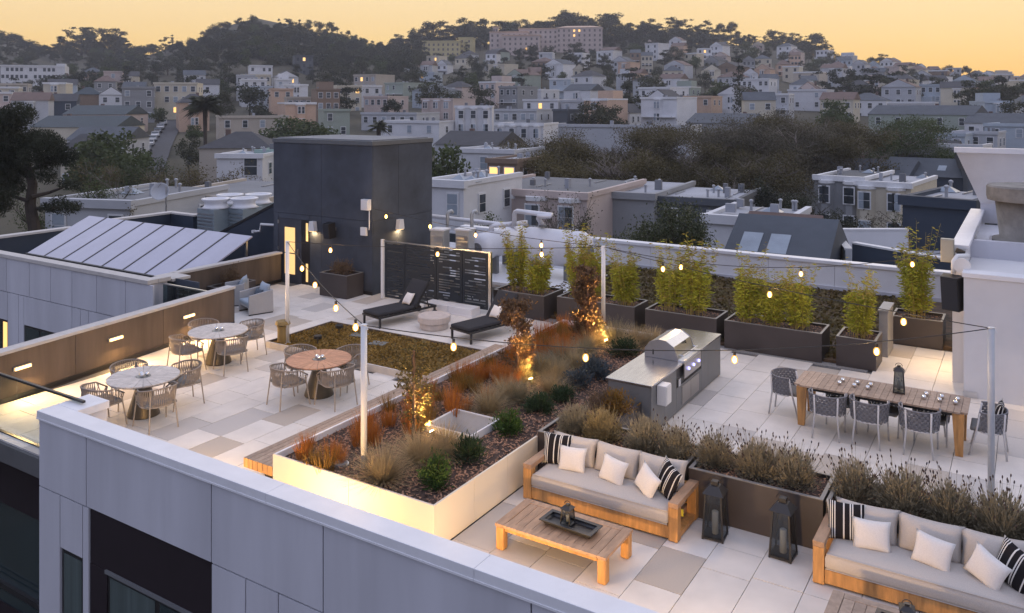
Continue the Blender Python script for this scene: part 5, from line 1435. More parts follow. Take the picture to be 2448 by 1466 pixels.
def house(u0, u1, vtop, h, col, roof='flat', rk='pale', label=None, depth=None, d=None, rz=None, cols=None, rows=None, lit=0, wsize=None, bays=0, group=None, lo=58, name='house', blind=.25, under=True, seed=None, chimney=False, sky=0, annex=False):
    HN[0] += 1; rr = random.Random(HN[0]*17 + 3)
    uc = (u0 + u1)/2
    rise = {'flat': 0, 'gable': 2.2, 'gablef': 2.6, 'hip': 2.4}[roof]
    d = d or solve_d(uc, vtop, h, lo)
    if rz is None: rz = GRID_L if uc < 840 else GRID_R
    # apparent width -> real width for this heading
    phi = rz - CAM_YAW; k = (uc - U0)/FPX
    foresh = abs(math.cos(phi)) - k*math.sin(phi) if False else max(.55, abs(math.cos(phi) ))
    w = max(4.0, (u1 - u0)*d/FPX/foresh*(.88 if depth is None else .96))
    dp = depth or min(14, max(8, w*1.0))
    c = at(uc, d); g = ground(uc, d); zt = zat(vtop, d); hh = zt - g + 1.5
    MANUAL.append((c.x, c.y, max(w, 5)/2 + dp*.5))
    lab = label or 'house'
    t = thing(name, lab, 'house', (c.x, c.y, g - 1.5), rz, group)
    wm = wallmat(col)
    body = hh - (rise*.55 if roof != 'flat' else 0)
    MB().box(-w/2, 0, 0, w/2, dp, body).build('wall', wm, t)
    if roof == 'flat':
        r = MB().box(-w/2 + .3, .3, body, w/2 - .3, dp - .3, body + .06).build('roof', ROOF[rk], t)
        mb = MB().box(-w/2 - .2, -.25, body - .25, w/2 + .2, .3, body + .35).box(-w/2 - .1, .3, body - .1, -w/2 + .3, dp, body + .3).box(w/2 - .3, .3, body - .1, w/2 + .1, dp, body + .3)
        mb.build('cornice', M_TRIM if rr.random() < .6 and (label is None or bays or annex) else wm, t)
        if d < 125 and depth:
            for q in range(rr.randint(5, 9)):
                px_, py_ = rr.uniform(-w*.44, w*.44), rr.uniform(dp*.2, dp*.9); k_ = rr.random()
                if k_ < .5: MB().lathe([(.10, 0), (.10, .6), (.16, .62), (.16, .72), (.05, .8)], 10, c=(px_, py_, body + .05)).build('vent_pipe', ROOF['vent'], r)
                elif k_ < .75: MB().add([(px_ - .7, py_ - .5, body + .1), (px_ + .7, py_ - .5, body + .1), (px_ + .7, py_ + .5, body + .1), (px_ - .7, py_ + .5, body + .1), (px_, py_, body + .55)], [(0, 1, 4), (1, 2, 4), (2, 3, 4), (3, 0, 4), (3, 2, 1, 0)]).build('skylight', M_PANEB, r)
                else: MB().box(px_ - .04, py_ - 1.6, body + .08, px_ + .04, py_ + 1.6, body + .16).build('roof_pipe', ROOF['vent'], r)
        if d < 330:
            for q in range(rr.randint(1, 3)): MB().cb((rr.uniform(-w*.35, w*.35), rr.uniform(dp*.3, dp*.8), body + .5), (rr.uniform(.3, .7), rr.uniform(.3, .6), rr.uniform(.5, 1.0))).build('roof_vent', ROOF['pale' if rr.random() < .5 else 'grey'], r)
    else:
        mb = MB()
        if roof == 'gable': gable(mb, w, dp, body, rise)
        elif roof == 'gablef': gable(mb, w, dp, body, rise, along='y')
        else: hip(mb, w, dp, body, rise)
        r = mb.build('roof', ROOF[rk], t)
        if roof == 'gablef':
            MB().prism([(-w/2, -.27, body), (w/2, -.27, body), (0, -.27, body + rise*.93)], (0, -.02, 0)).build('gable_wall', wm, t)
        if chimney or rr.random() < .4: MB().cb((rr.uniform(-w*.3, w*.3), dp*.6, body + rise*.8), (.7, .7, 1.6)).build('chimney', ROOF['brown'], r)
        for q in range(sky): MB().cb((-w*.3 + q*w*.3, dp*.22, body + rise*.46), (1.0, 1.6, .12), rx=math.atan2(rise, dp/2)).build('skylight', M_PANEB, r)
    if annex:
        q = rr.random()
        if q < .35: MB().box(-w/2 + .2, -2.6, 0, w/2 - w*rr.uniform(.1, .5), -.02, body*rr.uniform(.4, .62)).build('front_annex', wm, t)
        elif q < .6 and roof == 'flat': MB().box(-w*.3, dp*.45, body + .07, w*.34, dp - .5, body + 2.4).build('penthouse', wm, t)
        elif q < .8: MB().box(-w/2 + .4, -1.1, body*.52, w/2 - .4, -.02, body*.52 + .18).build('balcony', M_TRIM, t)
    ww, wh = wsize or ((1.0, 1.6) if d < 200 else (1.1, 1.5))
    vis = hh - 1.5
    rows = rows if rows is not None else max(1, int(min(vis, 10)/3.1)); cols = cols if cols is not None else max(2, int(w/2.4))
    litset = set(rr.sample(range(rows*cols), min(lit, rows*cols))) if lit else set()
    joined = MB() if d > 360 else None
    for bi in range(bays):
        bx = -w/2 + w*(bi + .5)/bays; bw = min(2.6, w/bays*.62)
        MB().prism([(bx - bw/2, 0, .5), (bx - bw/2 + .5, -.8, .5), (bx + bw/2 - .5, -.8, .5), (bx + bw/2, 0, .5)], (0, 0, body - 1.0)).build('bay', wm, t)
        MB().prism([(bx - bw/2 - .1, 0, body - .5), (bx - bw/2 + .42, -.95, body - .5), (bx + bw/2 - .42, -.95, body - .5), (bx + bw/2 + .1, 0, body - .5)], (0, 0, .35)).build('bay_cornice', M_TRIM, t)
    idx = 0
    for r_ in range(rows):
        z = body - 2.35 - r_*3.1 - (.2 if bays else 0)
        if z < .5: continue
        if bays:
            for bi in range(bays):
                bx = -w/2 + w*(bi + .5)/bays; bw = min(2.6, w/bays*.62)
                for sx in (-.36, .36):
                    fr, pn = winmesh(.62, 1.7, 'blind' if rr.random() < blind else 'dark')
                    o = link('window', fr, t, loc=(bx + sx*(bw - 1.0)*.85, -.8, z)); link('pane', pn, o)
                if w/bays > 4.2:
                    fr, pn = winmesh(.8, 1.7, 'dark'); o = link('window', fr, t, loc=(bx + w/bays*.5 - .02 if bi < bays - 1 else bx - w/bays*.5 + .02, 0, z)) if False else None
            continue
        for c_ in range(cols):
            x = -w/2 + w*(c_ + .5)/cols
            kind = 'lit' if idx in litset else ('blind' if rr.random() < blind else 'dark'); idx += 1
            if rr.random() < .12 and kind != 'lit': continue
            if joined is not None and kind != 'lit':
                joined.box(x - ww/2, -.08, z, x + ww/2, .02, z + wh)
            else:
                fr, pn = winmesh(ww, wh, kind); o = link('window', fr, t, loc=(x, 0, z)); link('pane', pn, o)
    if d < 330 and not bays:
        for q in range(2):
            fr, pn = winmesh(.9, 1.4, 'dark'); o = link('window', fr, t, loc=(w/2, dp*(.28 + .42*q), body - 2.4), rot=(0, 0, rad(90))); link('pane', pn, o)
    if joined is not None and joined.v: stuff(joined.build('window_rows', M_PANE, t))
    return t

# ---- near neighbours, placed one by one
T_ = 'standing '
house(88, 330, 488, 8.5, 'pale grey', 'flat', 'grey', 'long pale sided house with flat roof beside the big pine', depth=12, d=58, cols=3, rows=1, rz=GRID_L*.35)
house(330, 660, 478, 9.0, 'beige', 'flat', 'grey', 'wide beige house with large flat roof behind the solar array', depth=15, d=66, cols=0, rows=0, rz=rad(20))
pk = house(1086, 1402, 462, 10, 'pinkish', 'flat', 'grey', 'pinkish bay windowed house with large flat grey roof behind the tanks', depth=15, d=72, bays=4, rows=2, rz=rad(4))
house(1030, 1084, 440, 10, 'white', 'flat', 'pale', 'narrow white sided house between the tower and the pinkish bay house', depth=10, d=66, cols=2, rows=2, rz=rad(4), wsize=(.9, 1.6))
house(1400, 1560, 468, 9, 'grey', 'flat', 'pale', 'low grey house with cluttered pale roof next to the pinkish bay house', depth=14, d=74, cols=0, rows=0, rz=rad(5))
house(1560, 1750, 482, 9, 'dark slate', 'flat', 'pale', 'dark slate house with pale roof behind the leafy tree', depth=12, d=72, cols=2, rows=1, rz=rad(5))
house(1690, 1868, 530, 7.5, 'white', 'flat', 'pale', 'white sided house with bright flat roof below the dark hedge tree', depth=8, d=54, cols=1, rows=1, rz=rad(2))
house(1958, 2052, 428, 11, 'grey', 'flat', 'slate', 'grey bay windowed row house beside the cream row house', depth=13, d=92, bays=2, rows=3, rz=rad(-6))
house(2052, 2160, 442, 11, 'cream', 'flat', 'pale', 'cream bay windowed row house beside the grey row house', depth=13, d=89, bays=2, rows=3, rz=rad(-6))
house(1858, 2120, 398, 10, 'white', 'gable', 'slate', 'house with long slate roof and two skylights behind the row houses', depth=11, d=118, rz=rad(-8), cols=0, rows=0, sky=2)
house(2140, 2350, 402, 10, 'navy', 'gable', 'slate', 'navy house with slate roof and three skylights behind the green hedge', depth=11, d=112, rz=rad(-4), cols=2, rows=1, sky=3)
house(2330, 2520, 392, 9, 'dark slate', 'gable', 'dark', 'large house with steep dark roof behind the penthouse block', depth=16, d=104, rz=rad(10), cols=0, rows=0)
house(2196, 2285, 486, 10, 'navy', 'flat', 'pale', 'navy boxy house with pale roof rim next to the penthouse block', depth=8, d=50, cols=0, rows=0, rz=rad(-12))
def wall_seg(name, m, t, p, q, zt, th=.3, zb=-13.0):
    b = t.location; u_ = (q - p); n_ = Vector((-u_.y, u_.x, 0)).normalized()*th
    MB().prism([(p.x - b.x, p.y - b.y, zb - b.z), (q.x - b.x, q.y - b.y, zb - b.z), (q.x + n_.x - b.x, q.y + n_.y - b.y, zb - b.z), (p.x + n_.x - b.x, p.y + n_.y - b.y, zb - b.z)], (0, 0, zt - zb)).build(name, m, t)
    n2 = n_*1.3; o_ = n_*.15
    MB().prism([(p.x - o_.x - b.x, p.y - o_.y - b.y, zt - b.z + .002), (q.x - o_.x - b.x, q.y - o_.y - b.y, zt - b.z + .002), (q.x + n2.x - o_.x - b.x, q.y + n2.y - o_.y - b.y, zt - b.z + .002), (p.x + n2.x - o_.x - b.x, p.y + n2.y - o_.y - b.y, zt - b.z + .002)], (0, 0, .09)).build('coping', M_TRIM, t)
rt = thing('roof_terrace', 'white and navy walled roof terrace of the house behind the back parapet', 'building', (*at(2090, 45)[:2], -13))
wall_seg('white_wall', wallmat('white'), rt, at(2002, 49), at(2172, 49), zat(551, 49)); wall_seg('side_wall', wallmat('white'), rt, at(2036, 42.6), at(2000, 48.9), zat(552, 49) - .02)
wall_seg('navy_wall', wallmat('navy'), rt, at(2037, 42.6), at(2290, 37.6), zat(580, 43))
q_ = [at(2037, 43), at(2290, 38), at(2290, 49), at(2010, 49)]; MB().prism([(p.x - rt.location.x, p.y - rt.location.y, 10.2) for p in q_], (0, 0, .1)).build('terrace_floor', ROOF['pale'], rt)
house(1740, 1945, 588, 7, 'sage green', 'gable', 'slate', 'sage sided house with slate shingle roof and two skylights behind the back parapet', depth=8, d=41, cols=0, rows=0, rz=rad(2), sky=2)
house(1798, 1915, 560, 8, 'white', 'gable', 'brown', 'white gabled house with maroon roof behind the slate shingle roof', depth=5, d=50, cols=0, rows=0, rz=rad(2))
# ---- middle distance, left
house(143, 214, 338, 11, 'cream', 'hip', 'dark', 'cream bay windowed house with lit window below the long teal roofs', d=135, bays=2, rows=3, rz=rad(40))
house(160, 300, 318, 9, 'pale grey', 'gable', 'slate', 'pale grey house with low blue grey roof in front of the teal roof', d=150, depth=12, cols=0, rows=0, rz=rad(36))
house(72, 275, 290, 10, 'cream', 'gable', 'teal', 'long hall with teal slate roof left of the hill street', d=165, depth=16, cols=0, rows=0, rz=rad(36))
house(150, 300, 262, 9, 'pinkish', 'gable', 'teal', 'pinkish hall with dark teal roof above the long hall', depth=15, d=200, cols=5, rows=1, rz=rad(36))
house(293, 368, 210, 13, 'grey', 'flat', 'grey', 'grey brown four storey flat house next to the lit cream apartment house', cols=3, rows=4, lit=0, d=235)
house(366, 474, 200, 14, 'cream', 'flat', 'pale', 'cream four storey apartment house with lit windows at the street end', cols=5, rows=4, lit=3, d=245, rz=rad(45))
house(475, 650, 334, 8, 'beige', 'hip', 'dark', 'beige house with dark mansard roof below the palm', d=128, cols=4, rows=1, depth=10, rz=rad(36))
house(515, 630, 374, 8, 'white', 'flat', 'pale', 'white modern house with one large window left of the tower', d=105, cols=2, rows=1, depth=10, rz=rad(30), wsize=(1.6, 2.2))
house(628, 668, 364, 9, 'mint', 'flat', 'pale', 'mint green house peeping out beside the tower', d=110, cols=1, rows=2, rz=rad(30))
house(530, 684, 280, 10, 'beige', 'flat', 'pale', 'beige two tier house behind the palm', d=190, cols=4, rows=2, depth=14)
house(600, 652, 208, 11, 'pale blue', 'flat', 'pale', 'pale blue three storey house in the middle of the slope', cols=3, rows=3, d=270)
house(648, 702, 214, 10, 'peach', 'flat', 'pale', 'peach house next to the pale blue house', cols=2, rows=2, d=262)
house(686, 745, 234, 8, 'beige', 'flat', 'pale', 'beige house with balcony windows below the peach house', cols=4, rows=2, d=250)
house(772, 838, 264, 11, 'sage green', 'flat', 'pale', 'sage green house with two pale windows above the tower', cols=2, rows=2, d=190)
house(803, 866, 206, 12, 'cream', 'flat', 'pale', 'cream apartment house with deep facade above the sage green house', cols=3, rows=3, lit=1, d=275)
house(838, 905, 180, 10, 'beige', 'flat', 'pale', 'beige house with glowing orange roof terrace windows', cols=4, rows=2, lit=3, d=330)
house(862, 935, 232, 8, 'pinkish', 'flat', 'pale', 'pinkish white house with a row of windows under the cream apartment house', cols=4, rows=1, d=250)
house(655, 714, 176, 9, 'white', 'gablef', 'slate', 'white gabled house with lit porch below the grassy hill', cols=2, rows=2, lit=1, d=345)
house(597, 652, 158, 9, 'white', 'flat', 'pale', 'white stepped house just under the grassy hill', cols=4, rows=2, d=370); house(576, 648, 180, 9, 'cream', 'flat', 'pale', 'cream wide house below the white stepped house', cols=5, rows=2, d=335)
house(704, 750, 134, 14, 'dark slate', 'flat', 'grey', 'tall dark slate block high under the grassy hill', cols=3, rows=4, lit=1, d=395)
house(8, 150, 158, 8, 'white', 'flat', 'pale', 'long white balcony house with posts under the cypress crowns', cols=14, rows=2, d=365)
house(249, 292, 172, 11, 'pinkish', 'flat', 'brown', 'tall pinkish house with one pale blue window', cols=1, rows=2, d=330, blind=1.0)
house(0, 64, 202, 9, 'beige', 'flat', 'pale', 'beige house with a lit window beside the small white house', cols=4, rows=2, lit=1, d=285); house(66, 114, 228, 11, 'white', 'flat', 'pale', 'narrow white house with tall windows left of the navy roofs', cols=2, rows=3, d=245)
house(104, 180, 232, 10, 'navy', 'gable', 'dark', 'navy house with dark gable roof left of the pinkish hall', d=235, cols=2, rows=1); house(178, 240, 216, 9, 'brown', 'hip', 'teal', 'brown house under a pointed teal hip roof', d=260, cols=0, rows=0); house(238, 294, 216, 9, 'white', 'gablef', 'dark', 'white gabled house beside the pointed teal roof', d=262, cols=2, rows=1)
# ---- middle distance, centre
house(1082, 1182, 256, 12, 'white', 'flat', 'pale', 'white four storey apartment house with bays behind the tower tree', bays=3, rows=4, d=190, rz=rad(30))
house(1150, 1290, 264, 10, 'pale grey', 'flat', 'grey', 'long pale grey house beside the white apartment house', d=205, cols=6, rows=1, rz=rad(12)); house(1176, 1306, 298, 10, 'white', 'flat', 'grey', 'white row house with bays in front of the long pale grey house', bays=4, rows=2, d=165, rz=rad(12))
house(1300, 1640, 302, 8, 'pale grey', 'flat', 'grey', 'very long low pale building behind the bare brown trees', d=170, depth=12, cols=0, rows=0, rz=rad(8))
house(1034, 1190, 330, 9, 'pale grey', 'gable', 'dark', 'pale house with dark mansard roof and white dormers right of the tower', d=140, depth=12, cols=0, rows=0, rz=rad(8)); house(1082, 1232, 362, 8, 'white', 'flat', 'pale', 'white flat roofed house with rooftop fans below the dormer roof', d=112, depth=10, cols=1, rows=1, rz=rad(6))
house(1172, 1228, 386, 6, 'brown', 'flat', 'pale', 'small brown house glowing with amber windows', d=100, cols=2, rows=1, lit=2, rz=rad(6), wsize=(1.2, 1.6))
house(850, 1008, 272, 9, 'pale grey', 'flat', 'pale', 'wide pale house behind the small palm', d=215, cols=6, rows=1, rz=rad(12)); house(896, 1062, 292, 9, 'white', 'flat', 'pale', 'white low house in front of the wide pale house', d=185, cols=3, rows=1, rz=rad(12))
house(978, 1058, 208, 10, 'pale blue', 'hip', 'slate', 'blue grey house with hip roof above the bay house', d=285, cols=3, rows=2); house(1000, 1090, 238, 9, 'pinkish', 'flat', 'pale', 'pinkish white bay house with violet light', bays=3, rows=2, d=245)
house(1212, 1298, 216, 9, 'white', 'flat', 'grey', 'white boxy house alone between dark trees', d=275, cols=3, rows=1); house(1246, 1338, 240, 8, 'white', 'flat', 'dark', 'white and dark modern house with one lit room', d=240, cols=3, rows=1, lit=1)
house(1339, 1402, 242, 11, 'pale grey', 'flat', 'pale', 'pale grey narrow house with amber corner window', d=235, cols=2, rows=2, lit=1); house(1320, 1358, 264, 8, 'dark slate', 'flat', 'pale', 'small dark modern cube house', d=205, cols=1, rows=1)
house(1370, 1458, 214, 10, 'cream', 'gablef', 'slate', 'cream house with twin gables among the dark trees', d=285, cols=3, rows=2); house(1468, 1506, 258, 9, 'white', 'gablef', 'dark', 'small white gabled house squeezed between dark trees', d=225, cols=1, rows=2)
# ---- middle distance, right
house(1762, 1836, 190, 11, 'white', 'flat', 'pale', 'large white three storey house with rows of windows by the tall conifer', cols=6, rows=3, d=320); house(1886, 1972, 216, 10, 'white', 'flat', 'pale', 'white cubic house with two small windows below the cypresses', cols=2, rows=2, d=275)
house(1974, 2038, 228, 9, 'terracotta', 'gablef', 'brown', 'terracotta house with brown roof', cols=3, rows=1, d=262); house(2022, 2112, 230, 10, 'white', 'hip', 'slate', 'white house with grey hip roof next to the terracotta house', cols=4, rows=2, d=255)
house(2110, 2282, 262, 12, 'sage green', 'gable', 'slate', 'long sage green house with lit end window behind the green tree', depth=11, d=195, cols=5, rows=2, lit=1, rz=rad(-14)); house(2130, 2226, 246, 7, 'white', 'flat', 'grey', 'white house peeping over the long sage green roof', d=240, cols=3, rows=1)
house(2322, 2428, 282, 11, 'white', 'gable', 'slate', 'white house with grey roof and lit ground floor', d=180, cols=4, rows=2, lit=1, rz=rad(-10)); house(2374, 2500, 300, 10, 'pale blue', 'flat', 'pale', 'pale blue house beside the white house with lit ground floor', d=160, cols=3, rows=1, rz=rad(-10))
house(2176, 2290, 322, 9, 'pale blue', 'flat', 'pale', 'blue and white row house behind the dark gables', d=150, cols=4, rows=1, rz=rad(-8)); house(2290, 2372, 318, 10, 'pale grey', 'flat', 'pale', 'pale grey row house next to the blue and white row house', d=152, cols=3, rows=1, rz=rad(-8))
house(2150, 2262, 352, 8, 'dark slate', 'gable', 'dark', 'dark gabled house in front of the blue and white row house', d=128, cols=0, rows=0, rz=rad(-8)); house(2258, 2335, 350, 9, 'white', 'flat', 'dark', 'white trimmed house with dark balcony beside the dark gabled house', d=126, cols=4, rows=1, rz=rad(-8))
house(1640, 1790, 282, 8, 'grey', 'gable', 'slate', 'grey house with wide slate roof beneath the tall conifer', d=190, cols=0, rows=0); house(1620, 1700, 232, 8, 'peach', 'flat', 'brown', 'peach house with brown flat roof left of the tall conifer', d=245, cols=3, rows=1)

# ---- the hotel on the ridge and its neighbour
def slab(name, label, col, blocks, d, roofc):
    t = thing(name, label, 'building', at((blocks[0][0] + blocks[0][1])/2, d, ground(1300, d) - 6)); base = t.location.copy()
    t.rotation_euler = (0, 0, CAM_YAW + rad(-6))
    inv = Matrix.Rotation(-(CAM_YAW + rad(-6)), 4, 'Z')
    mw = wallmat(col); wr = MB()
    for (a, b, v0, v1, dd, dep, fl) in blocks:
        p = inv @ (at((a + b)/2, d + dd, 0) - Vector((base.x, base.y, 0))); w = (b - a)*(d + dd)/FPX
        z1, z0 = zat(v0, d + dd) - base.z, zat(v1, d + dd) - base.z - 10
        MB().box(p.x - w/2, p.y, z0, p.x + w/2, p.y + dep, z1).build('wing', mw, t)
        hip(MB(), w, dep, 0, 1.8, .5).build('roof', roofc, t, loc=(p.x, p.y, z1)) if fl == 'hip' else MB().box(p.x - w/2 - .4, p.y - .4, z1, p.x + w/2 + .4, p.y + dep + .4, z1 + .7).build('parapet', roofc, t)
        n = max(2, int(w/3.2)); z = z1 - 2.8
        while z > z0 + 9.5:
            for i in range(n):
                x = p.x - w/2 + w*(i + .5)/n
                if random.random() < .035: MB().box(x - .6, p.y - .12, z, x + .6, p.y + .02, z + 1.5).build('lit_window', M_LITF, t)
                else: wr.box(x - .6, p.y - .08, z, x + .6, p.y + .02, z + 1.6)
            z -= 3.2
    stuff(wr.build('window_rows', mat('hotel_pane', (.13, .105, .10), .3), t))
    return t
slab('hillside_hotel', 'long pink multi storey hotel on the ridge below the pines', 'pinkish', [(1170, 1262, 78, 152, 0, 14, 'flat'), (1178, 1190, 66, 80, 3, 5, 'flat'), (1200, 1290, 86, 150, -8, 10, 'flat'), (1240, 1345, 70, 136, 6, 14, 'flat'), (1330, 1440, 66, 136, 2, 16, 'hip')], 545, wallmat('peach'))
slab('hillside_hotel', 'smaller cream institution building beside the long pink hotel', 'yellow', [(1008, 1100, 100, 138, 0, 14, 'flat'), (1096, 1130, 92, 138, 3, 12, 'flat')], 555, wallmat('yellow'))
MANUAL += [(*at(u, dd_)[:2], 16) for u in (1190, 1250, 1320, 1390, 1050, 1110) for dd_ in (520, 545, 565)]

# ---- the rest of the hillside houses
rs = random.Random(77)
cnt = 0
names = ['white', 'white', 'white', 'cream', 'cream', 'beige', 'pale grey', 'pale grey', 'pinkish', 'pale blue', 'grey', 'peach', 'sage green', 'brown']
SKIP = []
for d0 in (185, 210, 236, 262, 290, 315, 342, 370, 398, 428, 458, 490, 520, 548):
    l = -(1500/FPX)*d0 - 10 + rs.uniform(0, 6)
    while l < (1380/FPX)*d0:
        w = rs.uniform(5.5, 9.0); lc = l + w/2; l += w + rs.uniform(.3, 1.6)
        d = d0 + rs.uniform(-5, 5); u = U0 + FPX*lc/d
        if u < -70 or u > 2520: continue
        c = at(u, d)
        if any((c.x - a)**2 + (c.y - b)**2 < (r + w*.5 + 1)**2 for a, b, r in MANUAL): continue
        vg = V0 + FPX*(CAM_H - ground(u, d) - 9)/d
        hill = u < 960 and d > 400 or (u < 860 and d > 350)
        dens = 0 if (hill and u > 430) else .12 if hill else (.54 if u > 1480 else .40)
        if d > 470 and u < 1500: dens *= .35
        if u < 430 and d > 430: continue
        if 1500 < u < 1960 and d > 520: dens *= .4
        if u > 2150 and d > 470: dens = .7
        if 335 < u < 455 and d < 330: continue
        if rs.random() > dens: SKIP.append((u, d)); continue
        col = rs.choice(names); rf = rs.choice(['flat', 'flat', 'gablef', 'gable', 'hip']); lit = 1 if rs.random() < .2 else 0
        zone = ('under the grassy hill' if u < 960 else 'below the pink hotel' if u < 1480 else 'below the pines')
        lvl = 'high on the slope' if d > 400 else 'midway up the slope' if d > 280 else 'low on the slope'
        rn = {'flat': 'flat roofed', 'gablef': 'gabled', 'gable': 'side gabled', 'hip': 'hip roofed'}[rf]
        lab = f"{col} {rn} house{' with lit window' if lit else ''} {lvl} {zone}"
        hh = rs.uniform(6.8, 9.8); wpx = w/d*FPX
        rz = (GRID_L if u < 900 else rs.choice([GRID_R, rad(20), rad(-12)])) + rad(rs.uniform(-5, 5))
        house(u - wpx/2, u + wpx/2, V0 + FPX*(CAM_H - ground(u, d) - hh)/d, hh, col, rf, rs.choice(['pale', 'pale', 'grey']) if rf == 'flat' else rs.choice(['slate', 'dark', 'brown']), lab, depth=rs.uniform(8, 11), d=d, rz=rz, cols=rs.randint(2, 3), rows=2 if hh < 8.6 else 3, bays=(1 if rs.random() < .42 and d < 430 else 0), annex=True, lit=lit, group=lab.replace(' house', ' houses', 1))
        cnt += 1
# ---- hill street with parked cars
M_ASPH = mat('asphalt', (.055, .055, .06), .85, var=.15, scale=.5)
mb = MB(); pts = [(140, 350), (160, 366), (180, 380), (200, 394), (220, 406), (238, 416)]
prev = None
for d, u in pts:
    c = at(u, d); lft, rgt = at(u, d), at(u, d); n_ = Vector((RX, RY, 0))
    a, b = c - n_*3.2, c + n_*2.6; z = ground(u, d) + .25
    row = ((a.x, a.y, z), (b.x, b.y, z))
    if prev: mb.prism([prev[0], prev[1], row[1], row[0]], (0, 0, .05))
    prev = row
struct(mb.build('road', M_ASPH))
CARC = {'white': (.55, .55, .56), 'silver': (.35, .36, .37), 'dark': (.03, .03, .035), 'grey': (.14, .145, .15)}
def car(x, y, z, rz, col, label, group):
    t = thing('parked_car', label, 'car', (x, y, z), rz, group)
    pr = [(-2.15, .35), (-2.15, .75), (-1.6, .88), (-1.1, .93), (-.55, 1.42), (.85, 1.45), (1.6, .98), (2.1, .9), (2.2, .6), (2.15, .35)]
    MB().prism([(-.86, a, b) for a, b in pr], (1.72, 0, 0)).build('body', mat('car_' + col, CARC[col], .25, var=.02, spec=.6), t, bevel=.06)
    MB().prism([(-.80, -1.06, .97), (-.80, -.56, 1.38), (.80, -.56, 1.38), (.80, -1.06, .97)], (0, -.03, .03)).build('windscreen', M_PANE, t)
    MB().prism([(-.80, 1.54, 1.04), (-.80, .9, 1.40), (.80, .9, 1.40), (.80, 1.54, 1.04)], (0, .03, .03)).build('rear_window', M_PANE, t)
    for s in (-1, 1):
        MB().prism([(s*.87, -.95, .96), (s*.87, -.5, 1.36), (s*.87, .8, 1.38), (s*.87, 1.35, 1.0)], (s*.015, 0, 0)).build('side_window', M_PANE, t)
        for yy in (-1.35, 1.35): MB().lathe([(.33, -.1), (.33, .1)], 14, M=Matrix.Translation((s*.78, yy, .33)) @ Matrix.Rotation(rad(90), 4, 'Y')).build('wheel', M_BLACK, t)
        MB().cb((s*.62, -2.16, .66), (.34, .05, .14)).build('headlight', M_PANEB, t); MB().cb((s*.62, 2.19, .72), (.3, .05, .14)).build('tail_light', mat('tail_red', (.25, .02, .02), .4), t)
    return t
for i, (d, c) in enumerate(((166, 'dark'), (174, 'grey'), (183, 'white'), (191, 'silver'), (199, 'white'), (208, 'dark'), (217, 'white'), (227, 'white'))):
    u = np.interp(d, [a for a, _ in pts], [b for _, b in pts]); p = at(float(u), d) - Vector((RX, RY, 0))*2.2
    car(p.x, p.y, ground(float(u), d) + .32, GRID_L - rad(3), c, c + ' car parked along the hill street', c + ' cars parked along the hill street')
# ================================================================== trees of the hillside
K_DARK = leafmat('far_pine_leaf', (.020, .028, .018), (.042, .048, .026), .25)
K_OLIVE = leafmat('far_oak_leaf', (.030, .038, .018), (.060, .062, .028), .25)
K_GREEN = leafmat('mid_green_leaf', (.035, .055, .018), (.075, .095, .03), .4)
K_BROWN = leafmat('bare_tree_leaf', (.060, .050, .020), (.110, .090, .034), .4)
K_GREYB = leafmat('grey_twig_leaf', (.075, .068, .045), (.12, .105, .07), .4)
K_CAM = leafmat('glossy_dark_leaf', (.038, .050, .026), (.08, .092, .042), 1.0, rough=.4)
K_BARK = mat('tree_bark', (.050, .038, .030), .9, var=.3, scale=2)
K_BARKL = mat('pale_twig_bark', (.15, .125, .105), .9, var=.3, scale=2)
def grow(seed, h, spread, fork, levels=3, r0=.02, lean=.0, up=.35):
    """recursive limbs in unit height; returns MB and end points"""
    rr = random.Random(seed); mb = MB(); ends = []
    def rec(p, d, L, r, lv):
        q = p + d*L*.55 + Vector((rr.uniform(-1, 1), rr.uniform(-1, 1), 0))*L*.06; e = q + (d + Vector((rr.uniform(-.25, .25), rr.uniform(-.25, .25), up*.3))).normalized()*L*.5
        mb.tube([p, q, e], [r, r*.8, r*.6], 5 if lv < 2 else 4, False)
        if lv >= levels: ends.append(e); ends.append(q); return
        for i in range(rr.randint(3, 4)):
            a = rr.uniform(0, 6.28); nd = (d*.7 + Vector((math.cos(a)*spread, math.sin(a)*spread, up))*rr.uniform(.6, 1.1)).normalized()
            rec(q.lerp(e, rr.uniform(.2, 1)), nd, L*rr.uniform(.55, .78), r*.55, lv + 1)
    rec(Vector((0, 0, 0)), Vector((lean, 0, 1)).normalized(), h*fork, r0, 0)
    return mb, ends
def clump_tree(seed, clumps, n, leaf, m, asp=.6, flat=.6):
    """foliage gathered in clumps [(x,y,z,r)] of a tree one unit tall"""
    rng = np.random.default_rng(seed); C = np.array([c[:3] for c in clumps]); R = np.array([c[3] for c in clumps])
    w = R**2; k = rng.choice(len(C), n, p=w/w.sum())
    U = unit(n, rng)*(rng.uniform(0, 1, n)**.45)[:, None]; U[:, 2] *= flat
    P = C[k] + U*R[k][:, None] + rng.normal(size=(n, 3))*.012
    return npmesh('crown', *leaves(P, leaf, asp, rng=rng), m)
TREES = {}
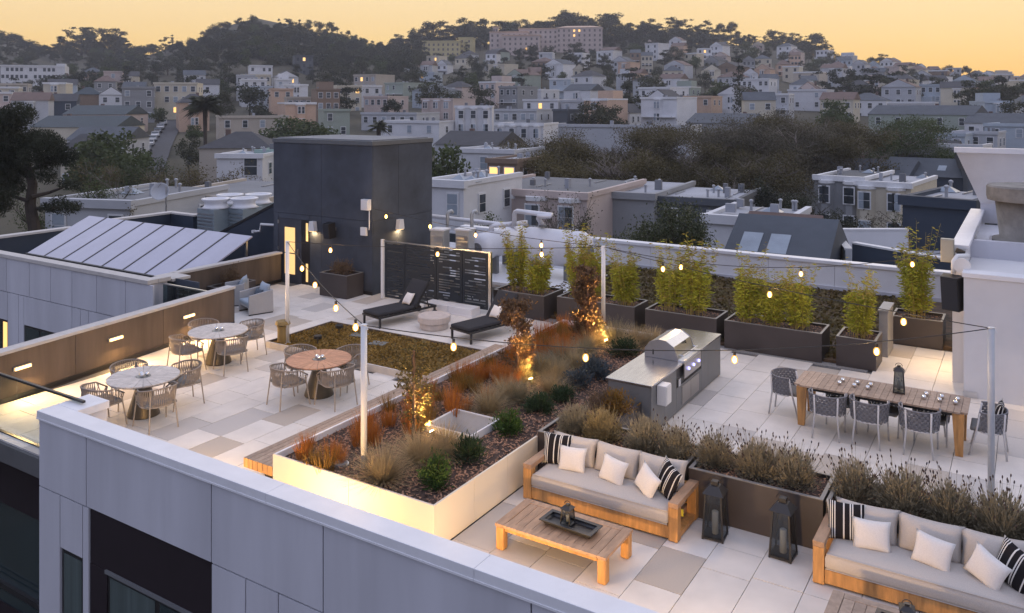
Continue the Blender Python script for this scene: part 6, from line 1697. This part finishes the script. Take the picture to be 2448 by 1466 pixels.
def proto(kind, m, seed):
    rr = random.Random(seed); cl = []; mb = MB()
    if kind == 'pine':
        for i in range(20):
            z = rr.uniform(.22, .95); a = rr.uniform(0, 6.28); q = rr.uniform(.02, .30)*(1.15 - abs(z - .65)); cl.append((q*math.cos(a), q*math.sin(a), z, rr.uniform(.09, .17)))
            mb.tube([(0, 0, z - .15), (q*math.cos(a), q*math.sin(a), z)], [.012, .005], 4, False)
        mb.tube([(0, 0, -.05), (.01, .01, .5), (0, 0, .9)], [.022, .015, .006], 5, False); me = clump_tree(seed, cl, 2600, .05, m, .55, .65)
    elif kind == 'cypress':
        for i in range(20):
            z = rr.uniform(.18, .95); a = rr.uniform(0, 6.28); q = rr.uniform(.05, .42)*(1.1 - z*.55); cl.append((q*math.cos(a), q*math.sin(a), z, rr.uniform(.09, .16)))
        mb.tube([(0, 0, -.05), (0, 0, .6)], [.03, .012], 5, False); me = clump_tree(seed, cl, 2200, .045, m, .6, .45)
    elif kind == 'conifer':
        for i in range(26):
            z = rr.uniform(.08, .97); a = rr.uniform(0, 6.28); q = .21*(1 - z)*rr.uniform(.5, 1.1); cl.append((q*math.cos(a), q*math.sin(a), z, .05 + .07*(1 - z)))
        mb.tube([(0, 0, -.05), (0, 0, .95)], [.02, .004], 5, False); me = clump_tree(seed, cl, 1500, .045, m, .45, .5)
    elif kind == 'round':
        for i in range(16):
            a = rr.uniform(0, 6.28); z = rr.uniform(.32, .86); q = rr.uniform(.05, .34)*math.sqrt(max(.05, 1 - ((z - .5)/.5)**2)); cl.append((q*math.cos(a), q*math.sin(a), z, rr.uniform(.12, .2)))
        mb.tube([(0, 0, -.05), (0, 0, .5)], [.025, .012], 5, False); me = clump_tree(seed, cl, 2200, .05, m, .65, .75)
    elif kind == 'bush':
        for i in range(12):
            a = rr.uniform(0, 6.28); q = rr.uniform(0, .5); cl.append((q*math.cos(a), q*math.sin(a), rr.uniform(.25, .75), rr.uniform(.2, .32)))
        mb.tube([(0, 0, -.1), (0, 0, .3)], [.03, .02], 4, False); me = clump_tree(seed, cl, 800, .10, m, .7, .8)
    return me, mb.mesh('trunk', K_BARK)
for kind, ms in (('pine', (K_DARK, K_DARK, K_OLIVE)), ('cypress', (K_DARK, K_DARK)), ('conifer', (K_DARK,)), ('round', (K_DARK, K_OLIVE, K_OLIVE, K_GREEN)), ('bush', (K_OLIVE, K_DARK))):
    TREES[kind] = [proto(kind, m, 300 + 7*i + len(kind)) for i, m in enumerate(ms)]
rs = random.Random(5)
def tree(u, d, h, kind, label, group=None, wide=1.0, var=None, z=None):
    me, tk = TREES[kind][rs.randrange(len(TREES[kind])) if var is None else var]
    p = at(u, d); g = ground(u, d) - .4 if z is None else z
    t = thing({'bush': 'hill_bush', 'pine': 'pine_tree', 'cypress': 'cypress_tree', 'conifer': 'conifer_tree', 'round': 'leafy_tree'}[kind], label, 'bush' if kind == 'bush' else 'tree', (p.x, p.y, g), rs.uniform(0, 6.28), group)
    t.scale = (h*wide, h*wide, h)
    link('crown', me, t); link('trunk', tk, t)
    return t
def tree_top(u, vtop, d, kind, label, wide=1.0, group=None, var=None):
    return tree(u, d, max(2.5, zat(vtop, d) - ground(u, d) + .4), kind, label, group, wide, var)
# skyline woods
TOP = [(925, 100), (960, 80), (1000, 62), (1050, 55), (1100, 44), (1150, 50), (1200, 40), (1250, 58), (1300, 42), (1350, 26), (1400, 34), (1450, 31), (1500, 40), (1560, 46), (1620, 45), (1680, 55), (1740, 60), (1800, 74), (1850, 76), (1900, 84), (1950, 84), (1985, 108)]
u = 925
while u < 1985:
    for row in range(2):
        d = (636, 602)[row] + rs.uniform(-14, 14); uu = u + rs.uniform(-8, 8)
        if row and 1000 < uu < 1130: continue
        vt = np.interp(uu, [a for a, _ in TOP], [b for _, b in TOP]) + (rs.uniform(-7, 16) if row == 0 else rs.uniform(14, 34))
        k = rs.choice(['pine', 'pine', 'pine', 'cypress', 'round']) if row == 0 else rs.choice(['pine', 'round', 'cypress'])
        nm = {'pine': 'tall pine', 'cypress': 'dark cypress', 'round': 'dense dark tree'}[k]
        tree_top(uu, vt, d, k, nm + ' in the wood along the ridge above the hotel', rs.uniform(1.0, 1.5), 'ridge wood: ' + nm + 's')
    u += rs.uniform(11, 17)
for uu, vt in ((85, 108), (105, 106), (128, 102), (150, 80), (170, 72), (195, 64), (215, 68), (240, 66), (262, 70), (285, 76), (302, 92), (320, 112)):
    tree_top(uu, vt, 600 + rs.uniform(-20, 20), rs.choice(['cypress', 'cypress', 'pine']), 'dark spreading cypress in the clump above the white balcony house', rs.uniform(1.2, 1.6), 'cypress clump')
for uu in range(70, 340, 16): tree_top(uu + rs.uniform(-5, 5), rs.uniform(108, 132), 560 + rs.uniform(-30, 20), 'round', 'round dark tree below the cypress clump', 1.1, 'trees below the cypress clump')
for uu, vt, k in ((395, 88, 'cypress'), (412, 80, 'conifer'), (430, 95, 'round'), (340, 108, 'round'), (365, 104, 'pine')): tree_top(uu, vt, 605, k, 'lone dark tree in the saddle left of the grassy hill' if False else 'dark tree in the saddle beside the grassy hill', 1.0, 'trees in the saddle')
for uu, vt in ((716, 46), (738, 42), (762, 48), (792, 54), (806, 62), (832, 72), (846, 84), (868, 88), (888, 98), (905, 104)): tree_top(uu, vt, 615 + rs.uniform(-10, 10), rs.choice(['pine', 'pine', 'round']), 'airy pine on the shoulder of the grassy hill', rs.uniform(.8, 1.0), 'pines on the hill shoulder')
for i in range(85):
    uu = rs.uniform(925, 1985) if i < 60 else rs.uniform(70, 430)
    tree(uu, 632 + rs.uniform(-22, 10), rs.uniform(4.5, 8), 'bush', 'dark undergrowth bush beneath the skyline trees', 'skyline undergrowth', rs.uniform(1.2, 1.9))
# scrub and woods on the grassy hill
for i in range(170):
    uu = rs.uniform(440, 860); d = rs.uniform(400, 628)
    if zat(0, d) < 0: continue
    tree(uu, d, rs.uniform(2.5, 5.5) if d > 540 else rs.uniform(4, 8), 'bush', 'low scrub bush on the flank of the grassy hill', 'hill scrub bushes', rs.uniform(1.2, 1.8))
for i in range(70):
    uu = rs.uniform(770, 1010); d = rs.uniform(440, 600)
    tree(uu, d, rs.uniform(8, 13), rs.choice(['round', 'pine', 'round']), 'dark tree in the wood between the grassy hill and the cream institution', 'wood beside the hill', rs.uniform(.9, 1.2))
for uu, vt in ((604, 34), (612, 37), (668, 44)): tree_top(uu, vt, 632, 'bush', 'small bush on the very top of the grassy hill', .9, 'hilltop bushes')
for i in range(46):
    tree(rs.uniform(-20, 430), rs.uniform(435, 610), rs.uniform(6, 11), rs.choice(['round', 'round', 'cypress']), 'dark tree on the bare slope under the cypress clump', 'slope trees under the cypress clump', rs.uniform(1.1, 1.5))
for i in range(14): tree(rs.uniform(-60, 75), 625 + rs.uniform(-15, 15), rs.uniform(5, 8), 'bush', 'low bush along the far ridge beside the cypress clump', 'far ridge bushes', 1.5)
# trees between the houses
n_ = 0
for uu, d in SKIP:
    if 335 < uu < 460 and d < 330: continue
    if rs.random() < .9 and n_ < 285:
        k = rs.choice(['round', 'round', 'round', 'pine', 'cypress'])
        lvl = 'high on the slope' if d > 400 else 'midway up the slope' if d > 280 else 'low on the slope'
        zone = 'under the grassy hill' if uu < 960 else 'below the pink hotel' if uu < 1480 else 'below the pines'
        nm = {'round': 'round dark tree', 'pine': 'loose dark pine', 'cypress': 'broad dark cypress'}[k]
        tree(uu, d, rs.uniform(7, 12.5), k, f'{nm} among houses {lvl} {zone}', f'{nm}s {lvl} {zone}', rs.uniform(.9, 1.3)); n_ += 1
SP = [(1765, 132, 285, 'conifer', 'tallest dark conifer standing among white houses', 1.0), (1740, 205, 270, 'cypress', 'dark cypress hugging the tallest conifer', 1.2), (1800, 232, 262, 'cypress', 'broad dark cypress right below the tallest conifer', 1.3),
      (1985, 170, 300, 'cypress', 'wide flat cypress beside the white cubic house', 1.4), (2030, 164, 300, 'cypress', 'wide flat cypress above the terracotta house', 1.4), (2085, 152, 305, 'cypress', 'highest wide cypress of the flat crowned group', 1.3), (2135, 160, 300, 'cypress', 'wide cypress at the end of the flat crowned group', 1.3), (2250, 186, 290, 'round', 'round dark tree beyond the flat crowned cypresses', 1.0),
      (300, 152, 330, 'conifer', 'dark broad conifer beside the tall pinkish house', 1.4), (545, 168, 320, 'round', 'round dark tree left of the white stepped house', 1.3), (515, 178, 310, 'round', 'round dark tree near the street head', 1.2), (200, 165, 330, 'round', 'round tree behind the pinkish hall', 1.4), (235, 175, 320, 'cypress', 'flat dark tree beside the tall pinkish house', 1.4),
      (1505, 152, 330, 'cypress', 'great spreading tree above the small white gabled house', 1.5), (1560, 172, 285, 'round', 'great dark tree behind the bare brown trees', 1.2), (1540, 215, 240, 'round', 'dark round tree beside the small white gabled house', 1.2), (1420, 238, 205, 'round', 'dark round tree next to the amber corner window', 1.25), (1455, 246, 200, 'round', 'lower dark tree next to the small white gabled house', 1.2),
      (1290, 150, 380, 'round', 'round tree below the hotel wing', 1.5), (1240, 165, 350, 'cypress', 'flat tree below the hotel wing', 1.6), (1395, 152, 370, 'conifer', 'dark conifer below the hotel roof', 1.5), (1375, 98, 520, 'round', 'round tree directly in front of the hotel', 1.3), (1268, 112, 520, 'round', 'small round tree at the hotel entrance', 1.0), (1115, 98, 530, 'conifer', 'dark tree between hotel and cream institution', 1.6),
      (690, 264, 165, 'round', 'bushy green tree directly behind the tower', 1.3), (735, 272, 160, 'round', 'second bushy green tree behind the tower', 1.3), (780, 288, 150, 'round', 'low green tree behind the tower roof', 1.3), (380, 250, 225, 'round', 'round dark tree at the lit apartment house', 1.0), (466, 290, 185, 'round', 'dark tree beside the palm', 1.0), (452, 325, 150, 'round', 'dark tree right of the hill street', .9),
      (212, 335, 118, 'round', 'green tree touching the cream bay house', 1.2), (318, 338, 112, 'round', 'low green tree at the foot of the hill street', 1.1), (1052, 312, 105, 'round', 'dark leafy tree rising right of the tower', .8), (2208, 272, 178, 'round', 'round green tree in front of the sage green house', 1.1), (2265, 292, 170, 'round', 'low green tree beside the sage green house', 1.2), (2420, 192, 260, 'round', 'dark tree at the right hand street', 1.3), (2375, 205, 270, 'cypress', 'flat dark tree at the right hand street', 1.5), (2440, 235, 200, 'round', 'dark tree above the pale blue house', 1.3),
      (270, 288, 128, 'round', 'green tree beside the long hall', 1.1), (240, 305, 118, 'round', 'green tree in front of the cream bay house', 1.2), (1000, 205, 300, 'round', 'dark tree behind the blue grey house', 1.2), (1075, 212, 250, 'round', 'dark tree behind the pinkish bay house', 1.3), (940, 232, 225, 'round', 'round tree beside the pinkish white house', 1.0)]
for uu, vt, d, k, lab, wd in SP: tree_top(uu, vt, d, k, lab, wd, var=(3 if 'green' in lab and k == 'round' else None))

# ---- the big brown trees, in fuller detail
def big_tree(u, d, vtop, width, mleaf, seed, label, n=9000, leaf=.016, dense=1.0, bark=K_BARKL, spread=.75, fork=.36, name='bare_tree', levels=4, zoff=0.0):
    g = ground(u, d); h = zat(vtop, d) - g + zoff; width *= 1.35
    mb, ends = grow(seed, 1.0, spread, fork, levels, .018)
    E = np.array([tuple(e) for e in ends]); zt = E[:, 2].max(); z0 = np.percentile(E[:, 2], 3); rx = np.percentile(np.abs(E[:, :2]), 97)
    crown = h*.78 if name == 'bare_tree' else min(h*.85, max(width*1.05, h*.5))
    sx, sz = width/2/rx*.92, h/zt*.97
    mb.v = [(p[0]*sx, p[1]*sx, p[2]*sz) for p in mb.v]
    E = np.stack([E[:, 0]*sx, E[:, 1]*sx, (h*.97 - crown) + crown*np.clip((E[:, 2] - z0)/(zt - z0), 0, 1)**.62], 1)
    rng = np.random.default_rng(seed); k = rng.integers(0, len(E), n)
    # leaves gather in clumps round the twig ends
    P = E[k] + rng.normal(size=(n, 3))*np.array([width*.045, width*.045, crown*.04])
    V, F = leaves(P, leaf, .5, rng=rng)
    p = at(u, d)
    t = thing(name, label, 'tree', (p.x, p.y, g - .2), rs.uniform(0, 6.28))
    link('crown', npmesh('crown', V, F, mleaf), t); mb.build('trunk', bark, t)
    return t
BT = [(1310, 118, 318, 10, K_BROWN, 'bare brown tree at the tank end of the brown grove'), (1400, 112, 308, 11, K_BROWN, 'bare brown tree second from the tanks in the grove'), (1500, 116, 300, 11, K_BROWN, 'bare brown tree with visible trunks above the leafy tree'), (1600, 114, 292, 11, K_BROWN, 'bare brown tree above the cluttered pale roofs'),
      (1700, 118, 278, 12, K_GREYB, 'grey twiggy tree between brown neighbours'), (1800, 120, 262, 13, K_GREYB, 'grey domed twiggy tree above the dark hedge tree'), (1905, 124, 270, 12, K_BROWN, 'brown domed tree behind the row houses'), (2010, 122, 288, 11, K_BROWN, 'brown tree above the skylight roof'), (2110, 128, 276, 11, K_GREEN, 'deep green tree at the sage house end of the grove'),
      (1560, 100, 350, 9, K_BROWN, 'smaller bare brown tree in front of the grove'), (1740, 102, 345, 10, K_BROWN, 'lower brown tree in front of the grey twiggy tree'), (1360, 102, 362, 8, K_BROWN, 'small bare brown tree behind the pinkish house')]
for i, (u, d, vt, w, m, lab) in enumerate(BT): big_tree(u, d, vt, w*1.25, m, 400 + i, lab, 34000, .25)
big_tree(455, 92, 385, 9, K_BROWN, 430, 'wide thin brown shrub tree behind the beige house', 6000, 0.239); big_tree(340, 96, 378, 9, K_BROWN, 431, 'wide thin brown shrub tree above the parked satellite roof' if False else 'second thin brown shrub tree behind the beige house', 6000, 0.250); big_tree(560, 94, 392, 8, K_BROWN, 432, 'third thin brown shrub tree beside the white modern house', 5000, 0.244)
# dark evergreen masses close by
big_tree(1885, 80, 415, 5.6, K_DARK, 440, 'dark dense hedge tree beside the grey row house', 26000, 0.208, bark=K_BARK, spread=.9, fork=.3, name='evergreen_tree'); big_tree(1985, 66, 498, 4.6, K_DARK, 441, 'rounded dark bush in front of the cream row house', 16000, 0.172, bark=K_BARK, fork=.3, name='evergreen_tree')
big_tree(2330, 60, 432, 9.5, K_GREEN, 442, 'broad green hedge behind the penthouse hood', 30000, 0.156, bark=K_BARK, spread=1.0, fork=.3, name='evergreen_tree'); big_tree(2230, 62, 448, 5.5, K_GREEN, 443, 'green hedge beside the navy boxy house', 9000, 0.161, bark=K_BARK, spread=1.0, fork=.3, name='evergreen_tree')
big_tree(2098, 64, 498, 2.6, K_GREYB, 444, 'small grey twiggy bush below the cream row house', 4000, 0.166)
big_tree(1575, 44, 468, 4.6, K_CAM, 445, 'glossy dark leafed tree just behind the white back parapet', 34000, 0.15, bark=K_BARK, spread=.8, fork=.34, name='evergreen_tree'); big_tree(1480, 47, 520, 3.4, K_CAM, 446, 'smaller glossy leafed tree behind the back parapet', 18000, 0.15, bark=K_BARK, name='evergreen_tree'); big_tree(1650, 45, 540, 3.0, K_CAM, 447, 'low glossy leafed tree beside the taller one', 16000, 0.15, bark=K_BARK, name='evergreen_tree')
big_tree(1335, 54, 440, 4.6, K_OLIVE, 448, 'thin airy tree with pale twigs behind the large tank', 2600, 0.140, spread=.8, name='airy_tree'); big_tree(1400, 52, 492, 3.0, K_OLIVE, 449, 'olive bush at the foot of the airy tree', 11000, 0.135, bark=K_BARK, name='evergreen_tree'); big_tree(1140, 60, 500, 3.0, K_GREEN, 450, 'green bush in front of the pinkish bay house', 11000, 0.156, bark=K_BARK, name='evergreen_tree')
big_tree(320, 52, 478, 1.6, K_BROWN, 451, 'small golden conifer against the beige house', 3000, 0.135, bark=K_BARK, fork=.3, spread=.4, name='conifer_tree')
big_tree(200, 60, 400, 5, K_GREEN, 452, 'green bush beside the big pine', 6000, 0.156, bark=K_BARK, name='evergreen_tree'); big_tree(405, 100, 372, 6, K_GREEN, 453, 'green shrubbery behind the thin brown shrubs', 6000, 0.260, bark=K_BARK, name='evergreen_tree')

# ---- big dark pine at the left edge
def big_pine():
    d = 47.0; c = at(78, d); g = ground(78, d)
    t = thing('old_pine', 'big dark old pine with crooked trunk behind the wing roof', 'tree', (c.x, c.y, g))
    S = lambda u, v, dd=0.0: at(u, d + dd, zat(v, d)) - Vector((c.x, c.y, g))
    mb = MB()
    mb.tube([(0, 0, 0), S(82, 545), S(72, 490), S(78, 440), S(62, 390, .5), S(40, 330, .3), S(20, 280)], [.42, .34, .30, .26, .2, .13, .05], 8, False)
    for a in (((75, 470), (120, 462), (150, 450), (185, 432)), ((70, 480), (30, 470), (-20, 455)), ((68, 410), (110, 395), (150, 370)), ((60, 385), (20, 370), (-40, 350)), ((45, 340), (90, 330), (130, 325)), ((74, 500), (110, 500), (150, 498))):
        mb.tube([S(u, v, rs.uniform(-.8, .8)) for u, v in a], [.13, .09, .06, .03][:len(a)], 6, False)
    mb.build('trunk', K_BARK, t)
    cl = []
    for (u, v, r) in ((10, 290, 1.5), (45, 275, 1.3), (-30, 320, 1.7), (30, 335, 1.4), (75, 335, 1.2), (110, 335, 1.1), (140, 345, .9), (150, 372, .9), (115, 385, 1.0), (70, 370, 1.0), (10, 385, 1.5), (-30, 400, 1.6), (25, 420, 1.1), (100, 415, .7), (-20, 450, 1.3), (30, 455, .8), (165, 440, .55), (150, 492, .75), (175, 500, .55), (118, 502, .5), (-30, 500, 1.2), (5, 490, .8)):
        for q in range(3):
            p = S(u + rs.uniform(-14, 14), v + rs.uniform(-8, 8), rs.uniform(-1.3, 1.3)); cl.append((p.x, p.y, p.z, r*.62))
    rng = np.random.default_rng(9); C = np.array([c_[:3] for c_ in cl]); R = np.array([c_[3] for c_ in cl]); n = 52000
    k = rng.choice(len(C), n, p=R**2/np.sum(R**2)); U = unit(n, rng)*(rng.uniform(0, 1, n)**.4)[:, None]; U[:, 2] *= .75
    link('crown', npmesh('crown', *leaves(C[k] + U*R[k][:, None]*1.25, .17, .3, rng=rng), K_DARK), t)
big_pine()

# ---- palms
def palm(u, vtop, d, crown, label, seed, nf=96):
    g = ground(u, d); zt = zat(vtop, d) - crown*.18; p = at(u, d)
    t = thing('palm_tree', label, 'tree', (p.x, p.y, g)); rr = random.Random(seed); H = zt - g
    MB().tube([(0, 0, 0), (.1, 0, H*.5), (0, 0, H)], [.36, .32, .42], 8).build('trunk', K_BARK, t)
    for i in range(nf):
        a = rr.uniform(0, 6.28); el = rr.uniform(-.5, 1.35); L = crown*rr.uniform(.8, 1.05); V = []; F = []
        ca, sa = math.cos(a), math.sin(a); pts = []
        for s in range(7):
            q = s/6; rr_ = L*q*math.cos(el*(1 - .25*q)); pts.append((rr_*ca, rr_*sa, H + L*q*math.sin(el) - .55*L*q*q*(1.0 if el > 0 else .6)))
        for s in range(6):
            for sd in (-1, 1):
                for k in range(3):
                    f = (k + .5)/3; b = Vector(pts[s]).lerp(Vector(pts[s+1]), f); ln = crown*.27*math.sin(math.pi*min(1, (s + f)/6 + .12))
                    tip = b + Vector((-sa*sd*ln + ca*ln*.5, ca*sd*ln + sa*ln*.5, -ln*.45)); w = Vector((ca, sa, 0))*crown*.045
                    V += [b - w, b + w, tip]; F.append((len(V)-3, len(V)-2, len(V)-1))
        mb = MB(); mb.v, mb.f = [tuple(v) for v in V], F
        mb.tube(pts, [.06, .05, .04, .03, .02, .015, .01], 4, False); mb.build('frond', K_OLIVE, t)
palm(490, 240, 150, 4.4, 'large feathery palm beside the hill street', 61); palm(905, 296, 150, 2.8, 'small palm showing just above the tower roof', 62, 40)

# ---- haze filling the valley
hz = MB(); L0, L1, D0, D1 = -1900, 2900, -720, 1420
cor = [(d*FX + l*RX, d*FY + l*RY) for l, d in ((-1500, -260), (1500, -260), (1500, 765), (-1500, 765))]
hz.prism([(x, y, -16.0) for x, y in cor], (0, 0, 100.0))
M_HAZE = bpy.data.materials.new('evening_haze'); M_HAZE.use_nodes = True
hn = M_HAZE.node_tree; hn.nodes.remove(hn.nodes['Principled BSDF'])
pv = hn.nodes.new('ShaderNodeVolumePrincipled'); pv.inputs['Color'].default_value = (.88, .90, .96, 1); pv.inputs['Density'].default_value = .0003; pv.inputs['Anisotropy'].default_value = .2
hn.links.new(pv.outputs[0], hn.nodes['Material Output'].inputs['Volume'])
stuff(hz.build('haze', M_HAZE))
